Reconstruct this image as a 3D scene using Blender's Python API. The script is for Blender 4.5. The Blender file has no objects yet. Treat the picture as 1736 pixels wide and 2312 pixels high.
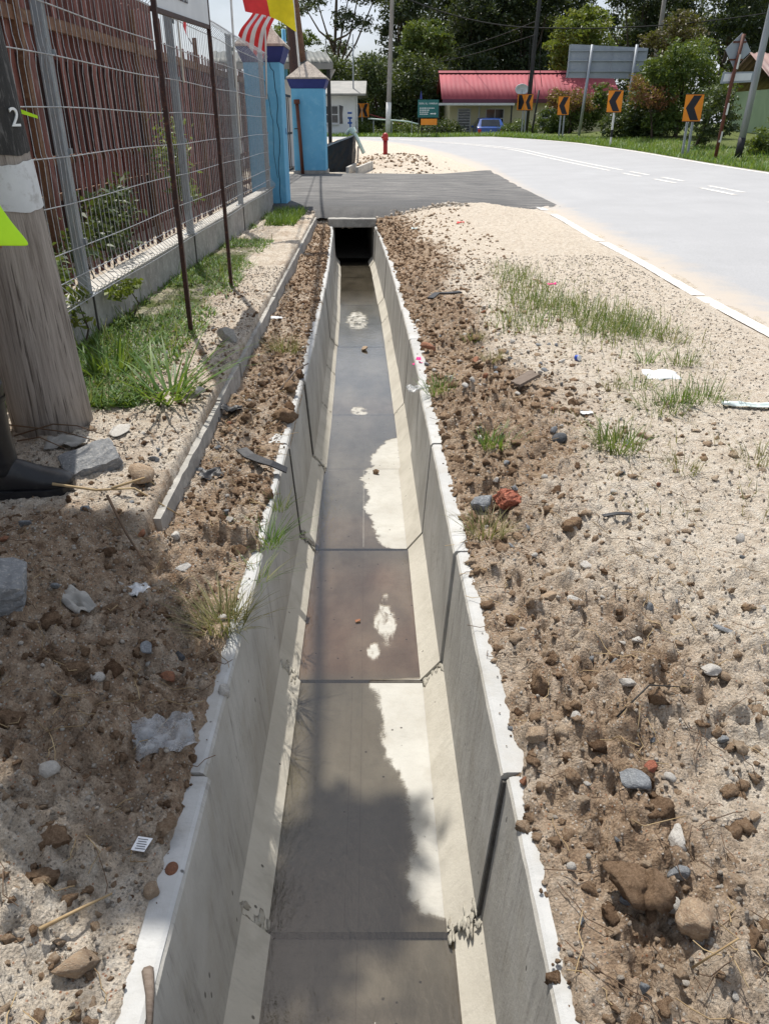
import bpy, bmesh, math, random
import numpy as np
from mathutils import Vector, Matrix, Euler

random.seed(7)
RNG = np.random.default_rng(11)
SC = bpy.context.scene
COL = SC.collection
R = math.radians

# ------------------------------------------------------------------ camera
cam_d = bpy.data.cameras.new("camera")
cam = bpy.data.objects.new("camera", cam_d)
COL.objects.link(cam)
cam.location = (0, 0, 1.25)
cam.rotation_euler = (R(90 - 26.9), 0, 0)
cam_d.sensor_fit = 'VERTICAL'
cam_d.sensor_height = 36.0
cam_d.sensor_width = 27.0
cam_d.lens = 27.05
cam_d.clip_start = 0.02
cam_d.clip_end = 2000
SC.camera = cam

# ------------------------------------------------------------------ world, sun, exposure
SUN_EL, SUN_AZ = 64.0, 19.0          # azimuth measured from +Y towards -X
wd = bpy.data.worlds.new("World")
SC.world = wd
wd.use_nodes = True
wn = wd.node_tree
wn.nodes.clear()
w_out = wn.nodes.new('ShaderNodeOutputWorld')
w_bg = wn.nodes.new('ShaderNodeBackground')
w_sky = wn.nodes.new('ShaderNodeTexSky')
w_sky.sky_type = 'NISHITA'
w_sky.sun_disc = False
w_sky.sun_elevation = R(SUN_EL)
w_sky.sun_rotation = R(-SUN_AZ)
w_sky.air_density = 1.0
w_sky.dust_density = 2.5
w_tc = wn.nodes.new('ShaderNodeTexCoord')
w_map = wn.nodes.new('ShaderNodeMapping')
w_map.inputs['Scale'].default_value = (1.6, 1.6, 4.5)
w_nz = wn.nodes.new('ShaderNodeTexNoise')
w_nz.inputs['Scale'].default_value = 2.2
w_nz.inputs['Detail'].default_value = 7
w_nz.inputs['Roughness'].default_value = 0.55
w_rmp = wn.nodes.new('ShaderNodeValToRGB')
w_rmp.color_ramp.elements[0].position = 0.36
w_rmp.color_ramp.elements[0].color = (0.25, 0.25, 0.25, 1)
w_rmp.color_ramp.elements[1].position = 0.66
w_rmp.color_ramp.elements[1].color = (0.85, 0.85, 0.85, 1)
w_mix = wn.nodes.new('ShaderNodeMix')
w_mix.data_type = 'RGBA'
w_mix.inputs['B'].default_value = (8.0, 8.6, 9.6, 1)
wn.links.new(w_tc.outputs['Generated'], w_map.inputs['Vector'])
wn.links.new(w_map.outputs['Vector'], w_nz.inputs['Vector'])
wn.links.new(w_nz.outputs['Fac'], w_rmp.inputs['Fac'])
wn.links.new(w_rmp.outputs['Color'], w_mix.inputs['Factor'])
wn.links.new(w_sky.outputs['Color'], w_mix.inputs['A'])
wn.links.new(w_mix.outputs['Result'], w_bg.inputs['Color'])
w_bg.inputs['Strength'].default_value = 0.092
wn.links.new(w_bg.outputs['Background'], w_out.inputs['Surface'])

sun_d = bpy.data.lights.new("sun", 'SUN')
sun_d.energy = 4.6
sun_d.angle = R(0.53)
sun_d.color = (1.0, 0.955, 0.88)
sun = bpy.data.objects.new("sun", sun_d)
COL.objects.link(sun)
SUNV = Vector((-math.sin(R(SUN_AZ)) * math.cos(R(SUN_EL)), math.cos(R(SUN_AZ)) * math.cos(R(SUN_EL)), math.sin(R(SUN_EL))))
sun.rotation_euler = SUNV.to_track_quat('Z', 'Y').to_euler()
sun.location = (-10, 20, 30)

SC.view_settings.view_transform = 'Standard'
SC.view_settings.look = 'None'
SC.view_settings.exposure = 0.28
SC.view_settings.gamma = 1.0
SC.view_settings.use_curve_mapping = False
SC.cycles.max_bounces = 8
SC.cycles.transparent_max_bounces = 12

# ------------------------------------------------------------------ materials
def new_mat(name):
    m = bpy.data.materials.new(name)
    m.use_nodes = True
    nt = m.node_tree
    b = nt.nodes['Principled BSDF']
    return m, nt, b

def N(nt, typ, **kw):
    n = nt.nodes.new(typ)
    for k, v in kw.items():
        if k in n.inputs:
            n.inputs[k].default_value = v
        else:
            setattr(n, k, v)
    return n

def ramp(nt, fac, stops):
    n = nt.nodes.new('ShaderNodeValToRGB')
    el = n.color_ramp.elements
    while len(el) < len(stops):
        el.new(0.5)
    for e, (p, c) in zip(el, stops):
        e.position = p
        e.color = (c, c, c, 1) if isinstance(c, (int, float)) else (*c, 1)
    nt.links.new(fac, n.inputs['Fac'])
    return n.outputs['Color']

def mixc(nt, fac, a, b, mode='MIX'):
    n = nt.nodes.new('ShaderNodeMix')
    n.data_type = 'RGBA'
    n.blend_type = mode
    for key, v in (('Factor', fac), ('A', a), ('B', b)):
        if isinstance(v, bpy.types.NodeSocket):
            nt.links.new(v, n.inputs[key])
        elif key == 'Factor':
            n.inputs[key].default_value = v
        else:
            n.inputs[key].default_value = (*v, 1)
    return n.outputs['Result']

def mathn(nt, op, a, b=None):
    n = nt.nodes.new('ShaderNodeMath')
    n.operation = op
    for i, v in enumerate((a, b)):
        if v is None:
            continue
        if isinstance(v, bpy.types.NodeSocket):
            nt.links.new(v, n.inputs[i])
        else:
            n.inputs[i].default_value = v
    return n.outputs[0]

def coords(nt, scale=(1, 1, 1), kind='Object'):
    tc = nt.nodes.new('ShaderNodeTexCoord')
    mp = nt.nodes.new('ShaderNodeMapping')
    mp.inputs['Scale'].default_value = scale
    nt.links.new(tc.outputs[kind], mp.inputs['Vector'])
    return mp.outputs['Vector']

def noise(nt, vec, scale, detail=6, rough=0.6, dist=0.0):
    n = nt.nodes.new('ShaderNodeTexNoise')
    n.inputs['Scale'].default_value = scale
    n.inputs['Detail'].default_value = detail
    n.inputs['Roughness'].default_value = rough
    n.inputs['Distortion'].default_value = dist
    if vec is not None:
        nt.links.new(vec, n.inputs['Vector'])
    return n.outputs['Fac']

def voro(nt, vec, scale, feature='F1'):
    n = nt.nodes.new('ShaderNodeTexVoronoi')
    n.feature = feature
    n.inputs['Scale'].default_value = scale
    nt.links.new(vec, n.inputs['Vector'])
    return n

def attr(nt, name):
    n = nt.nodes.new('ShaderNodeAttribute')
    n.attribute_name = name
    return n.outputs['Fac']

def bump(nt, b, h, strength=0.5, dist=0.01):
    n = nt.nodes.new('ShaderNodeBump')
    n.inputs['Strength'].default_value = strength
    n.inputs['Distance'].default_value = dist
    nt.links.new(h, n.inputs['Height'])
    nt.links.new(n.outputs['Normal'], b.inputs['Normal'])

M = {}
def pmat(name, c1, c2=None, scale=8.0, rough=0.7, bmp=0.0, bscale=None, metal=0.0, spec=0.4, stretch=(1, 1, 1), c3=None, pos=(0.35, 0.65), coat=0.0):
    m, nt, b = new_mat(name)
    b.inputs['Roughness'].default_value = rough
    b.inputs['Metallic'].default_value = metal
    b.inputs['Specular IOR Level'].default_value = spec
    b.inputs['Coat Weight'].default_value = coat
    if c2 is None:
        c2 = tuple(v * 0.8 for v in c1)
    v = coords(nt, stretch)
    f = noise(nt, v, scale)
    st = [(pos[0], c1), (pos[1], c2)]
    col = ramp(nt, f, st)
    if c3:
        f2 = noise(nt, v, scale * 3.1, 8, 0.7)
        col = mixc(nt, ramp(nt, f2, [(0.52, 0.0), (0.68, 1.0)]), col, c3)
    nt.links.new(col, b.inputs['Base Color'])
    if bmp:
        bump(nt, b, noise(nt, v, bscale or scale * 4, 8, 0.7), bmp, 0.01)
    M[name] = m
    return m

# plain ones
pmat('galv', (0.34, 0.37, 0.40), (0.25, 0.28, 0.31), 9, 0.45, 0.05, metal=0.55, stretch=(3, 3, .6), c3=(0.28, 0.26, 0.24))
pmat('wire', (0.50, 0.52, 0.54), (0.36, 0.38, 0.40), 20, 0.4, metal=0.6, c3=(0.3, 0.24, 0.2))
pmat('rust_brown', (0.15, 0.036, 0.024), (0.085, 0.025, 0.018), 5, 0.65, 0.1, stretch=(1, 1, .35), c3=(0.15, 0.055, 0.035))
pmat('rust_slat_pale', (0.24, 0.085, 0.065), (0.14, 0.05, 0.04), 6, 0.6, 0.1, stretch=(1, 1, .25), c3=(0.32, 0.19, 0.17))
pmat('rust_rail', (0.20, 0.10, 0.055), (0.12, 0.055, 0.03), 7, 0.7, 0.1, c3=(0.26, 0.16, 0.09))
pmat('interior_shade', (0.045, 0.012, 0.010), (0.025, 0.010, 0.009), 3, 0.9)  # near-black red, paints the shade behind the slat fence
pmat('maroon_steel', (0.045, 0.018, 0.016), (0.03, 0.014, 0.013), 14, 0.45, 0.05, c3=(0.12, 0.045, 0.025))
pmat('board_white', (0.66, 0.68, 0.70), (0.58, 0.60, 0.62), 3, 0.5)
pmat('letter_dark', (0.05, 0.05, 0.06), rough=0.6)
pmat('letter_white', (0.80, 0.82, 0.82), rough=0.6)
pmat('blue_wall', (0.15, 0.43, 0.64), (0.12, 0.37, 0.57), 2.2, 0.75, 0.15, 30, c3=(0.19, 0.46, 0.64))
pmat('navy_band', (0.022, 0.035, 0.16), (0.03, 0.045, 0.2), 6, 0.7, 0.1)
pmat('cap_concrete', (0.40, 0.345, 0.295), (0.25, 0.21, 0.185), 5, 0.9, 0.2, 30, stretch=(2.5, 2.5, .5), c3=(0.62, 0.55, 0.46))
pmat('crack_dark', (0.012, 0.05, 0.085), rough=0.9)
pmat('rust_pipe', (0.13, 0.04, 0.022), (0.08, 0.03, 0.02), 12, 0.7, 0.2)
pmat('black_plastic', (0.012, 0.012, 0.014), (0.02, 0.02, 0.022), 9, 0.45, 0.5, 12)
pmat('pipe_mint', (0.56, 0.68, 0.62), (0.46, 0.58, 0.54), 9, 0.4)
pmat('valve_blue', (0.02, 0.08, 0.28), rough=0.5)
pmat('hydrant_red', (0.36, 0.018, 0.02), (0.26, 0.018, 0.018), 12, 0.4)
pmat('concrete', (0.36, 0.345, 0.315), (0.25, 0.24, 0.22), 6, 0.9, 0.3, 60, c3=(0.46, 0.44, 0.40))
pmat('concrete_pale', (0.52, 0.50, 0.46), (0.40, 0.38, 0.345), 7, 0.9, 0.3, 80, c3=(0.30, 0.26, 0.22))
pmat('house_white', (0.74, 0.75, 0.76), (0.62, 0.64, 0.66), 1.2, 0.8)
pmat('house_cream', (0.62, 0.57, 0.38), (0.55, 0.50, 0.33), 1.0, 0.8)
pmat('house_green', (0.36, 0.46, 0.30), (0.30, 0.40, 0.26), 1.0, 0.8)
pmat('roof_red', (0.33, 0.078, 0.092), (0.26, 0.06, 0.075), .7, 0.7, stretch=(3, .3, 1), spec=0.2)
pmat('fascia_dark', (0.10, 0.025, 0.045), rough=0.6)
pmat('roof_grey', (0.25, 0.24, 0.22), (0.17, 0.17, 0.16), 2, 0.6)
pmat('roof_dark', (0.085, 0.095, 0.085), (0.06, 0.065, 0.06), 2, 0.6)
pmat('roof_brown', (0.24, 0.15, 0.13), (0.18, 0.11, 0.10), 2, 0.6)
pmat('metal_dark', (0.03, 0.03, 0.03), rough=0.6)
pmat('window_dark', (0.015, 0.02, 0.028), (0.03, 0.035, 0.045), 1.5, 0.12, spec=0.6)
pmat('window_frame', (0.62, 0.63, 0.64), rough=0.5)
pmat('sign_back', (0.30, 0.335, 0.375), (0.25, 0.28, 0.32), 1.5, 0.5, metal=0.3, c3=(0.34, 0.37, 0.40))
pmat('sign_orange', (0.78, 0.26, 0.012), (0.70, 0.22, 0.012), 2, 0.45)
pmat('sign_black', (0.012, 0.012, 0.02), rough=0.5)
pmat('sign_green', (0.015, 0.13, 0.12), (0.012, 0.11, 0.105), 2, 0.5)
pmat('pole_concrete', (0.30, 0.28, 0.26), (0.20, 0.185, 0.17), 3, 0.9, stretch=(3, 3, .4), c3=(0.4, 0.38, 0.36))
pmat('pole_grey', (0.33, 0.35, 0.37), (0.25, 0.27, 0.29), 4, 0.5, metal=0.3, stretch=(3, 3, .4))
pmat('pole_black', (0.016, 0.016, 0.018), rough=0.6)
pmat('pole_white', (0.70, 0.70, 0.68), (0.55, 0.54, 0.52), 6, 0.6)
pmat('bark', (0.085, 0.065, 0.048), (0.045, 0.035, 0.028), 5, 0.95, 0.5, stretch=(2, 2, .4))
pmat('cable', (0.012, 0.012, 0.012), rough=0.6)
pmat('car_blue', (0.012, 0.07, 0.30), (0.01, 0.06, 0.26), 1, 0.3, coat=0.6)
pmat('tyre', (0.015, 0.015, 0.015), rough=0.9)
pmat('lamp_red', (0.45, 0.03, 0.03), rough=0.25)
pmat('flag_red', (0.75, 0.045, 0.05), rough=0.8)
pmat('flag_yellow', (0.85, 0.70, 0.02), rough=0.8)
pmat('flag_white', (0.78, 0.76, 0.78), rough=0.8)
pmat('hi_vis', (0.52, 0.86, 0.02), (0.44, 0.78, 0.015), 6, 0.7, 0.15, 40)
pmat('reflective', (0.62, 0.70, 0.68), rough=0.4)
pmat('boot_rubber', (0.009, 0.0095, 0.011), (0.014, 0.0145, 0.017), 7, 0.33, 0.15, 25, c3=(0.028, 0.027, 0.026))
pmat('trouser', (0.02, 0.022, 0.03), (0.03, 0.032, 0.04), 10, 0.9)
pmat('skin', (0.30, 0.16, 0.10), rough=0.55)
pmat('hair', (0.012, 0.01, 0.009), rough=0.6)
pmat('brick_red', (0.36, 0.12, 0.07), (0.28, 0.095, 0.06), 2.2, 0.9, 0.9, 7, c3=(0.55, 0.22, 0.13))
pmat('stone_pale', (0.60, 0.57, 0.52), (0.46, 0.43, 0.39), 2.2, 0.9, 0.9, 7, c3=(0.66, 0.63, 0.60))
pmat('stone_grey', (0.27, 0.285, 0.30), (0.17, 0.18, 0.195), 2.2, 0.85, 0.9, 7, c3=(0.42, 0.43, 0.44))
pmat('stone_tan', (0.42, 0.31, 0.21), (0.30, 0.21, 0.14), 2.2, 0.95, 0.9, 7, c3=(0.50, 0.42, 0.32))
pmat('stone_dark', (0.10, 0.105, 0.115), (0.06, 0.063, 0.07), 2.2, 0.8, 0.9, 7)
pmat('laterite', (0.31, 0.135, 0.075), (0.22, 0.105, 0.065), 2.2, 0.95, 0.9, 7, c3=(0.46, 0.22, 0.11))
pmat('block_grey', (0.25, 0.255, 0.26), (0.16, 0.165, 0.17), 30, 0.9, 0.8, 120, c3=(0.40, 0.385, 0.36))
pmat('block_red', (0.34, 0.105, 0.06), (0.25, 0.08, 0.05), 40, 0.9, 0.8, 120, c3=(0.55, 0.24, 0.15))
pmat('pink_cloth', (0.80, 0.04, 0.26), (0.70, 0.03, 0.22), 30, 0.7)
pmat('paper_white', (0.80, 0.81, 0.82), (0.72, 0.73, 0.74), 20, 0.7)
pmat('blue_plastic', (0.04, 0.10, 0.52), rough=0.35)
pmat('foil', (0.62, 0.63, 0.64), (0.5, 0.5, 0.5), 30, 0.35, 0.8, 40, metal=0.7)
pmat('wood_grey', (0.20, 0.16, 0.13), (0.12, 0.09, 0.07), 20, 0.9, 0.3, stretch=(1, 6, 6))
pmat('straw', (0.42, 0.32, 0.18), (0.28, 0.19, 0.10), 14, 0.9)
pmat('root_dark', (0.16, 0.10, 0.06), (0.09, 0.06, 0.04), 14, 0.9)
pmat('dish', (0.6, 0.62, 0.64), rough=0.4)

def leaf_mat(name, c1, c2, c3, trans=0.35):
    m, nt, b = new_mat(name)
    a = attr(nt, 'tint')
    col = ramp(nt, a, [(0.0, c1), (0.55, c2), (1.0, c3)])
    nt.links.new(col, b.inputs['Base Color'])
    b.inputs['Roughness'].default_value = 0.5
    b.inputs['Specular IOR Level'].default_value = 0.35
    tr = N(nt, 'ShaderNodeBsdfTranslucent')
    nt.links.new(mixc(nt, 0.5, col, (0.30, 0.38, 0.03), 'MIX'), tr.inputs['Color'])
    mx = N(nt, 'ShaderNodeMixShader')
    mx.inputs[0].default_value = trans
    nt.links.new(b.outputs[0], mx.inputs[1])
    nt.links.new(tr.outputs[0], mx.inputs[2])
    nt.links.new(mx.outputs[0], nt.nodes['Material Output'].inputs['Surface'])
    M[name] = m

leaf_mat('leaf_dark', (0.020, 0.032, 0.018), (0.036, 0.055, 0.028), (0.065, 0.088, 0.045), 0.16)
leaf_mat('leaf_mid', (0.024, 0.042, 0.017), (0.045, 0.070, 0.025), (0.085, 0.11, 0.04), 0.16)
leaf_mat('leaf_bright', (0.035, 0.066, 0.018), (0.068, 0.11, 0.025), (0.13, 0.16, 0.035), 0.22)
leaf_mat('leaf_yellow', (0.06, 0.095, 0.02), (0.12, 0.16, 0.03), (0.22, 0.22, 0.04), 0.3)
leaf_mat('leaf_brown', (0.06, 0.045, 0.022), (0.10, 0.07, 0.03), (0.12, 0.10, 0.04), 0.2)
leaf_mat('leaf_red', (0.10, 0.04, 0.025), (0.20, 0.075, 0.04), (0.16, 0.10, 0.04), 0.25)
leaf_mat('grass_blade', (0.05, 0.095, 0.022), (0.10, 0.16, 0.035), (0.30, 0.27, 0.12), 0.3)
leaf_mat('grass_dry', (0.11, 0.12, 0.04), (0.20, 0.18, 0.075), (0.36, 0.29, 0.16), 0.25)
leaf_mat('grass_lush', (0.045, 0.11, 0.02), (0.09, 0.18, 0.03), (0.17, 0.26, 0.06), 0.35)

# soil: the fresh/dug share comes from the attribute 'soil', grass cover from 'grass'
def soil_mat(name):
    m, nt, b = new_mat(name)
    v = coords(nt)
    n1 = noise(nt, v, 3.0, 8, 0.65)
    n2 = noise(nt, v, 22, 8, 0.7)
    n3 = noise(nt, v, 110, 6, 0.7)
    sand = ramp(nt, n2, [(0.30, (0.44, 0.36, 0.275)), (0.50, (0.63, 0.55, 0.45)), (0.70, (0.73, 0.67, 0.58))])
    dug = ramp(nt, n2, [(0.30, (0.16, 0.104, 0.067)), (0.50, (0.375, 0.272, 0.187)), (0.72, (0.58, 0.475, 0.365))])
    f = mathn(nt, 'ADD', attr(nt, 'soil'), mathn(nt, 'MULTIPLY', mathn(nt, 'SUBTRACT', n1, 0.5), 1.1))
    col = mixc(nt, ramp(nt, f, [(0.25, 0.0), (0.75, 1.0)]), sand, dug)
    n4 = noise(nt, v, 190, 5, 0.75)
    col = mixc(nt, 1.0, col, ramp(nt, n4, [(0.30, 0.55), (0.5, 1.0), (0.68, 1.25)]), 'MULTIPLY')
    # specks of grit: pale and dark grains
    vo = voro(nt, v, 150)
    sep = N(nt, 'ShaderNodeSeparateColor')
    nt.links.new(vo.outputs['Color'], sep.inputs[0])
    near = ramp(nt, vo.outputs['Distance'], [(0.25, 1.0), (0.42, 0.0)])
    pale = mathn(nt, 'MULTIPLY', near, mathn(nt, 'GREATER_THAN', sep.outputs[0], 0.80))
    dark = mathn(nt, 'MULTIPLY', near, mathn(nt, 'GREATER_THAN', sep.outputs[1], 0.86))
    rust = mathn(nt, 'MULTIPLY', near, mathn(nt, 'GREATER_THAN', sep.outputs[2], 0.93))
    col = mixc(nt, mathn(nt, 'MULTIPLY', pale, 0.8), col, (0.62, 0.58, 0.52))
    col = mixc(nt, mathn(nt, 'MULTIPLY', dark, 0.7), col, (0.12, 0.105, 0.095))
    col = mixc(nt, mathn(nt, 'MULTIPLY', rust, 0.7), col, (0.40, 0.17, 0.08))
    gcol = ramp(nt, n2, [(0.3, (0.06, 0.085, 0.025)), (0.6, (0.13, 0.155, 0.05)), (0.8, (0.24, 0.21, 0.10))])
    g = mathn(nt, 'ADD', attr(nt, 'grass'), mathn(nt, 'MULTIPLY', mathn(nt, 'SUBTRACT', n1, 0.5), 0.9))
    col = mixc(nt, ramp(nt, g, [(0.4, 0.0), (0.6, 1.0)]), col, gcol)
    nt.links.new(col, b.inputs['Base Color'])
    b.inputs['Roughness'].default_value = 0.97
    b.inputs['Specular IOR Level'].default_value = 0.15
    h = mathn(nt, 'ADD', n3, mathn(nt, 'MULTIPLY', n2, 1.5))
    h = mathn(nt, 'SUBTRACT', h, mathn(nt, 'MULTIPLY', vo.outputs['Distance'], 0.5))
    h = mathn(nt, 'ADD', h, mathn(nt, 'MULTIPLY', n4, 0.8))
    bump(nt, b, h, 0.9, 0.014)
    M[name] = m
soil_mat('soil')

def clod_mat(name, c1, c2, c3):
    m, nt, b = new_mat(name)
    v = coords(nt)
    n2 = noise(nt, v, 150, 8, 0.78)
    a = mathn(nt, 'ADD', mathn(nt, 'MULTIPLY', attr(nt, 'tint'), 0.8), mathn(nt, 'MULTIPLY', mathn(nt, 'SUBTRACT', n2, 0.5), 1.5))
    col = ramp(nt, a, [(0.0, c1), (0.45, c2), (0.9, c3)])
    nt.links.new(col, b.inputs['Base Color'])
    b.inputs['Roughness'].default_value = 0.98
    b.inputs['Specular IOR Level'].default_value = 0.1
    bump(nt, b, noise(nt, v, 160, 8, 0.8), 1.0, 0.015)
    M[name] = m
clod_mat('clod', (0.125, 0.074, 0.044), (0.33, 0.225, 0.145), (0.56, 0.45, 0.335))
clod_mat('grit', (0.28, 0.235, 0.19), (0.50, 0.44, 0.37), (0.68, 0.64, 0.58))

# asphalt of the road: old, pale, dusty at the near edge (attribute 'dust')
def road_mat():
    m, nt, b = new_mat('asphalt_old')
    v = coords(nt)
    n1 = noise(nt, v, 0.9, 6, 0.6)
    n2 = noise(nt, v, 60, 6, 0.7)
    col = ramp(nt, n2, [(0.3, (0.275, 0.276, 0.282)), (0.7, (0.415, 0.416, 0.424))])
    vs = coords(nt, (1.5, .12, 1))
    col = mixc(nt, ramp(nt, n1, [(0.35, 0.0), (0.7, 0.45)]), col, (0.25, 0.25, 0.258))
    crk = voro(nt, coords(nt, (1, .6, 1)), 0.55, 'DISTANCE_TO_EDGE')
    wob = mathn(nt, 'ADD', crk.outputs['Distance'], mathn(nt, 'MULTIPLY', noise(nt, v, 6, 6, .7), .05))
    col = mixc(nt, mathn(nt, 'MULTIPLY', ramp(nt, wob, [(0.022, 1.0), (0.028, 0.0)]), .12), col, (0.16, 0.16, 0.16))
    col = mixc(nt, ramp(nt, noise(nt, vs, 2.2, 5, .6), [(0.4, 0.0), (0.75, 0.35)]), col, (0.29, 0.29, 0.30))
    f = mathn(nt, 'ADD', attr(nt, 'dust'), mathn(nt, 'MULTIPLY', mathn(nt, 'SUBTRACT', noise(nt, v, 3.2, 8, 0.7), 0.5), 1.0))
    col = mixc(nt, ramp(nt, f, [(0.3, 0.0), (0.75, 0.92)]), col, (0.43, 0.375, 0.315))
    nt.links.new(col, b.inputs['Base Color'])
    b.inputs['Roughness'].default_value = 0.62
    b.inputs['Specular IOR Level'].default_value = 0.5
    bump(nt, b, n2, 0.35, 0.008)
    M['asphalt_old'] = m
road_mat()

def drive_mat():
    m, nt, b = new_mat('asphalt_new')
    v = coords(nt)
    vs = coords(nt, (.35, 1.9, 1))
    n2 = noise(nt, v, 70, 6, 0.75)
    col = ramp(nt, n2, [(0.3, (0.018, 0.018, 0.019)), (0.7, (0.055, 0.055, 0.057))])
    dust = mathn(nt, 'MULTIPLY', ramp(nt, noise(nt, vs, 3.4, 8, 0.7, 0.5), [(0.40, 0.0), (0.64, 1.0)]), ramp(nt, attr(nt, 'dust'), [(0.0, 0.15), (1.0, 0.85)]))
    col = mixc(nt, mathn(nt, 'MULTIPLY', dust, ramp(nt, noise(nt, v, 28, 7, .75), [(.35, .35), (.65, 1.0)])), col, (0.27, 0.255, 0.235))
    nt.links.new(col, b.inputs['Base Color'])
    b.inputs['Roughness'].default_value = 0.7
    bump(nt, b, n2, 0.8, 0.012)
    M['asphalt_new'] = m
drive_mat()

def paint_mat():
    m, nt, b = new_mat('road_paint')
    v = coords(nt)
    f = noise(nt, v, 7, 9, 0.75)
    col = mixc(nt, ramp(nt, f, [(0.44, 0.0), (0.60, 0.85)]), (0.72, 0.71, 0.68), (0.42, 0.38, 0.33))
    nt.links.new(col, b.inputs['Base Color'])
    b.inputs['Roughness'].default_value = 0.6
    M['road_paint'] = m
paint_mat()

# precast concrete of the drain: cement grey, run-off streaks, pores
def drain_mat(name, base, dark, streak):
    m, nt, b = new_mat(name)
    v = coords(nt)
    vs = coords(nt, (3, 7, 0.55))
    n1 = noise(nt, v, 2.4, 7, 0.6)
    col = ramp(nt, n1, [(0.3, dark), (0.65, base)])
    st = noise(nt, vs, 5.0, 9, 0.72)
    patch = ramp(nt, noise(nt, v, 5.5, 6, 0.6), [(0.42, 0.12), (0.62, 1.0)])
    st2 = noise(nt, coords(nt, (14, 30, 1.6)), 5.0, 6, 0.7)
    sk = mathn(nt, 'ADD', mathn(nt, 'MULTIPLY', ramp(nt, st, [(0.50, 0.0), (0.60, 0.5), (0.72, 1.0)]), .7), mathn(nt, 'MULTIPLY', ramp(nt, st2, [(0.56, 0.0), (0.68, 1.0)]), .6))
    col = mixc(nt, mathn(nt, 'MULTIPLY', mathn(nt, 'MULTIPLY', sk, patch), streak), col, (0.085, 0.077, 0.068))
    col = mixc(nt, mathn(nt, 'MULTIPLY', ramp(nt, noise(nt, v, 9, 6, .6), [(0.5, 0.0), (0.7, 1.0)]), .35), col, (0.30, 0.27, 0.215))
    vp = coords(nt, (1, 1, 0.5))
    vo = voro(nt, vp, 34)
    sep = N(nt, 'ShaderNodeSeparateColor')
    nt.links.new(vo.outputs['Color'], sep.inputs[0])
    pore = mathn(nt, 'MULTIPLY', ramp(nt, vo.outputs['Distance'], [(0.10, 1.0), (0.17, 0.0)]), mathn(nt, 'GREATER_THAN', sep.outputs[0], 0.88))
    col = mixc(nt, mathn(nt, 'MULTIPLY', pore, 0.8), col, (0.04, 0.036, 0.032))
    nt.links.new(col, b.inputs['Base Color'])
    b.inputs['Roughness'].default_value = 0.88
    b.inputs['Specular IOR Level'].default_value = 0.25
    bump(nt, b, mathn(nt, 'SUBTRACT', noise(nt, v, 60, 8, 0.7), mathn(nt, 'MULTIPLY', pore, 1.2)), 0.35, 0.006)
    M[name] = m
drain_mat('drain_wall', (0.47, 0.455, 0.42), (0.31, 0.295, 0.265), 0.85)
drain_mat('drain_fillet', (0.53, 0.50, 0.43), (0.42, 0.39, 0.33), 0.3)
drain_mat('drain_floor', (0.50, 0.49, 0.45), (0.38, 0.365, 0.33), 0.3)
drain_mat('drain_rim', (0.50, 0.50, 0.49), (0.36, 0.36, 0.35), 0.4)
pmat('joint_mortar', (0.10, 0.092, 0.08), (0.055, 0.05, 0.045), 30, 0.95, 0.4, 90)
pmat('floor_line', (0.30, 0.28, 0.25), (0.42, 0.40, 0.36), 40, 0.9)
pmat('mortar_smear', (0.44, 0.42, 0.36), (0.28, 0.25, 0.20), 14, 0.95, 0.6, 60)
pmat('slime', (0.03, 0.032, 0.026), (0.05, 0.045, 0.035), 30, 0.25)

def water_mat():
    m, nt, b = new_mat('water_film')
    out = nt.nodes['Material Output']
    nt.nodes.remove(b)
    v = coords(nt)
    a = mathn(nt, 'ADD', attr(nt, 'wet'), mathn(nt, 'MULTIPLY', mathn(nt, 'SUBTRACT', noise(nt, v, 16, 9, 0.78, 0.6), 0.5), 1.3))
    cov = ramp(nt, a, [(0.43, 0.0), (0.50, 0.55), (0.56, 1.0)])
    tone = noise(nt, coords(nt, (2.2, .8, 1)), 2.6, 7, 0.6, 0.3)
    grey = ramp(nt, tone, [(0.3, (0.34, 0.325, 0.295)), (0.55, (0.45, 0.425, 0.385)), (0.75, (0.52, 0.495, 0.45))])
    brown = ramp(nt, tone, [(0.3, (0.39, 0.31, 0.265)), (0.6, (0.53, 0.445, 0.385))])
    tint = mixc(nt, attr(nt, 'mud'), grey, brown)
    lw = N(nt, 'ShaderNodeFresnel', IOR=1.5)
    gl = N(nt, 'ShaderNodeBsdfGlossy')
    gl.inputs['Roughness'].default_value = 0.04
    gl.inputs['Color'].default_value = (0.96, 0.96, 0.96, 1)
    rp = noise(nt, coords(nt, (1, .45, 1)), 55, 4, 0.6, 0.6)
    bn = N(nt, 'ShaderNodeBump', Strength=0.22, Distance=0.004)
    nt.links.new(rp, bn.inputs['Height'])
    nt.links.new(bn.outputs['Normal'], gl.inputs['Normal'])
    nt.links.new(bn.outputs['Normal'], lw.inputs['Normal'])
    tr = N(nt, 'ShaderNodeBsdfTransparent')
    nt.links.new(tint, tr.inputs['Color'])
    mx = N(nt, 'ShaderNodeMixShader')
    nt.links.new(mathn(nt, 'MINIMUM', mathn(nt, 'MULTIPLY', lw.outputs[0], 1.45), 1.0), mx.inputs[0])
    nt.links.new(tr.outputs[0], mx.inputs[1])
    nt.links.new(gl.outputs[0], mx.inputs[2])
    clear = N(nt, 'ShaderNodeBsdfTransparent')
    m2 = N(nt, 'ShaderNodeMixShader')
    nt.links.new(cov, m2.inputs[0])
    nt.links.new(clear.outputs[0], m2.inputs[1])
    nt.links.new(mx.outputs[0], m2.inputs[2])
    nt.links.new(m2.outputs[0], out.inputs['Surface'])
    M['water_film'] = m
water_mat()

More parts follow.
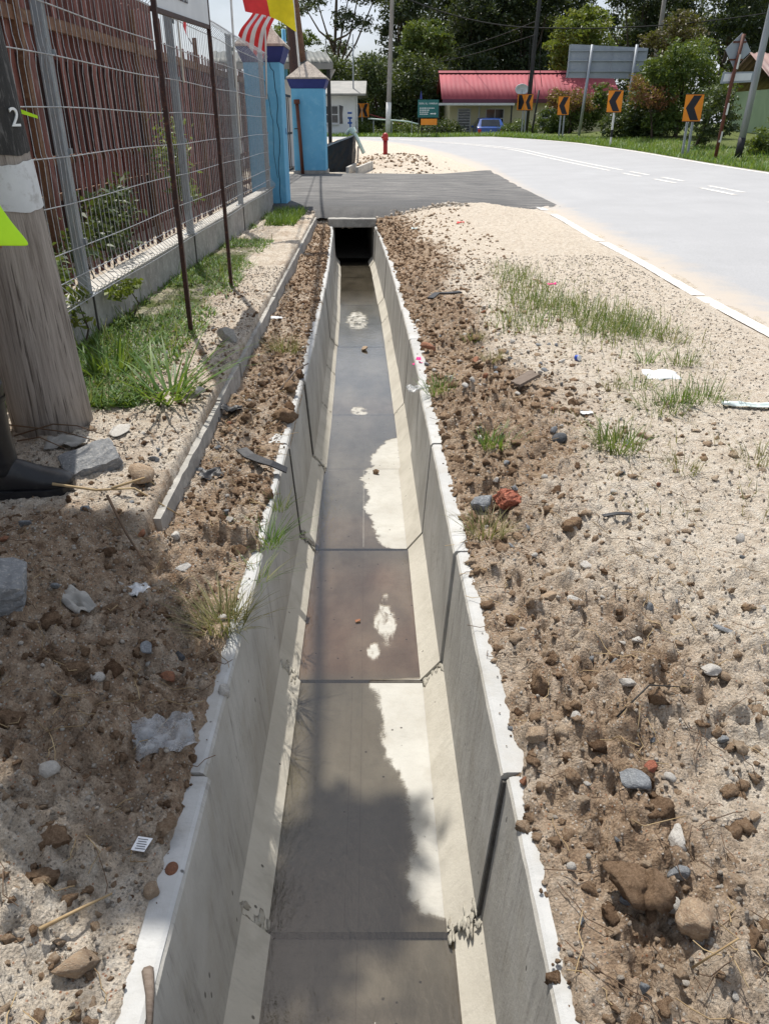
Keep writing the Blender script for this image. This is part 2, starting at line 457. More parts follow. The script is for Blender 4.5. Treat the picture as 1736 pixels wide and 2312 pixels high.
def film_mat():
    m, nt, b = new_mat('clear_film')
    b.inputs['Base Color'].default_value = (0.48, 0.49, 0.50, 1)
    b.inputs['Roughness'].default_value = 0.25
    v = coords(nt)
    f = noise(nt, v, 25, 5, 0.6)
    al = ramp(nt, f, [(0.35, 0.18), (0.7, 0.65)])
    nt.links.new(al, b.inputs['Alpha'])
    bump(nt, b, f, 0.6, 0.02)
    M['clear_film'] = m
film_mat()

def wood_pole_mat():
    m, nt, b = new_mat('pole_wood')
    vs = coords(nt, (9, 9, 0.45))
    n1 = noise(nt, vs, 4.5, 9, 0.68, 0.35)
    n2 = noise(nt, coords(nt, (22, 22, .7)), 4.0, 6, 0.6)
    col = ramp(nt, n1, [(0.32, (0.15, 0.125, 0.105)), (0.5, (0.29, 0.255, 0.225)), (0.7, (0.40, 0.36, 0.32))])
    col = mixc(nt, ramp(nt, n2, [(0.58, 0.0), (0.66, 0.8)]), col, (0.07, 0.055, 0.045))
    nt.links.new(col, b.inputs['Base Color'])
    b.inputs['Roughness'].default_value = 0.92
    bump(nt, b, mathn(nt, 'SUBTRACT', n1, n2), 0.5, 0.02)
    M['pole_wood'] = m
wood_pole_mat()
pmat('pole_tar', (0.022, 0.022, 0.022), (0.045, 0.043, 0.04), 6, 0.8, 0.3, 30, stretch=(3, 3, .6), c3=(0.16, 0.155, 0.15), pos=(0.4, 0.7))
pmat('pole_paint', (0.66, 0.68, 0.69), (0.55, 0.57, 0.58), 6, 0.7, 0.1, 40, c3=(0.40, 0.40, 0.39))

# ------------------------------------------------------------------ mesh helpers
def np_mesh(name, V, F, attrs=None, smooth=False):
    """V (n,3), F (m,k) all faces with k corners."""
    me = bpy.data.meshes.new(name)
    V = np.ascontiguousarray(V, dtype=np.float32)
    F = np.ascontiguousarray(F, dtype=np.int32)
    k = F.shape[1]
    me.vertices.add(len(V))
    me.vertices.foreach_set('co', V.ravel())
    me.loops.add(F.size)
    me.loops.foreach_set('vertex_index', F.ravel())
    me.polygons.add(len(F))
    me.polygons.foreach_set('loop_start', np.arange(0, F.size, k, dtype=np.int32))
    me.polygons.foreach_set('loop_total', np.full(len(F), k, dtype=np.int32))
    if smooth:
        me.polygons.foreach_set('use_smooth', np.ones(len(F), dtype=bool))
    for an, av in (attrs or {}).items():
        at = me.attributes.new(an, 'FLOAT', 'POINT')
        at.data.foreach_set('value', np.ascontiguousarray(av, dtype=np.float32))
    me.update(calc_edges=True)
    return me

def add_obj(name, me, mat, parent=None, loc=None, label=None, cat=None, group=None, kind=None):
    o = bpy.data.objects.new(name, me)
    COL.objects.link(o)
    if mat is not None and me is not None and len(me.materials) == 0:
        me.materials.append(M[mat] if isinstance(mat, str) else mat)
    if parent is not None:
        o.parent = parent
    if loc is not None:
        o.location = loc
    tag(o, label, cat, group, kind)
    return o

def tag(o, label=None, cat=None, group=None, kind=None):
    if label: o['label'] = label
    if cat: o['category'] = cat
    if group: o['group'] = group
    if kind: o['kind'] = kind
    return o

def thing(name, label, cat, loc=(0, 0, 0), rz=0.0, group=None):
    o = bpy.data.objects.new(name, None)
    o.empty_display_size = 0.1
    COL.objects.link(o)
    o.location = loc
    o.rotation_euler = (0, 0, rz)
    return tag(o, label, cat, group)

def copy_tree(o, parent=None):
    c = o.copy()
    COL.objects.link(c)
    c.parent = parent
    for ch in list(o.children):
        copy_tree(ch, c)
    return c

class MB:
    """collects simple shapes; coordinates are given minus `off`"""
    def __init__(self, off=(0, 0, 0)):
        self.v = []; self.f = []; self.off = Vector(off)
    def add(self, vs, fs):
        n = len(self.v)
        self.v += [tuple(Vector(p) - self.off) for p in vs]
        self.f += [tuple(i + n for i in f) for f in fs]
        return self
    def box(self, c, s, rot=None):
        c = Vector(c)
        hx, hy, hz = s[0] / 2, s[1] / 2, s[2] / 2
        P = [Vector((sx * hx, sy * hy, sz * hz)) for sz in (-1, 1) for sy in (-1, 1) for sx in (-1, 1)]
        if rot is not None:
            Rm = Euler(rot).to_matrix()
            P = [Rm @ p for p in P]
        return self.add([c + p for p in P], [(0, 2, 3, 1), (4, 5, 7, 6), (0, 1, 5, 4), (2, 6, 7, 3), (0, 4, 6, 2), (1, 3, 7, 5)])
    def bar(self, p, q, w, d=None, up=(0, 0, 1)):
        p, q = Vector(p), Vector(q); d = d or w
        t = (q - p).normalized(); u = Vector(up)
        if abs(t.dot(u)) > 0.99: u = Vector((0, 1, 0))
        a = t.cross(u).normalized(); b = a.cross(t)
        P = []
        for e in (p, q):
            for sa, sb in ((-1, -1), (1, -1), (1, 1), (-1, 1)):
                P.append(e + a * sa * w / 2 + b * sb * d / 2)
        return self.add(P, [(0, 3, 2, 1), (4, 5, 6, 7), (0, 1, 5, 4), (1, 2, 6, 5), (2, 3, 7, 6), (3, 0, 4, 7)])
    def tube(self, pts, rad, n=8, caps=True):
        pts = [Vector(p) for p in pts]
        if not isinstance(rad, (list, tuple)): rad = [rad] * len(pts)
        P = []; F = []
        prev = None
        for i, p in enumerate(pts):
            t = (pts[min(i + 1, len(pts) - 1)] - pts[max(i - 1, 0)]).normalized()
            if prev is None:
                u = Vector((0, 0, 1)) if abs(t.z) < 0.9 else Vector((1, 0, 0))
                a = t.cross(u).normalized()
            else:
                a = (prev - t * prev.dot(t))
                a = a.normalized() if a.length > 1e-6 else t.cross(Vector((0, 1, 0))).normalized()
            prev = a
            b = t.cross(a)
            for k in range(n):
                an = 2 * math.pi * k / n
                P.append(p + (a * math.cos(an) + b * math.sin(an)) * rad[i])
        for i in range(len(pts) - 1):
            for k in range(n):
                k2 = (k + 1) % n
                F.append((i * n + k, i * n + k2, (i + 1) * n + k2, (i + 1) * n + k))
        if caps:
            F.append(tuple(range(n - 1, -1, -1)))
            F.append(tuple((len(pts) - 1) * n + k for k in range(n)))
        return self.add(P, F)
    def prism(self, poly, axis_from, axis_to):
        """poly: list of 3d points on the first face, extruded by vector"""
        d = Vector(axis_to) - Vector(axis_from)
        n = len(poly)
        P = [Vector(p) for p in poly] + [Vector(p) + d for p in poly]
        F = [tuple(range(n - 1, -1, -1)), tuple(range(n, 2 * n))]
        F += [(i, (i + 1) % n, (i + 1) % n + n, i + n) for i in range(n)]
        return self.add(P, F)
    def mesh(self, name, smooth=False):
        me = bpy.data.meshes.new(name)
        me.from_pydata(self.v, [], self.f)
        bm = bmesh.new(); bm.from_mesh(me)
        bmesh.ops.recalc_face_normals(bm, faces=bm.faces)
        bm.to_mesh(me); bm.free()
        if smooth:
            for p in me.polygons: p.use_smooth = True
        return me
    def build(self, name, mat, parent=None, smooth=False, bevel=0.0, **kw):
        o = add_obj(name, self.mesh(name, smooth), mat, parent, **kw)
        if bevel:
            md = o.modifiers.new('bevel', 'BEVEL'); md.width = bevel; md.segments = 2; md.limit_method = 'ANGLE'
        return o

def text_obj(body, size, mat, parent, loc, rot, align='CENTER', extrude=0.001, sx=1.0, name='lettering'):
    cu = bpy.data.curves.new(name, 'FONT')
    cu.body = body; cu.size = size; cu.align_x = align; cu.extrude = extrude
    cu.materials.append(M[mat])
    tmp = bpy.data.objects.new(name, cu)
    COL.objects.link(tmp)
    me = bpy.data.meshes.new_from_object(tmp)
    bpy.data.objects.remove(tmp)
    me.materials.clear(); me.materials.append(M[mat])
    o = add_obj(name, me, None, parent)
    o.location = loc; o.rotation_euler = rot; o.scale = (sx, 1, 1)
    return o

# numpy noise
def hash2(ix, iy, seed):
    h = (ix.astype(np.int64) * 374761393 + iy.astype(np.int64) * 668265263 + seed * 1442695041) & 0x7fffffff
    h = ((h ^ (h >> 13)) * 1274126177) & 0x7fffffff
    h = h ^ (h >> 16)
    return (h & 0xffff) / 65535.0

def vnoise(x, y, s=0):
    ix = np.floor(x); iy = np.floor(y)
    fx = x - ix; fy = y - iy
    fx = fx * fx * (3 - 2 * fx); fy = fy * fy * (3 - 2 * fy)
    a = hash2(ix, iy, s); b = hash2(ix + 1, iy, s); c = hash2(ix, iy + 1, s); d = hash2(ix + 1, iy + 1, s)
    return a + (b - a) * fx + (c - a) * fy + (a - b - c + d) * fx * fy

def fbm(x, y, s=0, o=4, g=0.5):
    r = np.zeros_like(x, dtype=float); a = 1.0; t = 0.0
    for i in range(o):
        r += a * vnoise(x, y, s + i * 17); t += a
        x = x * 2.03 + 5.1; y = y * 2.03 + 1.7; a *= g
    return r / t

def worley(x, y, s=0):
    """distance to nearest feature point and its random value"""
    ix = np.floor(x); iy = np.floor(y)
    best = np.full(x.shape, 9.0); val = np.zeros(x.shape)
    for dx in (-1, 0, 1):
        for dy in (-1, 0, 1):
            cx = ix + dx; cy = iy + dy
            px = cx + hash2(cx, cy, s); py = cy + hash2(cx, cy, s + 5)
            d = (px - x) ** 2 + (py - y) ** 2
            m = d < best
            best = np.where(m, d, best); val = np.where(m, hash2(cx, cy, s + 9), val)
    return np.sqrt(best), val

def sstep(a, b, x):
    t = np.clip((x - a) / (b - a), 0, 1)
    return t * t * (3 - 2 * t)

# ------------------------------------------------------------------ the lie of the land
SL = 0.0157                                        # fall of the drain along +Y
def dc(y): return -0.055 - 0.008 * y - 0.002 * y * y      # centre line of the drain
def kerb_x(y): return -0.72 - 0.028 * np.asarray(y, dtype=float)
def z_road(x, y):
    x = np.asarray(x, dtype=float); y = np.asarray(y, dtype=float)
    yy = np.minimum(y, 41)
    t = sstep(5, 20, y)
    return -0.03 + 0.00085 * np.maximum(0, yy - 15) ** 2 + 0.028 * np.clip(x - 2.6, 0, 9) * t

NEAR = [(-30, 2.60), (0, 2.58), (10, 2.58), (15, 2.60), (24, 2.74), (30.5, 2.16), (34, 1.5), (36.8, .79), (38.8, -.4), (39.8, -1.8), (40.6, -6), (41.5, -14), (43, -40)]
FAR = [(-30, 9.6), (0, 9.5), (10, 9.4), (20, 9.17), (28.8, 8.95), (33, 8.4), (35.5, 7.9), (38, 6.9), (40.5, 5.4), (43.0, 2.6), (44.6, -2.0), (46.0, -7), (47.5, -14), (50, -40)]

def polyline_resample(pts, n):
    P = np.array([(x, y) for y, x in pts], dtype=float)
    # Catmull-Rom for a smooth bend
    Q = []
    for i in range(len(P) - 1):
        p0 = P[max(i - 1, 0)]; p1 = P[i]; p2 = P[i + 1]; p3 = P[min(i + 2, len(P) - 1)]
        for t in np.linspace(0, 1, 24, endpoint=False):
            m1 = (p2 - p0) * .5; m2 = (p3 - p1) * .5
            Q.append((2*t**3-3*t**2+1)*p1 + (t**3-2*t**2+t)*m1 + (-2*t**3+3*t**2)*p2 + (t**3-t**2)*m2)
    Q.append(P[-1]); Q = np.array(Q)
    d = np.r_[0, np.cumsum(np.hypot(*np.diff(Q, axis=0).T))]
    s = np.linspace(0, d[-1], n)
    return np.c_[np.interp(s, d, Q[:, 0]), np.interp(s, d, Q[:, 1])]

def terrain_z(x, y):
    x = np.asarray(x, dtype=float); y = np.asarray(y, dtype=float)
    z = z_road(np.clip(x, 2.6, 11.6), y)
    # left of the road before the bend: compound level
    comp = 0.04 + 0 * x
    w = sstep(-1.0, 2.2, x)
    zl = comp * (1 - w) + z_road(np.full_like(x, 2.6), y) * w
    zl = zl + (z_road(np.full_like(x, 2.6), y) - zl) * sstep(24, 34, y)
    z = np.where(x < 2.6, zl, z)
    # beyond the bend it drops away to the houses
    z = z * (1 - sstep(46.5, 51, y)) + 0.0 * sstep(46.5, 51, y)
    z = z + 0.18 * sstep(22.5, 25, y) * (1 - sstep(28, 33, y)) * sstep(-1.2, -.2, x) * (1 - sstep(.6, 2.0, x))
    z = z + 0.10 * sstep(9.6, 11, x) * sstep(14, 24, y) * (1 - sstep(40, 46, y))
    return z - 0.02

# ------------------------------------------------------------------ far terrain sheet
def build_terrain():
    xs = np.unique(np.r_[np.linspace(-400, -60, 18), np.linspace(-60, -12, 33), np.linspace(-12, 16, 113), np.linspace(16, 60, 45), np.linspace(60, 400, 18)])
    ys = np.unique(np.r_[np.linspace(-60, -4, 15), np.linspace(-4, 50, 217), np.linspace(50, 120, 36), np.linspace(120, 600, 16)])
    X, Y = np.meshgrid(xs, ys)
    Z = terrain_z(X, Y)
    far = np.interp(Y.ravel(), [p[0] for p in FAR], [p[1] for p in FAR]).reshape(Y.shape)
    near = np.interp(Y.ravel(), [p[0] for p in NEAR], [p[1] for p in NEAR]).reshape(Y.shape)
    on_road = (X > near + .25) & (X < far - .25) & (Y < 38)
    on_road |= (Y > 38) & (X > near + .3) & (X < far - .3)
    Z = Z + np.where(on_road, -0.05, 0.035 * (fbm(X * 1.3, Y * 1.3, 3) - .35))
    Z = np.where((X > -2.6) & (X < 2.7) & (Y > 12.8) & (Y < 22.0), Z - 0.16, Z)   # under the driveway
    nx, ny = len(xs), len(ys)
    idx = np.arange(nx * ny).reshape(ny, nx)
    F = np.stack([idx[:-1, :-1], idx[:-1, 1:], idx[1:, 1:], idx[1:, :-1]], -1).reshape(-1, 4)
    cx = (X[:-1, :-1] + X[1:, 1:]).ravel() / 2; cy = (Y[:-1, :-1] + Y[1:, 1:]).ravel() / 2
    hole = (cx > -1.98) & (cx < 2.75) & (cy > -1.7) & (cy < 13.2)
    hole |= (cx > -1.2) & (cx < .0) & (cy > 12.9) & (cy < 21.9)
    F = F[~hole]
    grass = np.where((X > far.clip(5, 99) - .2) & (Y < 41), 0.9, 0.0)
    grass = np.where(Y > 41, 0.9, grass)
    grass = np.where((X > 8.6) & (Y > 12), 0.85, grass)
    grass = np.where(X < -3, 0.45, grass)
    soil = 0.35 * sstep(22, 24, Y) * (1 - sstep(30, 34, Y)) * (1 - sstep(.4, 1.6, X))
    me = np_mesh('ground', np.c_[X.ravel(), Y.ravel(), Z.ravel()], F, {'soil': soil.ravel(), 'grass': grass.ravel()}, True)
    return add_obj('ground', me, 'soil', kind='structure')
build_terrain()

# ------------------------------------------------------------------ road and its markings
NS = 260
_n = polyline_resample(NEAR, NS)
_f = polyline_resample(FAR, NS)
def road_pt(s, t):
    """s along 0..1, t across 0..1"""
    i = s * (NS - 1); k = int(min(i, NS - 2)); fr = i - k
    a = _n[k] * (1 - fr) + _n[k + 1] * fr; b = _f[k] * (1 - fr) + _f[k + 1] * fr
    p = a * (1 - t) + b * t
    return p
def build_road():
    nt_ = 25
    T = np.r_[-0.03, np.linspace(0, 1, nt_)]
    P = _n[:, None, :] * (1 - T[None, :, None]) + _f[:, None, :] * T[None, :, None]
    X, Y = P[..., 0], P[..., 1]
    Z = z_road(X, Y)
    Z[:, 0] -= 0.03
    idx = np.arange(X.size).reshape(X.shape)
    F = np.stack([idx[:-1, :-1], idx[:-1, 1:], idx[1:, 1:], idx[1:, :-1]], -1).reshape(-1, 4)
    dist = (X - _n[:, None, 0])
    dust = np.clip(1.0 - T[None, :] * 8.5, 0, 1) * np.ones_like(X)
    dust = np.maximum(dust, np.clip((T[None, :] - .97) * 20, 0, .6))
    me = np_mesh('road', np.c_[X.ravel(), Y.ravel(), Z.ravel()], F, {'dust': dust.ravel()}, True)
    return add_obj('road', me, 'asphalt_old', kind='structure')
road = build_road()

def strip_on_road(name, pts, w, lift=0.004):
    pts = [np.array(p, dtype=float) for p in pts]
    V = []; F = []
    for i, p in enumerate(pts):
        t = pts[min(i + 1, len(pts) - 1)] - pts[max(i - 1, 0)]
        t = t / np.hypot(*t); nrm = np.array([-t[1], t[0]])
        for s in (-.5, .5):
            q = p + nrm * w * s
            V.append((q[0], q[1], float(z_road(q[0], q[1])) + lift))
        if i: F.append((2 * i - 2, 2 * i - 1, 2 * i + 1, 2 * i))
    me = np_mesh(name, np.array(V), np.array(F))
    return add_obj(name, me, 'road_paint', road)
for y0, y1 in ((-8, 6.4), (6.48, 9.6), (9.72, 12.7), (13.3, 14.1), (14.4, 15.4)):
    ys = np.linspace(y0, y1, 24)
    strip_on_road('edge_line', [(2.60 + .012 * math.sin(y * 1.7), y) for y in ys], 0.115)
# far edge line
strip_on_road('edge_line', [tuple(road_pt(s, .972)) for s in np.linspace(.05, .58, 120)], 0.11)
# double centre line: solid pair in the bend, paired dashes nearer
CL = [(14.6, 6.62), (17.6, 6.43), (22.0, 6.07), (29.2, 5.42), (33, 4.9), (37, 3.3), (39.6, 1.2), (41.2, -1.5)]
cp = polyline_resample(CL, 400)
cp0 = polyline_resample([(-8, 6.9), (5, 6.85), (10, 6.78), (14.6, 6.62), (17.6, 6.43), (22.0, 6.07)], 600)
for off in (-0.17, 0.17):
    strip_on_road('lane_marking', [(p[0] + off, p[1]) for p in cp if p[1] > 22.0][::6] , 0.10)
for y0, y1 in ((19.9, 21.2), (17.9, 19.3), (15.2, 16.9), (12.4, 14.2), (9.5, 11.4), (6, 8)):
    for off, dy in ((-0.17, 0), (0.17, .4)):
        sel = [(p[0] + off, p[1]) for p in cp0 if y0 + dy < p[1] < y1 + dy][::6]
        strip_on_road('lane_marking', sel, 0.10)

# ------------------------------------------------------------------ the drain
FLOOR = -0.55
def zf(y): return FLOOR - SL * y
drain = thing('roadside_drain', 'long open concrete drain of precast sections running away to the driveway', 'drain', (0, 0, 0))
def drain_prism(prof, y0, y1, ox, oz, n=14, jag=0.0, seed=0):
    """prof: closed list of (dx, dz, local centre follow) extruded along the drain"""
    ys = np.linspace(y0, y1, n)
    V = []; F = []; k = len(prof)
    for i, y in enumerate(ys):
        for j, (a, b, jj) in enumerate(prof):
            dx = dz = 0.0
            if jj:
                dx = jag * (vnoise(np.array([y * 23.0]), np.array([seed + j * 7.0]), 4)[0] - .5)
                dz = jag * .6 * (vnoise(np.array([y * 31.0]), np.array([seed + j * 3.0]), 8)[0] - .6)
            V.append((dc(y0) + (dc(y1) - dc(y0)) * (y - y0) / (y1 - y0) + a + ox + dx, y, b - SL * y + oz + dz))
    for i in range(n - 1):
        for j in range(k):
            j2 = (j + 1) % k
            F.append((i * k + j, i * k + j2, (i + 1) * k + j2, (i + 1) * k + j))
    mb = MB(); mb.v = V; mb.f = F + [tuple(range(k)), tuple((n - 1) * k + j for j in range(k))]
    return mb
joints = [-1.76, -.76, .24] + [1.24 + i for i in range(11)]
joints[-1] = 11.24
joints = joints + [12.24, 12.8]
seg_off = {}
SEGS = []
for i in range(len(joints) - 1):
    y0, y1 = joints[i], joints[i + 1]
    rs = random.Random(i * 13 + 5)
    ox = rs.uniform(-.010, .010); oz = rs.uniform(-.006, .006)
    if i == 3: ox, oz = 0.0, 0.0
    if i == 2: ox, oz = .012, -.004
    if i == 5: ox, oz = -.012, .006
    seg_off[i] = (ox, oz)
    a, b = y0 + .004, y1 - .004
    floor = drain_prism([(-.30, FLOOR, 0), (.30, FLOOR, 0), (.30, FLOOR - .08, 0), (-.30, FLOOR - .08, 0)], a, b, ox, oz).build('drain_segment', 'drain_floor', drain)
    for s in (-1, 1):
        # wall with its rim, then the sloping haunch at its foot
        w = [(s * .292, FLOOR + .002, 0), (s * .292, FLOOR + .085, 0), (s * .323, -.012, 1), (s * .330, -.004, 1), (s * .412, -.004, 1), (s * .405, FLOOR, 0)]
        drain_prism(w, a, b, ox, oz, 40, .0016, i * 3 + s).build('wall', 'drain_wall', floor)
        rim = [(s * .328, -.0035, 1), (s * .336, 0.0, 1), (s * .410, 0.0, 1), (s * .4105, -.0035, 1)]
        drain_prism(rim, a, b, ox, oz, 40, .0016, i * 3 + s).build('rim', 'drain_rim', floor)
        f = [(s * .2925, FLOOR + .092, 0), (s * .222, FLOOR + .003, 0), (s * .2925, FLOOR + .003, 0)]
        drain_prism(f, a, b, ox, oz, 30, .0, 0).build('haunch', 'drain_fillet', floor)
    # mortar in the joint at the far end
    jm = MB()
    yj = y1
    for s in (-1, 1):
        jm.add([(dc(yj) + s * x, yy, z - SL * yj) for yy in (yj - .006, yj + .006) for x, z in ((.2955, FLOOR + .08), (.326, -.02), (.40, -.02), (.40, FLOOR))], [(0, 1, 2, 3), (7, 6, 5, 4), (0, 4, 5, 1), (1, 5, 6, 2), (2, 6, 7, 3), (3, 7, 4, 0)])
    jm.box((dc(yj), yj, zf(yj) - .018), (.56, .016, .04))
    jm.build('joint', 'joint_mortar', floor)
    SEGS.append((floor, y0, y1))
# fine formwork lines along the floor
for i in range(2, 8):
    y0, y1 = joints[i] + .02, joints[i + 1] - .02
    for off in ((-.034, 0.002) if i == 3 else (0.0,)):
        mb = MB()
        mb.add([(dc(y) + off + e, y, zf(y) + .0012 + seg_off[i][1]) for y in (y0, y1) for e in (-.0009, .0009)], [(0, 1, 3, 2)])
        mb.build('floor_line', 'floor_line', drain)

# water lying on the floor
def build_water():
    ys = np.arange(.2, 13.2, .012); xs = np.linspace(-.262, .262, 60)
    YY, XX = np.meshgrid(ys, xs, indexing='ij')
    X = dc(YY) + XX
    Z = zf(YY) + .007 + 0 * XX
    # edge of the wet, as offset from the centre line
    ek = [(.2, .5), (1.0, .42), (1.26, .30), (1.30, .15), (1.40, .13), (1.50, .15), (1.66, .145), (1.78, .125), (1.86, .075), (2.0, .07), (2.1, .065), (2.18, .045), (2.24, .035), (2.27, .4),
          (3.2, .4), (3.25, .11), (3.35, .07), (3.55, .05), (3.72, .0), (3.85, .035), (4.1, -.015), (4.2, .01), (4.255, .02), (4.262, .05), (4.45, .05), (4.6, .10), (4.75, .17), (4.85, .4), (13.5, .5)]
    e = np.interp(YY, [k[0] for k in ek], [k[1] for k in ek])
    wet = 0.5 + (e - XX) * 9.0
    # islands of dry cement
    def isle(cy, cx, ry, rx):
        return np.sqrt(((YY - cy) / ry) ** 2 + ((XX - cx) / rx) ** 2)
    for cy, cx, ry, rx in ((2.62, .092, .13, .040), (2.42, .045, .05, .022), (2.80, .10, .035, .02), (5.33, -.03, .085, .06), (8.4, -.03, .42, .10)):
        wet = np.minimum(wet, np.maximum(0.5 + (isle(cy, cx, ry, rx) - 1.0) * 0.45, .42 if cy < 4 else .46))
    wet = np.clip(wet, -.5, 1.6)
    mud = sstep(2.2, 2.32, YY) * (1 - sstep(2.9, 3.3, YY)) * (.25 + 1.1 * fbm(X * 6, YY * 3, 12, 3)) + .35 * sstep(3.2, 3.3, YY) * (1 - sstep(3.5, 3.7, YY)) + .3 * (1 - sstep(.6, 1.2, YY)) + .25 * sstep(5.24, 5.3, YY) * (1 - sstep(5.4, 5.8, YY))
    idx = np.arange(X.size).reshape(X.shape)
    F = np.stack([idx[:-1, :-1], idx[:-1, 1:], idx[1:, 1:], idx[1:, :-1]], -1).reshape(-1, 4)
    me = np_mesh('water', np.c_[X.ravel(), YY.ravel(), Z.ravel()], F, {'wet': wet.ravel(), 'mud': mud.ravel()}, True)
    return add_obj('water', me, 'water_film', kind='structure')
build_water()

# ------------------------------------------------------------------ near ground, both banks
def edge_w(y, s):
    y = np.asarray(y, dtype=float)
    w = -.030 + .11 * fbm(y * 1.5, np.full_like(y, s * 3.7), 31, 3) + .035 * (vnoise(y * 13, np.full_like(y, s * 1.3), 5) - .5) + .006 * (vnoise(y * 40, np.full_like(y, s * 1.3), 6) - .5)
    return np.clip(w * (.35 if s == 2 else .85), .014, .075)

def relief(X, Y, rough):
    """clods and grit: rough 0..1"""
    d1, v1 = worley(X * 11, Y * 11, 1)
    d2, v2 = worley(X * 26 + 3, Y * 26, 2)
    d3, v3 = worley(X * 60 + 9, Y * 60, 6)
    c1 = np.clip(.62 - d1, 0, 1) * np.where(v1 > .45, 1, .2)
    c2 = np.clip(.62 - d2, 0, 1) * np.where(v2 > .35, 1, .1)
    c3 = np.clip(.60 - d3, 0, 1) * np.where(v3 > .55, 1, 0)
    big = fbm(X * 3.2, Y * 3.2, 21, 4) - .5
    fine = fbm(X * 38, Y * 38, 51, 3) - .5
    mid = fbm(X * 13, Y * 13, 41, 4, .62) - .5
    wx = X + .03 * (fbm(X * 9, Y * 9, 43, 2) - .5); wy = Y + .03 * (fbm(X * 9 + 7, Y * 9, 44, 2) - .5)
    bil = lambda f, s: np.abs(vnoise(wx * f, wy * f, s) * 2 - 1)
    patch = sstep(.35, .62, fbm(X * 2.6, Y * 2.6, 47, 3))
    crumb = .048 * bil(15, 61) + .034 * bil(29, 62) + .019 * bil(57, 63) + .009 * bil(110, 64)
    return rough * ((.036 * c1 + .024 * c2) * patch + .10 * big + .040 * mid + crumb * (.55 + .75 * patch) - .05) + .010 * c3 + (.010 * big + .012 * mid + .004 * fine + .010 * c2 * .5 + .006 * bil(70, 66))

def soil_r(X, Y):
    d = X - (dc(Y) + .33)
    lim = .60 + .30 * (1 - sstep(1.2, 2.6, Y)) + .25 * (fbm(Y * .8, X * 1.2, 77, 3) - .5) * 2 - .12 * sstep(6, 12, Y)
    m = 1 - sstep(lim * .35, lim * 1.5, d)
    m = m * (.62 + .50 * sstep(2.0, 3.0, Y))
    return np.clip(m * (.45 + 1.1 * fbm(X * 4.5, Y * 4.5, 83, 4)), 0, 1)

def ground_r(X, Y):
    d = X - (dc(Y) + .33)
    base = -SL * Y * (1 - sstep(.25, 1.3, d)) + (-.022) * sstep(.25, 1.3, d)
    base = base + (.0 + .10 * sstep(11.4, 12.9, Y)) * (1 - sstep(1.5, 2.4, X))
    base = base + .035 * sstep(.06, .35, d) * (1 - sstep(.5, 1.2, d))
    so = soil_r(X, Y)
    edge = sstep(2.25, 2.55, X)
    rough = (.12 + .30 * (1 - sstep(1.8, 3.2, Y)) * (1 - sstep(.9, 1.5, d)) + .62 * so) * (1 - edge) + .01
    rough = rough * sstep(-.01, .10, d)
    z = base + relief(X, Y, rough) * (1 - .8 * edge)
    z = np.where(d < .14, np.maximum(z, -SL * Y - .003), z)
    z = z - .035 * (1 - sstep(.0, .03, d - edge_w(Y, 1)))  # ragged lip on the rim
    ze = -.031 + .022 * (fbm(X * 6, Y * 2.6, 35, 4) - .52) + .02 * (1 - sstep(2.35, 2.56, X))
    e2 = sstep(2.25, 2.48, X)
    z = (z + .008 - .01 * edge) * (1 - e2) + ze * e2 - .05 * sstep(2.74, 2.88, X)
    return z, so

def soil_l(X, Y):
    k = X - kerb_x(Y)
    trench = sstep(-.02, .03, k)
    s = np.where(k > 0, .78, .40 - .12 * sstep(4, 8, Y)) + .0 * Y
    s = s + (.8 * (fbm(X * 4, Y * 4, 91, 4) - .5))
    s = np.maximum(s, (.72 + .7 * (fbm(X * 4, Y * 4, 95, 4) - .5)) * (1 - sstep(2.2, 2.5, Y)))
    s = s * (1 - .75 * (1 - sstep(.85, 1.25, Y)))          # sandy spoil at the very front
    return np.clip(s, 0, 1)

def ground_l(X, Y):
    d = (dc(Y) - .33) - X
    k = X - kerb_x(Y)
    up = .112 - .0115 * Y + .02 * (1 - sstep(1.5, 2.5, Y))
    low = -SL * Y + .005
    step_ = sstep(-.012, .016, k) * sstep(2.15, 2.35, Y)
    ramp_ = sstep(-.35, .30, k)
    t = np.where(Y > 2.25, step_, ramp_)
    base = up * (1 - t) + low * t
    base = base + .07 * sstep(.06, .3, d) * (1 - sstep(1.35, 2.3, Y))
    so = soil_l(X, Y)
    rough = .24 + .47 * so * sstep(.0, .06, k) + .45 * (1 - sstep(1.9, 2.5, Y))
    rough = np.clip(rough, 0, .8) * sstep(-.01, .08, d)
    z = base + relief(X + 40, Y, rough)
    z = np.where(d < .14, np.maximum(z, -SL * Y - .003), z)
    z = z - .035 * (1 - sstep(.0, .03, d - edge_w(Y, 2)))
    return z + .008, so

def ground_h(x, y):
    X = np.array([x], dtype=float); Y = np.array([y], dtype=float)
    if y > 13.2 or y < -1.7 or x > 2.6 or x < -1.9:
        if 2.55 < x < 9.6 and y < 38: return float(z_road(x, y))
        return float(terrain_z(x, y)) + .0
    return float((ground_r if x > dc(y) else ground_l)(X, Y)[0][0])

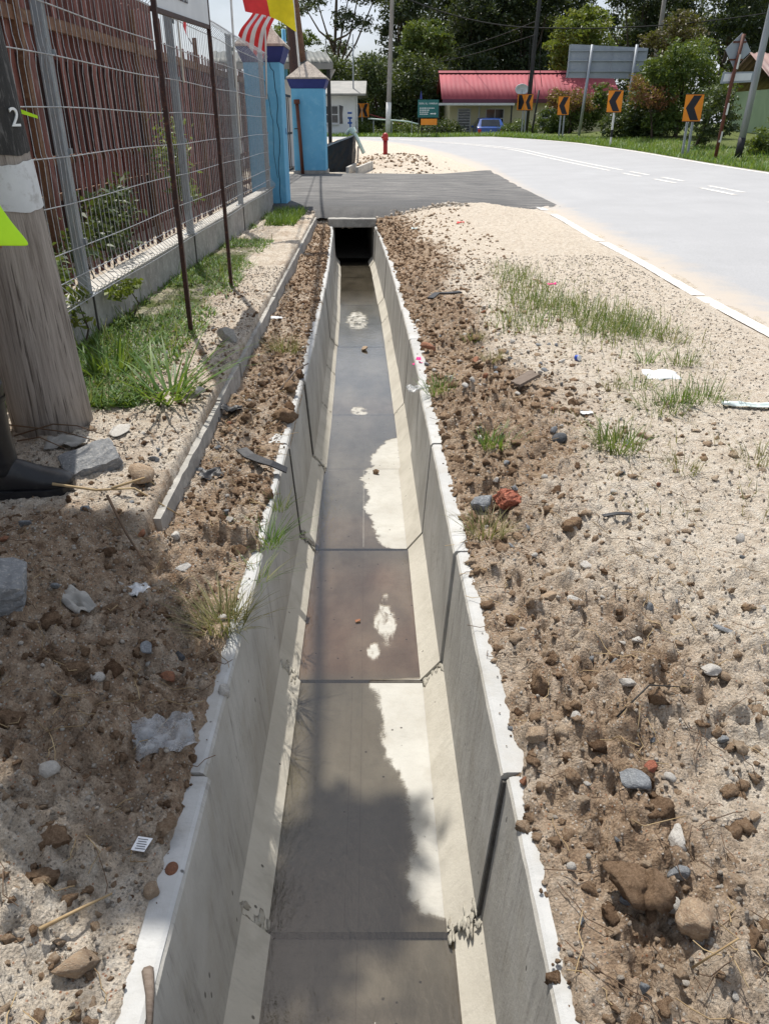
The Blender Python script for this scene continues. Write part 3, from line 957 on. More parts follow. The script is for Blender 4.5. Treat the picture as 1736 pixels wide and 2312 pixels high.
def bank(name, side, label):
    y = -1.7; ys = []
    while y < 13.35:
        ys.append(y); y += .0052 + .0021 * abs(y)
    ys = np.array(ys)
    if side > 0:
        nc = 330
        u = np.linspace(0, 1, nc) ** 1.25
        x0 = dc(ys) + .33 + edge_w(ys, 1) + .006
        X = x0[:, None] + (2.90 - x0)[:, None] * u[None, :]
    else:
        nc = 235
        u = np.linspace(0, 1, nc) ** 1.1
        x0 = dc(ys) - .33 - edge_w(ys, 2) + .012
        X = x0[:, None] + (-2.15 - x0)[:, None] * u[None, :]
    Y = np.repeat(ys[:, None], nc, 1)
    Z, S = (ground_r if side > 0 else ground_l)(X, Y)
    Z = Z.copy(); Z[:, 0] -= .02
    G = np.zeros_like(Z)
    if side < 0:
        k = X - kerb_x(Y)
        G = .55 * sstep(.25, .5, -k) * sstep(3.2, 4.0, Y) * (1 - .6 * sstep(9, 11, Y))
    idx = np.arange(X.size).reshape(X.shape)
    q = [idx[:-1, :-1], idx[:-1, 1:], idx[1:, 1:], idx[1:, :-1]]
    if side < 0: q = q[::-1]
    F = np.stack(q, -1).reshape(-1, 4)
    me = np_mesh(name, np.c_[X.ravel(), Y.ravel(), Z.ravel()], F, {'soil': S.ravel(), 'grass': G.ravel()}, True)
    return add_obj(name, me, 'soil', kind='structure')
bank('verge', 1, '')
bank('verge', -1, '')

# ------------------------------------------------------------------ driveway over the culvert
def build_driveway():
    xs = np.linspace(-2.55, 2.95, 111)
    u = np.r_[-.048, -.038, -.026, -.012, 0, .008, np.linspace(.02, 1, 90), 1.004, 1.008]
    yf = 13.25 + .10 * (fbm(xs * 1.2, xs * 0 + 3, 5, 3) - .5) * 2 + .9 * sstep(.6, 2.7, xs) + .06 * (vnoise(xs * 6, xs * 0, 8) - .5)
    yb = 21.7 + .25 * (fbm(xs * .8, xs * 0 + 9, 5, 3) - .5) * 2 + 1.6 * sstep(1.2, 2.8, xs)
    X = np.repeat(xs[None, :], len(u), 0)
    Y = yf[None, :] + (yb - yf)[None, :] * u[:, None]
    zt = .055 + (z_road(np.full_like(Y, 2.6), Y) + .010 - .055) * sstep(.9, 2.6, X)
    Z = zt + .008 * (fbm(X * 2, Y * 2, 4) - .5)
    drop = np.interp(u, [-.048, -.038, -.026, -.012, 0, .01, 1, 1.004, 1.008], [-.15, -.10, -.06, -.022, -.006, 0, 0, -.03, -.12])
    Z = Z + drop[:, None] * (1 - .9 * sstep(1.6, 2.6, X))
    lump = ((fbm(X * 16, Y * 16, 61, 3) - .5) * .05)
    Z = Z + lump * np.clip(-u * 60, 0, 1)[:, None]
    Y = Y + (fbm(X * 14, Y * 3, 71, 2) - .5) * .12 * np.clip(-u * 40, 0, 1)[:, None]
    dust = np.clip(u * 4, 0, 1)[:, None] * np.ones_like(X)
    dust = np.maximum(dust, sstep(1.6, 2.8, X))
    idx = np.arange(X.size).reshape(X.shape)
    F = np.stack([idx[:-1, :-1], idx[:-1, 1:], idx[1:, 1:], idx[1:, :-1]], -1).reshape(-1, 4)
    me = np_mesh('driveway', np.c_[X.ravel(), Y.ravel(), Z.ravel()], F, {'dust': dust.ravel()}, True)
    return add_obj('driveway', me, 'asphalt_new', kind='structure')
build_driveway()

cv = thing('culvert', 'box culvert with grey slab carrying the asphalt driveway over the drain', 'culvert', (-.5, 12.8, -.2))
mb = MB((-.5, 12.8, -.2))
mb.box((-.50, 12.90, -.155), (.76, .46, .125)); mb.build('cover_slab', 'concrete', cv, bevel=.01)
mb = MB((-.5, 12.8, -.2)); mb.box((-.66, 17.45, -.16), (1.6, 8.55, .10)); mb.build('roof_slab', 'concrete', cv)
for s in (-1, 1):
    mb = MB((-.5, 12.8, -.2))
    p = [(dc(12.8) + s * .30, 12.8), (dc(17) + s * .30, 17.2), (dc(17) + s * .30 - .5, 21.7)]
    for a, b in zip(p, p[1:]):
        mb.prism([(a[0], a[1], -.85), (a[0] + s * .15, a[1], -.85), (a[0] + s * .15, a[1], -.212), (a[0], a[1], -.212)], (a[0], a[1], 0), (b[0], b[1], 0))
    mb.build('side_wall', 'concrete', cv)
mb = MB((-.5, 12.8, -.2)); mb.box((-.75, 17.3, -.82), (1.7, 9.0, .06)); mb.build('invert', 'concrete', cv)
mb = MB((-.5, 12.8, -.2)); mb.box((-1.0, 21.9, -.5), (1.6, .1, .6)); mb.build('end_wall', 'concrete', cv)
# shoulders of packed rubble either side of the slab face
for s, x0, x1, lb in ((-1, -1.35, -.84, 'rough rubble packed left of the culvert slab'), (1, -.17, .55, 'rough rubble packed right of the culvert slab')):
    n = 40; V = []; F = []
    for i in range(n):
        x = x0 + (x1 - x0) * i / (n - 1)
        for j in range(12):
            t = j / 11
            V.append((x, 12.55 + t * .65 + .06 * random.random(), (-.26 + .26 * t) + .05 * (random.random() - .5)))
    for i in range(n - 1):
        for j in range(11):
            F.append((i * 12 + j, (i + 1) * 12 + j, (i + 1) * 12 + j + 1, i * 12 + j + 1))
    me = np_mesh('rubble', np.array(V), np.array(F), {'soil': np.full(len(V), .3), 'grass': np.zeros(len(V))})
    add_obj('rubble', me, 'soil', label=lb, cat='rubble', kind='stuff')

# ------------------------------------------------------------------ old kerb strip on the left
kerb = thing('kerb', 'old broken concrete kerb strip along the left side of the drain', 'kerb', (-.8, 2.3, 0))
y = 2.32
ki = 0
while y < 12.6:
    L = random.uniform(.55, 1.1) if y < 6 else random.uniform(1.0, 1.6)
    gap = random.choice((.006, .01, .06)) if y > 2.6 else .01
    y1 = min(y + L, 12.7)
    xs0, xs1 = float(kerb_x(y)), float(kerb_x(y1))
    z0 = .082 - .0115 * y; z1 = .082 - .0115 * y1
    wdt = .13
    mb = MB((-.8, 2.3, 0))
    n = 10
    for i in range(n):
        t = i / (n - 1); yy = y + (y1 - y) * t; xx = xs0 + (xs1 - xs0) * t; zz = z0 + (z1 - z0) * t
        j = .010 * (random.random() - .5)
        mb.v += [(xx + .028 + .8 + j, yy - 2.3, zz - .17), (xx + .022 + .8 + j, yy - 2.3, zz - .004 + j * .6), (xx + .8 - wdt, yy - 2.3, zz + .002), (xx + .8 - wdt, yy - 2.3, zz - .17)]
        if i:
            b = (i - 1) * 4
            for q in range(4):
                mb.f.append((b + q, b + (q + 1) % 4, b + 4 + (q + 1) % 4, b + 4 + q))
    mb.f += [(0, 3, 2, 1), tuple((n - 1) * 4 + q for q in range(4))]
    o = mb.build('kerb_block', 'concrete', kerb)
    o.location.z = random.uniform(-.008, .008)
    y = y1 + gap
    ki += 1

# ------------------------------------------------------------------ fence wall, mesh fence, rusty slat fence
FX = -1.80
wl = thing('fence_wall', 'low grey cement wall carrying the wire mesh fence', 'wall', (FX - .06, 8, 0))
mb = MB((FX - .06, 8, 0)); mb.box((FX - .07, 7.6, .02), (.14, 11.6, .56)); mb.build('wall_body', 'concrete', wl)
mb = MB((FX - .06, 8, 0)); mb.box((FX - .066, 7.6, .3055), (.155, 11.6, .012)); mb.build('coping', 'concrete_pale', wl)
for yy in (4.72, 7.55, 10.38):
    mb = MB((FX - .06, 8, 0)); mb.box((FX + .004, yy + .12, .02), (.012, .012, .556)); mb.build('stain_joint', 'joint_mortar', wl)

mf = thing('mesh_fence', 'galvanised wire mesh fence with rolled edges and grey steel posts', 'fence', (FX, 8, .3))
OFF = (FX, 8, .3)
posts = [-.9, 1.93, 4.76, 7.58, 10.40, 12.98]
for yy in posts:
    mb = MB(OFF)
    mb.box((FX - .005, yy, 1.22), (.06, .06, 1.84))
    mb.box((FX - .005, yy, .318), (.11, .12, .008))
    p = mb.build('post', 'galv', mf, bevel=.006)
    mb = MB(OFF); mb.box((FX - .005, yy, 2.145), (.066, .066, .012)); mb.build('post_cap', 'galv', p)
    for zz in (.62, 1.1, 1.58, 2.0):
        MB(OFF).box((FX + .03, yy + .035, zz), (.014, .03, .03)).build('clip', 'galv', p)
def wire_tubes(paths, r, n=4):
    """paths: list of (k,3) arrays -> joined thin tubes"""
    V = []; F = []; base = 0
    for P in paths:
        P = np.asarray(P, dtype=float)
        T = np.gradient(P, axis=0); T /= np.linalg.norm(T, axis=1)[:, None] + 1e-9
        A = np.cross(T, np.array([.31, .77, .55])); A /= np.linalg.norm(A, axis=1)[:, None] + 1e-9
        B = np.cross(T, A)
        k = len(P)
        for j in range(n):
            an = 2 * math.pi * j / n
            V.append(P + (A * math.cos(an) + B * math.sin(an)) * r)
        for j in range(n):
            j2 = (j + 1) % n
            i = np.arange(k - 1)
            F.append(np.stack([base + j * k + i, base + j2 * k + i, base + j2 * k + i + 1, base + j * k + i + 1], -1))
        base += k * n
    return np.concatenate(V), np.concatenate(F)
prof = [(-.012, .345), (.055, .335), (.085, .385), (.012, .455), (.004, .60), (.003, .84), (.012, 1.06), (.003, 1.10), (.003, 1.5), (.012, 1.56), (.003, 1.62), (.002, 1.95), (.004, 2.02), (.075, 2.09), (.050, 2.14), (-.02, 2.125)]
hz = [.335, .455, .60, .84, 1.08, 1.32, 1.56, 1.80, 2.02, 2.13]
for pi in range(len(posts) - 1):
    a, b = posts[pi] + .035, posts[pi + 1] - .035
    sag = random.uniform(-.01, .01)
    vert = []
    ny = int((b - a) / .075)
    dent = random.uniform(.3, .7)
    for k in range(ny + 1):
        yy = a + (b - a) * k / ny
        w = .02 * math.sin((yy - a) / (b - a) * math.pi) * (1 if pi % 2 else .6)
        vert.append([(FX + .03 + x + w, yy + .004 * math.sin(k * 2.1), z) for x, z in prof])
    hor = []
    for z in hz:
        xo = np.interp(z, [p[1] for p in prof[3:13]], [p[0] for p in prof[3:13]])
        if z < .4: xo = .06
        if z > 2.1: xo = .05
        yy = np.linspace(a - .03, b + .03, 22)
        zz = z + .004 * np.sin((yy - a) * 2.3 + z * 5) + .006 * np.sin((yy - a) / (b - a) * math.pi) * (1 if z < 1.2 else -1)
        w = .02 * np.sin((yy - a) / (b - a) * math.pi) * (1 if pi % 2 else .6)
        hor.append(np.c_[FX + .03 + xo + w + .004, yy, zz])
    V, F = wire_tubes(vert, .0027)
    V2, F2 = wire_tubes(hor, .0038)
    V = np.concatenate([V, V2]) - np.array(OFF); F = np.concatenate([F, F2 + len(V) - len(V2)])
    add_obj('mesh_panel', np_mesh('mesh_panel', V, F), 'wire', mf, kind='stuff')

SX = -2.52
sf = thing('slat_fence', 'tall rusty brown fence of upright metal slats behind the wire mesh', 'fence', (SX, 8, .05))
O2 = (SX, 8, .05)
yy = 1.6; i = 0
while yy < 17.6:
    wv = random.uniform(.075, .10)
    top = (2.27 if yy < 10.15 else 2.06) + random.uniform(-.012, .012) + (.25 if yy < 6.2 else 0)
    mb = MB(O2)
    lean = random.uniform(-.012, .012)
    xo = SX + random.uniform(-.008, .008)
    # folded slat: shallow channel with a rounded top
    h0 = .06
    sec = [(-.5, -.004), (-.28, .008), (.28, .008), (.5, -.004)]
    P = []
    for zz, sc in ((h0, 1), (top - .05, 1), (top - .015, .78), (top, .4)):
        for s, d in sec:
            P.append((xo + d, yy + s * wv * sc + lean * zz, zz))
    Fs = []
    for q in range(3):
        for c_ in range(3):
            Fs.append((q * 4 + c_, q * 4 + c_ + 1, (q + 1) * 4 + c_ + 1, (q + 1) * 4 + c_))
    mb.add(P, Fs)
    mb.build('slat', 'rust_brown' if random.random() < .55 else 'rust_slat_pale', sf)
    yy += .185 + random.uniform(-.006, .006)
for zz, h in ((1.90, .085), (.98, .06), (.72, .05), (.25, .06)):
    mb = MB(O2); mb.box((SX + .035 if zz > 1.5 else SX - .04, 9.4, zz), (.035, 16, h)); mb.build('rail', 'rust_rail', sf)
for yy in (3.3, 6.1, 8.9, 11.7, 14.5, 17.3):
    mb = MB(O2); mb.box((SX + .05, yy, 1.12), (.05, .055, 2.2)); mb.build('fence_post', 'rust_rail', sf)
mb = MB(O2); mb.box((SX - .10, 5.9, 2.05), (.012, 8.6, .72)); mb.build('top_sheet', 'rust_brown', sf)
mb = MB(O2); mb.box((SX - .12, 7.4, .86), (.012, 12, .24)); mb.build('panel', 'rust_slat_pale', sf)
for k in range(26):
    yk = 3.4 + k * .37
    mb = MB(O2)
    mb.box((SX - .02, yk, .85), (.012, .05 + .05 * random.random(), .2), (random.uniform(-.5, .5), 0, 0))
    mb.build('ornament', 'rust_brown', sf)
mb = MB(O2); mb.box((SX - .55, 9.5, 1.0), (.05, 16.6, 2.0)); mb.build('gap_shade_sheet', 'interior_shade', sf)  # dark sheet added in place of the shade seen between the slats

# ------------------------------------------------------------------ gate pillars
def pillar(loc, w, h, label, seed):
    x, y, z = loc
    t = thing('gate_pillar', label, 'pillar', loc, 0, 'blue gate pillars')
    MB().box((0, 0, h / 2 + .04), (w, w, h - .08)).build('shaft', 'blue_wall', t, bevel=.012)
    MB().box((0, 0, .03), (w + .06, w + .06, .10)).build('footing', 'concrete', t, bevel=.01)
    b = MB()
    b.add([(sx * a, sy * a, zz) for zz, a in ((h, w / 2 + .004), (h + .05, w / 2 + .03), (h + .17, w / 2 + .075), (h + .2, w / 2 + .085)) for sx, sy in ((-1, -1), (1, -1), (1, 1), (-1, 1))],
          [(0, 3, 2, 1), (12, 13, 14, 15)] + [(l * 4 + k, l * 4 + (k + 1) % 4, l * 4 + 4 + (k + 1) % 4, l * 4 + 4 + k) for l in range(3) for k in range(4)])
    b.build('moulding', 'navy_band', t)
    c = MB()
    a = w / 2 + .10
    levels = [(h + .203, a), (h + .235, a), (h + .36, a * .66), (h + .52, a * .28), (h + .60, .015)]
    c.add([(sx * q, sy * q, zz) for zz, q in levels for sx, sy in ((-1, -1), (1, -1), (1, 1), (-1, 1))],
          [(0, 3, 2, 1), (16, 17, 18, 19)] + [(l * 4 + k, l * 4 + (k + 1) % 4, l * 4 + 4 + (k + 1) % 4, l * 4 + 4 + k) for l in range(4) for k in range(4)])
    c.build('cap', 'cap_concrete', t)
    return t
p1 = pillar((-1.875, 13.83, -.04), .56, 2.10, 'near blue gate pillar with a long crack down its front', 1)
p2 = pillar((-1.90, 22.0, .05), .80, 1.93, 'far blue gate pillar with a rusty pipe standing against it', 2)
# cracks: thin dark fissures down the front of the near pillar
for x0, pts in ((0, [(.14, 2.10), (.16, 2.02), (.20, 1.98), (.21, 1.75), (.235, 1.62), (.235, 1.5), (.22, 1.40), (.21, 1.28), (.235, 1.18), (.235, 1.0), (.225, .85), (.20, .72), (.19, .58), (.205, .42), (.19, .28), (.20, .1)]),
                (1, [(-.03, 2.02), (-.01, 1.9), (.06, 1.84), (.08, 1.70), (.11, 1.56), (.12, 1.40), (.15, 1.30), (.14, 1.05), (.13, .85), (.15, .66), (.16, .56), (.17, .48)])):
    mb = MB()
    for (xa, za), (xb, zb) in zip(pts, pts[1:]):
        mb.bar((xa - .02, -.2815, za), (xb - .02, -.2815, zb), .010 if x0 == 0 else .006, .004, (0, 1, 0))
    mb.build('crack', 'crack_dark', p1)
mb = MB(); mb.box((.281, .1, 1.15), (.006, .06, .09)); mb.build('hinge_plate', 'navy_band', p1)
gp = thing('rusty_pipe', 'rusty brown pipe standing upright against the far pillar', 'pipe', (-2.09, 21.52, .04))
MB().tube([(0, 0, 0), (-.03, 0, .8), (-.07, .0, 1.62)], .045, 10).build('pipe_shaft', 'rust_pipe', gp, True)
MB().tube([(-.07, 0, 1.60), (-.072, 0, 1.70)], .075, 10).build('pipe_head', 'rust_pipe', gp)
MB().tube([(-.16, -.02, 1.05), (-.04, -.03, 1.06)], .014, 6).build('bolt', 'metal_dark', gp)
# sliding gate leaf between the pillars, edge-on
gt = thing('gate', 'dark steel gate leaf standing edge-on behind the blue pillars', 'gate', (-2.33, 18, .05))
for k in range(18):
    MB().box((0, -3.3 + k * .38, .95), (.02, .03, 1.6)).build('gate_bar', 'metal_dark', gt)
for zz in (.15, .95, 1.75):
    MB().box((.022, 0, zz), (.02, 6.8, .05)).build('gate_rail', 'metal_dark', gt)

# ------------------------------------------------------------------ leaning utility pole with painted number
PX, PY = -1.415, 3.12
TX = -.043
up = thing('utility_pole', 'grey timber utility pole with black and white bands and a number', 'utility pole', (PX, PY, 0))
def pc(z): return (TX * z, 0, z)
def pr(z): return .163 - .010 * z
zs = [-.2, .3, .8, 1.4, 2.2, 3.2, 4.3, 5.0]
MB().tube([pc(z) for z in zs], [pr(z) for z in zs], 40).build('shaft', 'pole_wood', up, True)
for nm, z0, z1, mt, ex in (('white_band', .955, 1.115, 'pole_paint', .004), ('tar_band', 1.145, 1.9, 'pole_tar', .003)):
    n = 44; V = []; F = []
    for j, z in enumerate((z0, z1)):
        for k in range(n):
            an = 2 * math.pi * k / n
            zz = z + (.008 * math.sin(an * 3 + j) + .006 * random.random())
            V.append((pc(zz)[0] + math.cos(an) * (pr(zz) + ex), math.sin(an) * (pr(zz) + ex), zz))
    for k in range(n):
        F.append((k, (k + 1) % n, n + (k + 1) % n, n + k))
    add_obj(nm, np_mesh(nm, np.array(V), np.array(F), None, True), mt, up)
ang = R(76)
zt = 1.235
rr = pr(zt) + .006
text_obj('2', .088, 'letter_white', up, (pc(zt)[0] + math.sin(ang) * rr, -math.cos(ang) * rr, zt), (R(90), 0, ang), 'CENTER', .002, 1.25, 'painted_number')
MB().bar((-.5, .04, 4.75), (.62, -.02, 4.72), .07, .09).build('crossarm', 'bark', up)
for xx in (-.45, .15, .5):
    MB().tube([(xx, .02, 4.78), (xx, .02, 4.90)], [.03, .022], 8).build('insulator', 'dish', up)
# yellow tag strip pinched at the pole edge
mb = MB(); mb.add([(-1.345, 3.16, 1.298), (-1.282, 3.20, 1.270), (-1.282, 3.20, 1.260), (-1.345, 3.16, 1.282)], [(0, 1, 2, 3)])
o = mb.build('tape_strip', 'hi_vis', None, label='thin yellow tape strip sticking out beside the utility pole', cat='tape')
o.modifiers.new('s', 'SOLIDIFY').thickness = .003

# overhead cables strung along the verge above the frame
def cable(name, pts, r, label, sag=.25):
    P = []
    for a, b in zip(pts, pts[1:]):
        for t in np.linspace(0, 1, 20, endpoint=False):
            p = Vector(a).lerp(Vector(b), t); p.z -= sag * 4 * t * (1 - t)
            P.append(p)
    P.append(Vector(pts[-1]))
    return MB().tube(P, r, 6).build(name, 'cable', None, True, label=label, cat='cable')
cable('overhead_cable', [(-1.0, -12, 5.0), (-1.0, 3.1, 4.86), (-1.72, 15.0, 4.75), (-2.45, 24.0, 5.2), (-3.4, 40, 5.6)], .022, 'thick black bundled cable strung overhead along the verge', .10)
cable('overhead_cable', [(-1.26, -12, 5.1), (-1.26, 3.1, 4.92), (-2.6, 24.0, 5.3)], .009, 'thin black wire strung above the left verge', .16)

# ------------------------------------------------------------------ sign board on two thin posts
bd = thing('notice_board', 'white notice board on two thin maroon steel posts', 'sign board', (-1.235, 4.87, 0))
OB = (-1.235, 4.87, 0)
for (xa, ya), zg in (((-1.225, 4.87), .06), ((-1.245, 6.42), .04)):
    mb = MB(OB); mb.box((xa, ya, 1.35), (.026, .026, 2.7)); mb.build('post', 'maroon_steel', bd)
mb = MB(OB); mb.add([(x, y, z) for x in (-1.236, -1.246) for y, z in ((4.885, 1.80), (6.405, 1.86), (6.405, 2.70), (4.885, 2.64))], [(0, 1, 2, 3), (7, 6, 5, 4), (0, 4, 5, 1), (1, 5, 6, 2), (2, 6, 7, 3), (3, 7, 4, 0)])
board = mb.build('board', 'board_white', bd)
mb = MB(OB); mb.bar((-1.236, 4.86, 1.787), (-1.246, 6.43, 1.847), .024); mb.bar((-1.236, 4.86, 2.655), (-1.246, 6.43, 2.715), .024); mb.build('frame_rail', 'maroon_steel', bd)
text_obj('1 OGOS - 30 SEPTEMBER 2023', .085, 'letter_dark', board, (-1.2295 - OB[0], 5.40 - OB[1], 1.895), (R(90), R(-2.2), R(90)), 'CENTER', .0008, .62)

# ------------------------------------------------------------------ flags
def cloth(name, corner, ux, uz, nx, nz, wave, stripes, parent, off):
    """wavy flag: corner at the hoist top; ux fly vector, uz hoist vector (down). one mesh, material per stripe"""
    corner = Vector(corner); ux = Vector(ux); uz = Vector(uz)
    nrm = ux.cross(uz).normalized()
    V = []; F = []
    for i in range(nx + 1):
        for j in range(nz + 1):
            s, t = i / nx, j / nz
            V.append(tuple(corner + ux * s + uz * t + nrm * (wave * s * math.sin(s * 9 + t * 4.2) + wave * .5 * s * math.sin(t * 11 + s * 4)) + uz.normalized() * .06 * s * math.sin(t * 3 + s * 5) - Vector(off)))
    me = bpy.data.meshes.new(name)
    for i in range(nx):
        for j in range(nz):
            a = i * (nz + 1) + j
            F.append((a, a + 1, a + nz + 2, a + nz + 1))
    me.from_pydata(V, [], F)
    mats = []
    for i in range(nx):
        for j in range(nz):
            mats.append(stripes((i + .5) / nx, (j + .5) / nz))
    names = sorted(set(mats))
    for nme in names: me.materials.append(M[nme])
    for p, mm in zip(me.polygons, mats):
        p.material_index = names.index(mm); p.use_smooth = True
    o = add_obj(name, me, None, parent)
    return o
fl = thing('flag', 'red and yellow flag flying from a white pole on the fence', 'flag', (-1.75, 10.45, .3))
MB((-1.75, 10.45, .3)).tube([(-1.77, 10.45, .9), (-1.745, 10.45, 2.5), (-1.73, 10.45, 3.2)], .013, 8).build('flagpole', 'pole_white', fl, True)
cloth('flag_cloth', (-1.73, 10.45, 3.10), (.56, .22, -.12), (.13, .05, -.72), 22, 18, .05, lambda s, t: 'flag_red' if (s < .52) else 'flag_yellow', fl, (-1.75, 10.45, .3))
fl = thing('flag', 'red and white striped flag drooping in front of the near pillar cap', 'flag', (-1.72, 13.2, .3))
MB((-1.72, 13.2, .3)).tube([(-1.78, 13.2, 1.55), (-1.735, 13.2, 2.45), (-1.70, 13.2, 3.1)], .013, 8).build('flagpole', 'pole_white', fl, True)
cloth('flag_cloth', (-1.70, 13.18, 3.05), (-.40, .02, -.72), (.24, .02, -.26), 24, 21, .06, lambda s, t: 'flag_red' if int(t * 7) % 2 == 0 else 'flag_white', fl, (-1.72, 13.2, .3))
fl = thing('flag', 'small red and white striped flag hanging below the notice board', 'flag', (-1.72, 7.55, .3))
MB((-1.72, 7.55, .3)).tube([(-1.72, 7.56, 1.55), (-1.715, 7.56, 2.6)], .009, 8).build('flagpole', 'pole_white', fl, True)
cloth('flag_cloth', (-1.70, 7.54, 2.32), (.10, -.28, -.22), (.05, -.10, -.26), 16, 14, .02, lambda s, t: 'flag_red' if int((t * .6 + s * .4) * 7) % 2 == 1 else 'flag_white', fl, (-1.72, 7.55, .3))

# ------------------------------------------------------------------ person at the left edge
def skin_obj(name, pts, edges, radii, mat, parent, root=0, sub=2):
    me = bpy.data.meshes.new(name)
    me.from_pydata(pts, edges, [])
    o = add_obj(name, me, mat, parent)
    sk = o.modifiers.new('skin', 'SKIN')
    sk.use_smooth_shade = True
    for v, r in zip(me.skin_vertices[0].data, radii):
        v.radius = (r, r) if not isinstance(r, tuple) else r
    me.skin_vertices[0].data[root].use_root = True
    ss = o.modifiers.new('sub', 'SUBSURF'); ss.levels = sub; ss.render_levels = sub
    return o
gx, gy = -1.40, 2.50
gz = ground_h(-1.3, 2.5)
pe = thing('person', 'person in black rubber boots and a yellow high visibility vest beside the pole', 'person', (gx, gy, gz), R(2))
bp = [(-.02, 0, .95), (-.02, 0, 1.15), (-.02, 0, 1.36), (-.01, 0, 1.47), (.01, 0, 1.56), (.025, 0, 1.66),
      (-.02, .10, .90), (-.01, .11, .50), (-.03, .11, .12), (-.02, -.10, .90), (.02, -.09, .50), (-.02, -.08, .12),
      (-.02, .19, 1.38), (-.06, .25, 1.10), (.02, .24, .88), (.06, .235, .80), (-.02, -.19, 1.38), (-.07, -.25, 1.10), (-.02, -.24, .87), (.02, -.235, .79)]
be = [(0, 1), (1, 2), (2, 3), (3, 4), (4, 5), (0, 6), (6, 7), (7, 8), (0, 9), (9, 10), (10, 11), (2, 12), (12, 13), (13, 14), (14, 15), (2, 16), (16, 17), (17, 18), (18, 19)]
br = [.13, .125, .14, .06, .075, .09, .085, .06, .045, .085, .06, .045, .055, .042, .032, .028, .055, .042, .032, .028]
skin_obj('body', bp, be, br, 'skin', pe)
# hands' fingers
for s, (hx, hy, hz_) in ((1, bp[15]), (-1, bp[19])):
    for k in range(4):
        mb = MB(); bx = hx - .018 + .013 * k
        mb.tube([(bx, hy, hz_ + .0), (bx + .006, hy - s * .004, hz_ - .045), (bx + .010, hy - s * .014, hz_ - .075 + .006 * abs(k - 1.5))], [.009, .008, .006], 7)
        mb.build('finger', 'skin', pe, True)
    MB().tube([(hx + .02, hy, hz_ + .03), (hx + .045, hy - s * .01, hz_ + .0), (hx + .05, hy - s * .015, hz_ - .025)], [.010, .009, .007], 7).build('thumb', 'skin', pe, True)
tp = [(-.02, 0, 1.0), (-.02, 0, .90), (-.02, .10, .84), (-.01, .11, .50), (-.03, .11, .30), (-.02, -.10, .84), (.0, -.10, .50), (-.02, -.085, .30)]
skin_obj('trousers', tp, [(0, 1), (1, 2), (2, 3), (3, 4), (1, 5), (5, 6), (6, 7)], [.15, .14, .105, .082, .07, .105, .082, .07], 'trouser', pe)
vp = [(-.02, 0, .93), (-.02, 0, 1.15), (-.02, 0, 1.37), (-.02, 0, 1.43)]
skin_obj('vest', vp, [(0, 1), (1, 2), (2, 3)], [(.155, .19), (.15, .185), (.15, .2), (.09, .13)], 'hi_vis', pe)
skin_obj('shirt_sleeve', [(-.02, .15, 1.38), (-.05, .235, 1.18)], [(0, 1)], [.07, .062], 'trouser', pe)
skin_obj('shirt_sleeve', [(-.02, -.15, 1.38), (-.05, -.235, 1.18)], [(0, 1)], [.07, .062], 'trouser', pe)
# open front flap of the vest swinging forward
V = []; F = []
n1, n2 = 10, 8
for i in range(n1 + 1):
    for j in range(n2 + 1):
        s, t = i / n1, j / n2
        z = 1.36 - t * (.53 + .03 * s)
        out_ = .10 + t * t * .19 * s + .012 * math.sin(t * 9 + s * 3) * s
        V.append((out_ - .03 * (1 - s), .02 - .16 * (1 - s) + .05 * t * s, z))
for i in range(n1):
    for j in range(n2):
        a = i * (n2 + 1) + j
        F.append((a, a + 1, a + n2 + 2, a + n2 + 1))
me = bpy.data.meshes.new('vest_flap'); me.from_pydata(V, [], F)
me.materials.append(M['hi_vis']); me.materials.append(M['reflective'])
for p in me.polygons:
    p.use_smooth = True
    if 5 <= (p.index % n2) <= 5: p.material_index = 1
o = add_obj('vest_flap', me, None, pe); o.modifiers.new('s', 'SOLIDIFY').thickness = .006
o.modifiers.new('ss', 'SUBSURF').render_levels = 2
skin_obj('hair', [(.0, 0, 1.66), (.01, 0, 1.71)], [(0, 1)], [.092, .08], 'hair', pe)
mb = MB()
for sy in (-1, 1):
    mb.box((.098, sy * .033, 1.645), (.012, .022, .010))
mb.build('eyes', 'letter_dark', pe, bevel=.004)
MB().add([(.11, 0, 1.635), (.135, .0, 1.60), (.105, .018, 1.595), (.105, -.018, 1.595)], [(0, 1, 2), (0, 3, 1), (1, 3, 2), (0, 2, 3)]).build('nose', 'skin', pe)
MB().box((.098, 0, 1.565), (.010, .045, .008)).build('mouth', 'brick_red', pe)
for sy in (-1, 1):
    MB().tube([(.01, sy * .085, 1.61), (.0, sy * .098, 1.64), (.015, sy * .09, 1.66)], [.012, .014, .01], 6).build('ear', 'skin', pe, True)
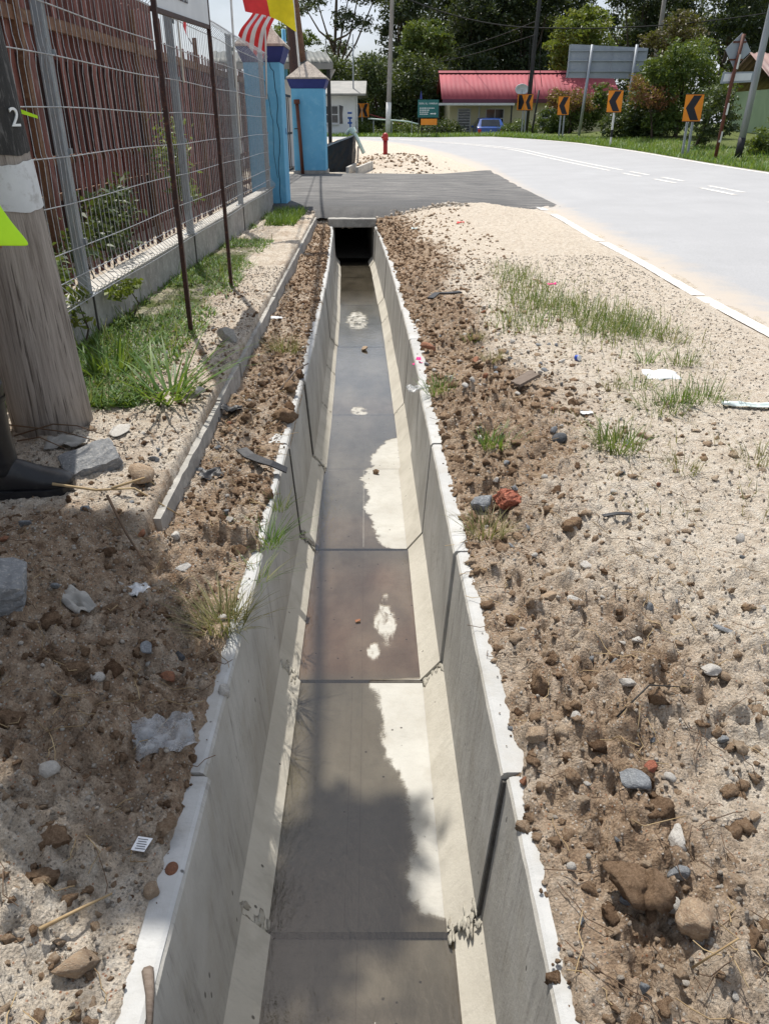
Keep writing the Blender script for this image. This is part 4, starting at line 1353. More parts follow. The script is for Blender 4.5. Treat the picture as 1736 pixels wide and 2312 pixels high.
def boot(py, px, turn):
    # cross sections along the foot: x, half width, height, lift of the sole
    sec = [(-.105, .020, .060, .012), (-.100, .036, .085, .004), (-.07, .043, .12, .0), (-.03, .045, .125, .0), (.02, .044, .112, .002), (.06, .046, .092, .002), (.10, .050, .074, .002), (.14, .050, .064, .004), (.170, .043, .056, .008), (.190, .028, .045, .013), (.198, .012, .032, .018)]
    ring = [(-1, 0), (-1.06, .28), (-.95, .62), (-.6, .92), (0, 1), (.6, .92), (.95, .62), (1.06, .28), (1, 0), (.5, -.02), (0, -.02), (-.5, -.02)]
    P = []; F = []; k = len(ring)
    c, s = math.cos(turn), math.sin(turn)
    def tr(x, y, z): return (px + x * c - y * s, py + x * s + y * c, z)
    for x, hw, h, l in sec:
        for a, b in ring:
            P.append(tr(x, a * hw, .022 + l + b * (h - l)))
    for i in range(len(sec) - 1):
        for j in range(k):
            F.append((i * k + j, i * k + (j + 1) % k, (i + 1) * k + (j + 1) % k, (i + 1) * k + j))
    F += [tuple(range(k)), tuple((len(sec) - 1) * k + j for j in range(k))]
    mb = MB(); mb.add(P, F)
    # shaft with creases at the ankle
    path = []; rad = []
    for z, x, r in ((.07, -.040, .050), (.10, -.036, .058), (.115, -.032, .054), (.13, -.034, .060), (.145, -.032, .056), (.16, -.036, .062), (.20, -.042, .064), (.28, -.046, .069), (.36, -.046, .074), (.395, -.046, .077), (.40, -.046, .078)):
        path.append(tr(x, 0, z)); rad.append(r)
    mb.tube(path, rad, 20)
    o = mb.build('boot', 'boot_rubber', pe, True)
    md = o.modifiers.new('sub', 'SUBSURF'); md.levels = 1; md.render_levels = 1
    sp = []
    for x, hw, h, l in sec: sp.append(tr(x, hw * 1.10 + .002, .0 + l))
    for x, hw, h, l in reversed(sec): sp.append(tr(x, -hw * 1.10 - .002, .0 + l))
    m2 = MB(); n = len(sp)
    m2.add(sp + [(p[0], p[1], p[2] + .024) for p in sp], [tuple(range(n - 1, -1, -1)), tuple(range(n, 2 * n))] + [(i, (i + 1) % n, (i + 1) % n + n, i + n) for i in range(n)])
    m2.build('sole', 'boot_rubber', o)
    m3 = MB(); m3.tube([tr(-.046, 0, .335), tr(-.046, 0, .35)], [.0755, .0765], 24, False); m3.build('cuff_band', 'boot_rubber', o, True)
boot(-.08, .118, R(4))
boot(.12, -.16, R(-8))
#PART3
# ------------------------------------------------------------------ foliage helpers
def leaf_cloud(blobs, n_clump, per, size, seed, spread=.16, flat=.55):
    """blobs: (x,y,z,rx,ry,rz). returns V,F,tint of rhombic leaves gathered in clumps"""
    g = np.random.default_rng(seed)
    B = np.array(blobs, dtype=float)
    vol = (B[:, 3] * B[:, 4] * B[:, 5]) ** .75
    which = g.choice(len(B), n_clump, p=vol / vol.sum())
    d = g.normal(size=(n_clump, 3)); d /= np.linalg.norm(d, axis=1)[:, None]
    rad = g.random(n_clump) ** .45
    C = B[which, :3] + d * rad[:, None] * B[which, 3:]
    sp = spread * B[which, 3:].mean(1)
    ctint = np.clip(g.normal(.45, .2, n_clump) + .14 * d[:, 2], 0, 1)
    P = np.repeat(C, per, 0) + g.normal(size=(n_clump * per, 3)) * np.repeat(sp, per)[:, None] * np.array([1, 1, flat])
    n = len(P)
    nrm = g.normal(size=(n, 3)) * .8 + np.array([0, 0, .7]); nrm /= np.linalg.norm(nrm, axis=1)[:, None]
    a = np.cross(nrm, g.normal(size=(n, 3))); a /= np.linalg.norm(a, axis=1)[:, None] + 1e-9
    b = np.cross(nrm, a)
    L = size * (.6 + .8 * g.random(n)); W = L * (.34 + .2 * g.random(n))
    V = np.stack([P - a * L[:, None] * .5, P + b * W[:, None] * .5 + a * L[:, None] * .08, P + a * L[:, None] * .5 - nrm * L[:, None] * .12, P - b * W[:, None] * .5 + a * L[:, None] * .08], 1).reshape(-1, 3)
    F = np.arange(4 * n).reshape(n, 4)
    tint = np.clip(np.repeat(ctint, per) + g.normal(0, .13, n), 0, 1)
    return V, F, np.repeat(tint, 4)

def tree(name, label, base, blobs, mat, n_clump, per, size, seed, trunk_r=.16, group=None, cat='tree', spread=.16, bare=False):
    bx, by = base; bz = float(terrain_z(bx, by))
    t = thing(name, label, cat, (bx, by, bz), 0, group)
    off = np.array([bx, by, bz])
    V, F, ti = leaf_cloud(blobs, n_clump, per, size, seed, spread)
    add_obj('crown', np_mesh('crown', V - off, F, {'tint': ti}), mat, t)
    rs = random.Random(seed)
    top = max(b[2] for b in blobs); low = min(b[2] - b[5] for b in blobs)
    cx = sum(b[0] for b in blobs) / len(blobs); cy = sum(b[1] for b in blobs) / len(blobs)
    pts = []; rad = []
    for i in range(6):
        s = i / 5
        pts.append((bx + (cx - bx) * s * .7 + rs.uniform(-.1, .1) * (1 if i else 0), by + (cy - by) * s * .6, bz - .1 + (top * .86 - bz) * s))
        rad.append(trunk_r * (1 - .78 * s))
    MB(off).tube(pts, rad, 9).build('trunk', 'bark', t, True)
    for b in blobs[:10]:
        s0 = rs.uniform(.35, .7); i = s0 * 5; k = int(i)
        p = Vector(pts[k]).lerp(Vector(pts[k + 1]), i - k)
        if p.z > b[2]: p = Vector(pts[max(1, k - 1)])
        q = Vector(b[:3]); m = p.lerp(q, .55) + Vector((rs.uniform(-.2, .2), rs.uniform(-.2, .2), -.12 * (q - p).length))
        MB(off).tube([p, m, q, q + Vector((rs.uniform(-.4, .4) * b[3], 0, .6 * b[5]))], [trunk_r * .42, trunk_r * .28, trunk_r * .16, trunk_r * .05], 6).build('limb', 'bark', t, True)
    return t
def bl(y, dy, lst): return [(x, y + dy * ((i * 37 % 10) / 10 - .5), z, rx, max(rx, .8), rz) for i, (x, z, rx, rz) in enumerate(lst)]

G_T = 'trees behind the bend'
for i, (x, y, top, lb) in enumerate(((5.2, 80, 13.5, 'very tall dark tree behind the bright green tree'), (9.6, 82, 14, 'very tall dark tree behind the middle of the red roof'), (15.2, 80, 13.5, 'very tall dark tree behind the yellow green tree'), (23.6, 76, 12.5, 'very tall dark tree behind the brownish feathery tree'), (27.5, 66, 11.5, 'very tall dark tree at the right edge'))):
    tree('tall_tree', lb, (x, y), bl(y, 4, [(x, top * .80, 2.6, top * .17), (x - 1.9, top * .62, 2.2, top * .17), (x + 2.0, top * .60, 2.2, top * .17), (x, top * .42, 2.6, top * .17), (x - 1.2, top * .25, 2.4, top * .15), (x + 1.4, top * .2, 2.4, top * .15)]), 'leaf_dark', 520, 30, .36, 90 + i, .3, G_T)
tree('gappy_tree', 'tall thin dark tree with open branches left of the pale pole', (-4.4, 72), bl(72, 3, [(-5.3, 9.9, 1.3, .8), (-6.2, 9.2, .9, .4), (-3.3, 8.4, 1.0, .8), (-1.9, 8.1, 1.0, .6), (-3.8, 6.3, 1.0, .9), (-4.7, 7.0, .7, .4), (-.6, 10.1, 1.5, .7), (-2.7, 10.8, 1.4, .9), (-3.6, 12.5, 2.0, 1.0), (-1.5, 12.0, 1.5, .9), (-3.1, 4.9, .8, .6)]), 'leaf_dark', 300, 26, .27, 1, .24, G_T, spread=.26)
tree('gappy_tree', 'dark tree with sky showing through right of the pale pole', (.9, 68), bl(68, 3, [(1.1, 8.7, 1.4, 1.0), (2.1, 7.6, 1.2, .9), (.1, 7.4, .8, 1.0), (2.5, 9.2, 1.0, .8), (.8, 10.5, 1.5, 1.0), (1.2, 6.0, 1.3, .8), (2.2, 11.5, 1.2, .8)]), 'leaf_dark', 330, 30, .27, 2, .2, G_T, spread=.22)
tree('bright_tree', 'bright green bushy tree standing before the dark trees', (2.6, 60), bl(60, 2, [(2.4, 6.2, 1.2, .9), (3.4, 6.7, .6, .6), (1.7, 5.5, .9, .7), (3.9, 5.8, .6, .7), (2.8, 5.0, 1.2, .7)]), 'leaf_bright', 300, 34, .22, 3, .16, G_T)
tree('dense_tree', 'big dark tree rising behind the left end of the red roof', (6.9, 72), bl(72, 4, [(6.5, 9.2, 2.0, 1.7), (5.9, 7.2, 1.9, 1.6), (7.9, 7.8, 2.1, 2.3), (6.7, 5.0, 2.4, 1.8), (7.0, 11.8, 2.2, 1.5), (8.8, 10.2, 1.6, 1.4), (6.4, 2.6, 2.2, 1.5)]), 'leaf_dark', 620, 34, .30, 4, .3, G_T)
tree('dense_tree', 'big dark tree rising behind the middle of the red roof', (11.4, 74), bl(74, 4, [(10.8, 10.1, 2.4, 2.0), (11.7, 7.7, 2.1, 1.8), (10.0, 6.5, 2.1, 1.8), (13.2, 10.3, 1.8, 1.4), (13.5, 7.5, 1.6, 1.8), (11.6, 12.6, 2.2, 1.4), (12.0, 4.4, 2.6, 2.0), (9.2, 3.6, 1.8, 1.6)]), 'leaf_dark', 720, 34, .30, 5, .3, G_T)
tree('yellow_green_tree', 'yellow green leafy tree above the back of the large road sign', (11.6, 56), bl(56, 2, [(12.1, 6.2, 1.7, 1.0), (11.2, 5.2, 1.2, .9), (13.2, 5.3, 1.2, .9), (12.5, 7.0, 1.0, .5), (12.2, 4.0, 1.7, 1.0)]), 'leaf_yellow', 330, 34, .23, 6, .18, G_T)
tree('gappy_tree', 'dark open tree with sky behind it right of the large road sign', (19, 68), bl(68, 3, [(17.4, 9.5, 1.6, 1.1), (19.9, 8.7, 1.6, 1.2), (18.9, 7.2, 1.2, .8), (21.3, 9.7, 1.6, 1.1), (21.6, 7.3, 1.4, 1.3), (19.5, 11.5, 2.0, 1.0), (16.6, 7.6, .9, .7)]), 'leaf_dark', 360, 28, .27, 7, .22, G_T, spread=.22)
tree('brown_conifer', 'brownish feathery tree behind the big roadside bush', (15.8, 48), bl(48, 2, [(15.5, 5.7, .9, .8), (14.6, 5.2, .9, .6), (16.3, 5.1, .9, .7), (15.4, 4.2, 1.3, 1.0), (15.2, 3.0, 1.3, .8)]), 'leaf_brown', 260, 34, .17, 8, .14, G_T)
tree('dense_tree', 'tall dark grey green tree behind the leaning diamond sign', (20.0, 54), bl(54, 3, [(20.2, 7.2, 1.8, 1.3), (22.2, 6.3, 1.6, 1.5), (21.9, 4.4, 1.4, 1.3), (19.2, 6.0, 1.2, .9), (22.6, 8.2, 1.6, 1.2), (20.8, 9.4, 2.2, 1.2), (24.0, 5.0, 1.8, 2.0), (19.0, 4.2, 1.4, 1.2)]), 'leaf_dark', 480, 32, .25, 9, .22, G_T, spread=.2)
tree('leafy_tree', 'mid green tree over the white house roof', (-3.1, 56), bl(56, 2, [(-3.5, 3.9, 1.5, 1.2), (-2.2, 3.0, 1.1, 1.1), (-4.6, 2.9, 1.3, 1.3)]), 'leaf_mid', 330, 30, .20, 10, .12, G_T)
tree('leafy_tree', 'mid green tree behind the pale leaning pole', (-.3, 56), bl(56, 2, [(-.8, 3.7, 1.3, 1.4), (.3, 2.4, 1.3, 1.2), (-1.9, 1.8, 1.0, .9), (-.6, 1.2, 1.6, .9)]), 'leaf_mid', 380, 30, .20, 11, .12, G_T)
tree('leafy_tree', 'mid green tree touching the left end of the red roof', (2.0, 57), bl(57, 2, [(2.0, 3.9, 1.4, 1.3), (3.3, 3.3, 1.0, 1.5), (2.6, 1.9, 1.3, 1.0), (1.2, 1.6, 1.2, 1.0)]), 'leaf_mid', 380, 30, .20, 12, .12, G_T)
tree('leafy_tree', 'pale green tree top seen between the pillars and the dark pole', (-6.2, 60), bl(60, 2, [(-6.4, 6.3, 1.2, .7), (-5.3, 6.2, .8, .5), (-6.2, 5.0, 1.3, .9), (-6.4, 3.4, 1.4, 1.2)]), 'leaf_bright', 240, 30, .22, 13, .14, G_T)
for i, (x, y, top, lb) in enumerate(((4.5, 88, 10.5, 'far dark tree filling the gap behind the bright green tree'), (15.5, 86, 10.5, 'far dark tree behind the yellow green tree'), (24, 84, 11, 'far dark tree behind the open tree on the right'), (29, 62, 9.0, 'far dark tree at the right edge behind the tall grey tree'), (-1.5, 84, 6.5, 'far low dark tree between the two open trees'))):
    tree('far_tree', lb, (x, y), bl(y, 4, [(x, top * .78, 3.2, top * .22), (x - 2.2, top * .55, 2.6, top * .22), (x + 2.3, top * .55, 2.6, top * .22), (x, top * .33, 3.2, top * .22)]), 'leaf_dark', 300, 30, .38, 30 + i, .3, G_T)
G_B = 'roadside bushes on the bend'
tree('big_bush', 'large leafy green bush between two chevron signs', (12.2, 36), bl(36, 2, [(11.7, 3.4, 1.1, .8), (12.7, 3.6, .9, .7), (11.5, 2.4, 1.2, .8), (13.1, 2.3, .9, .9), (12.6, 1.5, 1.0, .7), (10.9, 3.0, .6, .5), (11.6, 1.4, .9, .6)]), 'leaf_bright', 460, 30, .15, 14, .10, G_B, 'bush')
tree('dark_bush', 'dark glossy bush low behind the single post chevron sign', (11.0, 38), bl(38, 2, [(10.7, 1.7, 1.0, .9), (11.6, 1.3, .9, .7), (10.2, 1.1, .7, .5), (11.2, .9, 1.1, .5)]), 'leaf_mid', 330, 28, .15, 15, .08, G_B, 'bush')
tree('dry_bush', 'dry reddish brown bush beside the green bush', (11.0, 35.2), bl(35.2, .6, [(10.4, 2.15, .55, .4), (10.9, 2.3, .5, .35), (11.2, 2.0, .4, .3), (10.0, 2.6, .3, .25)]), 'leaf_red', 90, 20, .13, 16, .05, G_B, 'bush', .24)
tree('reddish_bush', 'bush with red tinged leaves before the right end of the red roof', (9.3, 43.5), bl(43.5, 1, [(9.3, 2.2, .7, .5), (8.7, 2.3, .5, .4), (10.0, 2.0, .5, .4)]), 'leaf_red', 110, 24, .14, 17, .06, G_B, 'bush', .22)
tree('green_bush', 'loose green bush under the back of the large road sign', (9.6, 44.5), bl(44.5, 1, [(9.6, 1.6, 1.0, .8), (8.7, 1.4, .7, .7), (10.5, 1.6, .9, .8), (10.9, 2.4, .6, .6), (9.0, .9, .9, .4)]), 'leaf_bright', 300, 28, .15, 18, .08, G_B, 'bush')
tree('hedge_bush', 'bright green hedge bush at the right edge by the leaning lamp post', (11.4, 25.6), bl(25.6, .6, [(11.4, .75, .5, .35), (11.8, .9, .5, .45), (11.1, .6, .35, .25), (12.3, .9, .6, .5)]), 'leaf_bright', 170, 26, .11, 19, .04, G_B, 'bush')
tree('thin_bush', 'bare stemmed bush behind the rusty sign pole', (10.7, 29.5), bl(29.5, .6, [(10.6, 1.5, .5, .4), (11.2, 1.9, .6, .5), (11.0, 1.0, .6, .4), (11.6, 1.3, .5, .5)]), 'leaf_mid', 150, 26, .12, 20, .06, G_B, 'bush')
for i, (x, y, lb) in enumerate(((-1.8, 49.5, 'weedy shrub beside the small left chevron sign'), (0.9, 49.0, 'weedy shrub left of the green direction sign'), (3.4, 49.6, 'dark shrub between the green direction sign and the house'), (7.6, 48.6, 'low weeds in front of the house wall'))):
    tree('weed_shrub', lb, (x, y), bl(y, .5, [(x, .95, .8, .45), (x + .7, .8, .6, .35), (x - .6, .8, .6, .3)]), 'leaf_bright' if i != 2 else 'leaf_mid', 120, 24, .12, 40 + i, .03, G_B, 'shrub')

# creepers behind the mesh fence
def creeper(label, blobs, mat, nc, seed, size=.06):
    b0 = blobs[0]; off = np.array([b0[0], b0[1], .05])
    t = thing('creeper', label, 'plant', tuple(off), 0, 'weeds growing between the two fences')
    V, F, ti = leaf_cloud(blobs, nc, 16, size, seed, .3)
    add_obj('leaves', np_mesh('leaves', V - off, F, {'tint': ti}), mat, t)
    for k, b in enumerate(blobs):
        MB(off).tube([(b[0], b[1], .05), (b[0] + .05, b[1] + .05 * k, b[2] * .6), (b[0], b[1], b[2] + b[5] * .8)], [.008, .006, .002], 5).build('stem', 'bark', t)
creeper('tall creeper behind the mesh near the third steel post', [(-2.15, 8.55, 1.0, .12, .28, .30), (-2.15, 8.75, .65, .10, .22, .16), (-2.15, 9.2, .52, .1, .2, .10)], 'leaf_yellow', 55, 50)
creeper('broad leafy weed behind the mesh in the middle panel', [(-2.1, 6.1, .55, .14, .40, .22), (-2.1, 6.5, .75, .12, .24, .20), (-2.1, 5.5, .45, .1, .2, .14)], 'leaf_mid', 80, 51)
creeper('leafy weed behind the mesh right beside the utility pole', [(-2.05, 4.5, .55, .10, .25, .28), (-2.05, 4.8, .35, .1, .25, .18)], 'leaf_bright', 60, 52)
creeper('small weed sprouting through the foot of the mesh by the first post', [(-1.76, 4.45, .30, .05, .12, .12), (-1.70, 5.2, .27, .05, .30, .03)], 'leaf_yellow', 24, 53, .045)

# ------------------------------------------------------------------ unseen tree added to shade the front left, leaf clumps set along the sun
sv = SUNV
def over(tx, ty, tz, z):
    k = (z - tz) / sv.z
    return (tx + sv.x * k, ty + sv.y * k, z)
shade = []
for tx, ty, tz, r, z in ((-.10, 1.45, -.6, .15, 4.6), (.02, 1.55, -.6, .09, 4.7), (-.17, 1.25, -.6, .13, 4.5), (-.02, 1.30, -.6, .09, 4.5),
                         (-.52, 1.42, 0, .15, 4.4), (-.74, 1.35, 0, .16, 4.3), (-.46, 1.20, 0, .12, 4.5), (-.60, 1.62, 0, .10, 4.4), (-.82, 1.60, 0, .16, 4.4), (-.95, 1.9, 0, .17, 4.2), (-.42, 1.02, 0, .07, 4.6),
                         (-.22, .85, -.5, .10, 4.6), (-.60, 1.15, 0, .10, 4.6), (-.66, 1.50, 0, .14, 4.3), (-.86, 1.42, 0, .14, 4.2), (-.72, 1.22, 0, .10, 4.5), (-.55, 1.30, 0, .10, 4.45), (-.78, 1.75, 0, .15, 4.3), (-.95, 1.65, 0, .15, 4.3), (-.90, 2.05, 0, .14, 4.3), (-1.05, 1.95, 0, .15, 4.2), (-.50, 1.55, 0, .10, 4.5), (-.40, 1.40, 0, .07, 4.6)):
    p = over(tx, ty, tz, z)
    shade.append((p[0], p[1], p[2], r, r * 1.05, r * .7))
ts = thing('added_shade_tree', 'added unseen leafy tree above the frame, shaped to shade the front left', 'tree', (-3.6, 2.2, .05))
off = np.array([-3.6, 2.2, .05])
V, F, ti = leaf_cloud(shade, 560, 19, .09, 70, .42, .7)
big = [(-3.6, 2.0, 4.6, 1.0, 1.0, .8), (-4.4, 2.9, 4.9, 1.1, 1.1, .8), (-3.4, 3.4, 5.6, .8, .8, .6), (-4.0, 1.2, 4.3, 1.0, 1.0, .8)]
V2, F2, t2 = leaf_cloud(big, 220, 22, .12, 71, .2)
add_obj('crown', np_mesh('crown', np.concatenate([V, V2]) - off, np.concatenate([F, F2 + len(V)]), {'tint': np.r_[ti, t2]}), 'leaf_mid', ts)
MB(off).tube([(-3.6, 2.2, 0), (-3.55, 2.25, 1.5), (-3.5, 2.4, 3.0), (-3.4, 2.6, 4.4), (-3.6, 2.8, 5.4)], [.16, .13, .11, .07, .03], 10).build('trunk', 'bark', ts, True)
MB(off).tube([(-3.5, 2.4, 3.2), (-2.6, 2.8, 4.0), (-1.9, 3.1, 4.35), (-1.2, 3.3, 4.45), (-.75, 3.45, 4.6)], [.06, .045, .03, .018, .008], 7).build('limb', 'bark', ts, True)
MB(off).tube([(-2.2, 2.95, 4.2), (-1.8, 3.3, 4.3), (-1.4, 3.45, 4.3)], [.03, .02, .008], 6).build('limb', 'bark', ts, True)

# ------------------------------------------------------------------ houses
def win(parent, x0, x1, z0, z1, y, bars=True, nm='window'):
    """a glazed window facing -Y in local coordinates"""
    w = MB().box(((x0 + x1) / 2, y - .01, (z0 + z1) / 2), (x1 - x0, .04, z1 - z0)).build(nm, 'window_frame', parent)
    mx = (x0 + x1) / 2; mz = (z0 + z1) / 2; fr = .05
    for a, b in ((x0 + fr, mx - fr * .5), (mx + fr * .5, x1 - fr)):
        for c, d in ((z0 + fr, mz - fr * .5), (mz + fr * .5, z1 - fr)):
            MB().box(((a + b) / 2, y - .034, (c + d) / 2), (b - a, .012, d - c)).build('pane', 'window_dark', w)
    MB().box((mx, y - .05, z0 - .03), (x1 - x0 + .12, .12, .05)).build('sill', 'window_frame', w)
    return w
hs = thing('house', 'cream single storey house with a long red metal roof', 'house', (3.9, 51.9, -.05))
HW = 9.6
MB().box((HW / 2, 2.4, 1.2), (HW, 4.8, 2.4)).build('wall', 'house_cream', hs)
# corrugated roof: two slopes meeting at the ridge
def corrugated(x0, x1, ya, za, yb, zb, pitch, amp, nm, mat, parent, lean=0):
    n = int((x1 - x0) / pitch) * 6
    V = []; F = []
    L = math.hypot(yb - ya, zb - za); nyv, nzv = -(zb - za) / L, (yb - ya) / L
    for i in range(n + 1):
        x = x0 + (x1 - x0) * i / n
        ph = (i % 6) / 6
        h = amp * (1 if ph < .34 else 0)
        for (yy, zz, s) in ((ya, za, 0), (yb, zb, lean)):
            V.append((x + s, yy + nyv * h, zz + nzv * h))
    for i in range(n):
        F.append((2 * i, 2 * i + 2, 2 * i + 3, 2 * i + 1))
    o = add_obj(nm, np_mesh(nm, np.array(V), np.array(F)), mat, parent)
    o.modifiers.new('s', 'SOLIDIFY').thickness = .02
    return o
rf = corrugated(-.55, HW + .4, -.70, 2.48, 2.4, 4.0, .27, .014, 'roof', 'roof_red', hs, .0)
corrugated(-.55, HW + .4, 5.7, 2.42, 2.4, 4.0, .27, .045, 'roof', 'roof_red', hs, .0)
MB().prism([(-.6, 2.15, 3.96), (-.6, 2.4, 4.09), (-.6, 2.65, 3.96)], (0, 0, 0), (HW + 1.05, 0, 0)).build('ridge_cap', 'roof_red', rf)
MB().box((HW / 2 - .05, -.68, 2.38), (HW + .9, .04, .20)).build('fascia', 'fascia_dark', hs)
MB().box((1.35, -1.15, 2.22), (4.5, .9, .05)).build('awning', 'sign_back', hs)
MB().box((1.35, -1.62, 2.20), (4.5, .03, .12)).build('gutter', 'window_frame', hs)
for xx in (-.75, 3.46):
    MB().box((xx, -1.55, 1.1), (.08, .08, 2.2)).build('porch_post', 'metal_dark', hs)
# gable ends
for xx in (-.002, HW + .002):
    MB().prism([(xx, 0, 2.4), (xx, 4.8, 2.4), (xx, 2.4, 3.85)], (0, 0, 0), (.05 if xx > 1 else -.05, 0, 0)).build('gable', 'house_cream', hs)
dr = MB().box((.86, -.01, 1.0), (.80, .05, 2.02)).build('door', 'window_frame', hs)
MB().box((.86, -.04, 1.0), (.68, .02, 1.9)).build('door_leaf', 'window_dark', dr)
for zz in np.linspace(.2, 1.85, 12):
    MB().box((.86, -.056, zz), (.68, .012, .035)).build('grille_bar', 'window_frame', dr)
win(hs, 2.15, 3.25, .95, 2.0, 0)
win(hs, 5.45, 6.55, 1.05, 1.95, 0)
MB().tube([(1.75, -.06, 0), (1.75, -.06, 2.1)], .05, 8).build('downpipe', 'window_frame', hs)
for k in range(9):
    MB().box((-.5 + k * .11, -2.0, .55), (.025, .025, 1.1)).build('railing_bar', 'house_cream', hs)
for k in range(9):
    MB().box((3.62 + k * .11, -2.0, .65), (.025, .025, 1.2)).build('railing_bar', 'metal_dark', hs)
MB().box((4.06, -1.97, 1.25), (.95, .03, .04)).build('railing_top', 'metal_dark', hs)
MB().box((-.06, -1.97, 1.12), (.95, .03, .04)).build('railing_top', 'metal_dark', hs)
ds = thing('satellite_dish', 'white satellite dish fixed on the red roof', 'dish', (8.0, 51.25, 2.55))
b = MB()
ring = []
for r_, dz in ((.0, 0), (.18, .02), (.33, .075), (.40, .11)):
    for k in range(20):
        an = 2 * math.pi * k / 20
        ring.append((r_ * math.cos(an), -dz * 1.0, .38 + r_ * .72 * math.sin(an)))
b.add(ring, [(l * 20 + k, l * 20 + (k + 1) % 20, l * 20 + 20 + (k + 1) % 20, l * 20 + 20 + k) for l in range(3) for k in range(20)])
o = b.build('dish_bowl', 'dish', ds, True); o.modifiers.new('s', 'SOLIDIFY').thickness = .02
MB().tube([(0, .05, 0), (0, .05, .38)], .025, 6).build('mast', 'galv', ds)
MB().tube([(0, -.02, .16), (0, -.38, .30)], .014, 6).build('arm', 'galv', ds)

# car under the porch, seen from behind
car = thing('car', 'blue hatchback car parked in front of the cream house', 'car', (6.1, 49.3, .0))
sec = [(-.00, .50), (.02, .86), (.05, .93), (.22, .98), (.55, 1.38), (.85, 1.44), (1.9, 1.42), (2.55, .98), (3.5, .86), (3.68, .62), (3.70, .30)]
P = []; F = []
for yv, zv in sec:
    hw = .78 if zv < 1.0 else (.66 if zv < 1.2 else .60)
    P += [(-.74, yv, .26), (-.79, yv, min(zv, .62)), (-hw, yv, zv), (-hw * .55, yv, zv + .015), (hw * .55, yv, zv + .015), (hw, yv, zv), (.79, yv, min(zv, .62)), (.74, yv, .26)]
k = 8
for i in range(len(sec) - 1):
    for j in range(k):
        F.append((i * k + j, i * k + (j + 1) % k, (i + 1) * k + (j + 1) % k, (i + 1) * k + j))
F += [tuple(range(k)), tuple((len(sec) - 1) * k + j for j in range(k))]
bd_ = MB().add(P, F).build('body', 'car_blue', car, True, .02)
MB().add([(-.56, .245, 1.02), (.56, .245, 1.02), (.50, .525, 1.36), (-.50, .525, 1.36)], [(0, 1, 2, 3)]).build('rear_window', 'window_dark', car).location.y = -.02
for s in (-1, 1):
    MB().add([(s * .71, .7, 1.02), (s * .71, 2.3, 1.02), (s * .625, 1.8, 1.37), (s * .615, .85, 1.38)], [(0, 1, 2, 3)]).build('side_window', 'window_dark', car).location.x = s * .012
    MB().box((s * .66, -.015, .76), (.20, .06, .22)).build('tail_light', 'lamp_red', car, bevel=.02)
    MB().box((s * .88, 1.9, 1.0), (.14, .1, .12)).build('mirror', 'car_blue', car, bevel=.02)
    for yy in (.65, 2.95):
        w_ = MB().tube([(s * .66, yy, .28), (s * .82, yy, .28)], .28, 20).build('wheel', 'tyre', car)
        MB().tube([(s * .815, yy, .28), (s * .825, yy, .28)], .17, 16).build('rim', 'galv', w_)
MB().box((0, -.05, .40), (1.5, .14, .22)).build('bumper', 'car_blue', car, bevel=.03)
MB().box((0, -.125, .48), (.40, .012, .10)).build('number_plate', 'paper_white', car)
MB().box((0, .0, .80), (.08, .05, .06)).build('badge', 'foil', car)

# white house behind the far pillar
wh = thing('white_house', 'small white house half hidden behind the far pillar', 'house', (-2.6, 47.5, .3))
MB().box((-1.1, 2.2, 1.1), (4.2, 4.0, 2.2)).build('wall', 'house_white', wh)
rfw = MB().prism([(-3.5, -.6, 2.2), (-3.5, -.6, 2.3), (-3.5, 2.2, 3.0), (-3.5, 5.0, 2.3), (-3.5, 5.0, 2.2), (-3.5, 2.2, 2.9)], (0, 0, 0), (5.1, 0, 0)).build('roof', 'roof_grey', wh)
win(wh, -.72, .08, .85, 1.75, .195)
MB().add([(.12, .17, .85), (.30, .17, .85), (.28, .17, 1.3), (.34, .17, 1.7), (.12, .17, 1.76)], [(0, 1, 2, 3, 4)]).build('wall_panel', 'window_dark', wh)
MB().tube([(1.1, .0, 0), (1.1, .0, 2.2)], .04, 8).build('downpipe', 'window_frame', wh)
# green house at the right edge
gh = thing('green_house', 'pale green house with a brown roof at the right edge', 'house', (16.6, 36.5, .0))
MB().box((3.0, 2.5, 1.25), (6.0, 5, 2.5)).build('wall', 'house_green', gh)
corrugated(-.7, 6.5, -.8, 2.5, 2.5, 3.9, .3, .05, 'roof', 'roof_brown', gh)
corrugated(-.7, 6.5, 5.8, 2.5, 2.5, 3.9, .3, .05, 'roof', 'roof_brown', gh)
MB().box((2.9, -.8, 2.43), (7.2, .04, .14)).build('fascia', 'window_frame', gh)
win(gh, .25, 1.2, .85, 1.75, 0)
# guard house roof behind the pillars
gr = thing('guard_house', 'guard house with a broad sloping metal roof behind the blue pillars', 'guard house', (-3.1, 25.5, .04))
corrugated(-1.6, 1.7, -1.3, 2.62, 1.0, 3.05, .25, .03, 'roof', 'roof_dark', gr, -.35)
MB().box((.05, -1.3, 2.56), (3.3, .05, .14)).build('fascia', 'roof_grey', gr)
MB().box((-.4, .9, 1.15), (2.0, 1.6, 2.3)).build('wall', 'house_white', gr)
for xx in (-.9, 1.55):
    MB().box((xx, -1.0, 1.25), (.1, .1, 2.5)).build('roof_post', 'metal_dark', gr)
MB().prism([(1.4, -1.0, 1.9), (1.75, -1.0, 2.5), (1.6, -1.0, 2.5), (1.4, -1.0, 2.2)], (0, 0, 0), (0, .04, 0)).build('bracket', 'concrete_pale', gr)
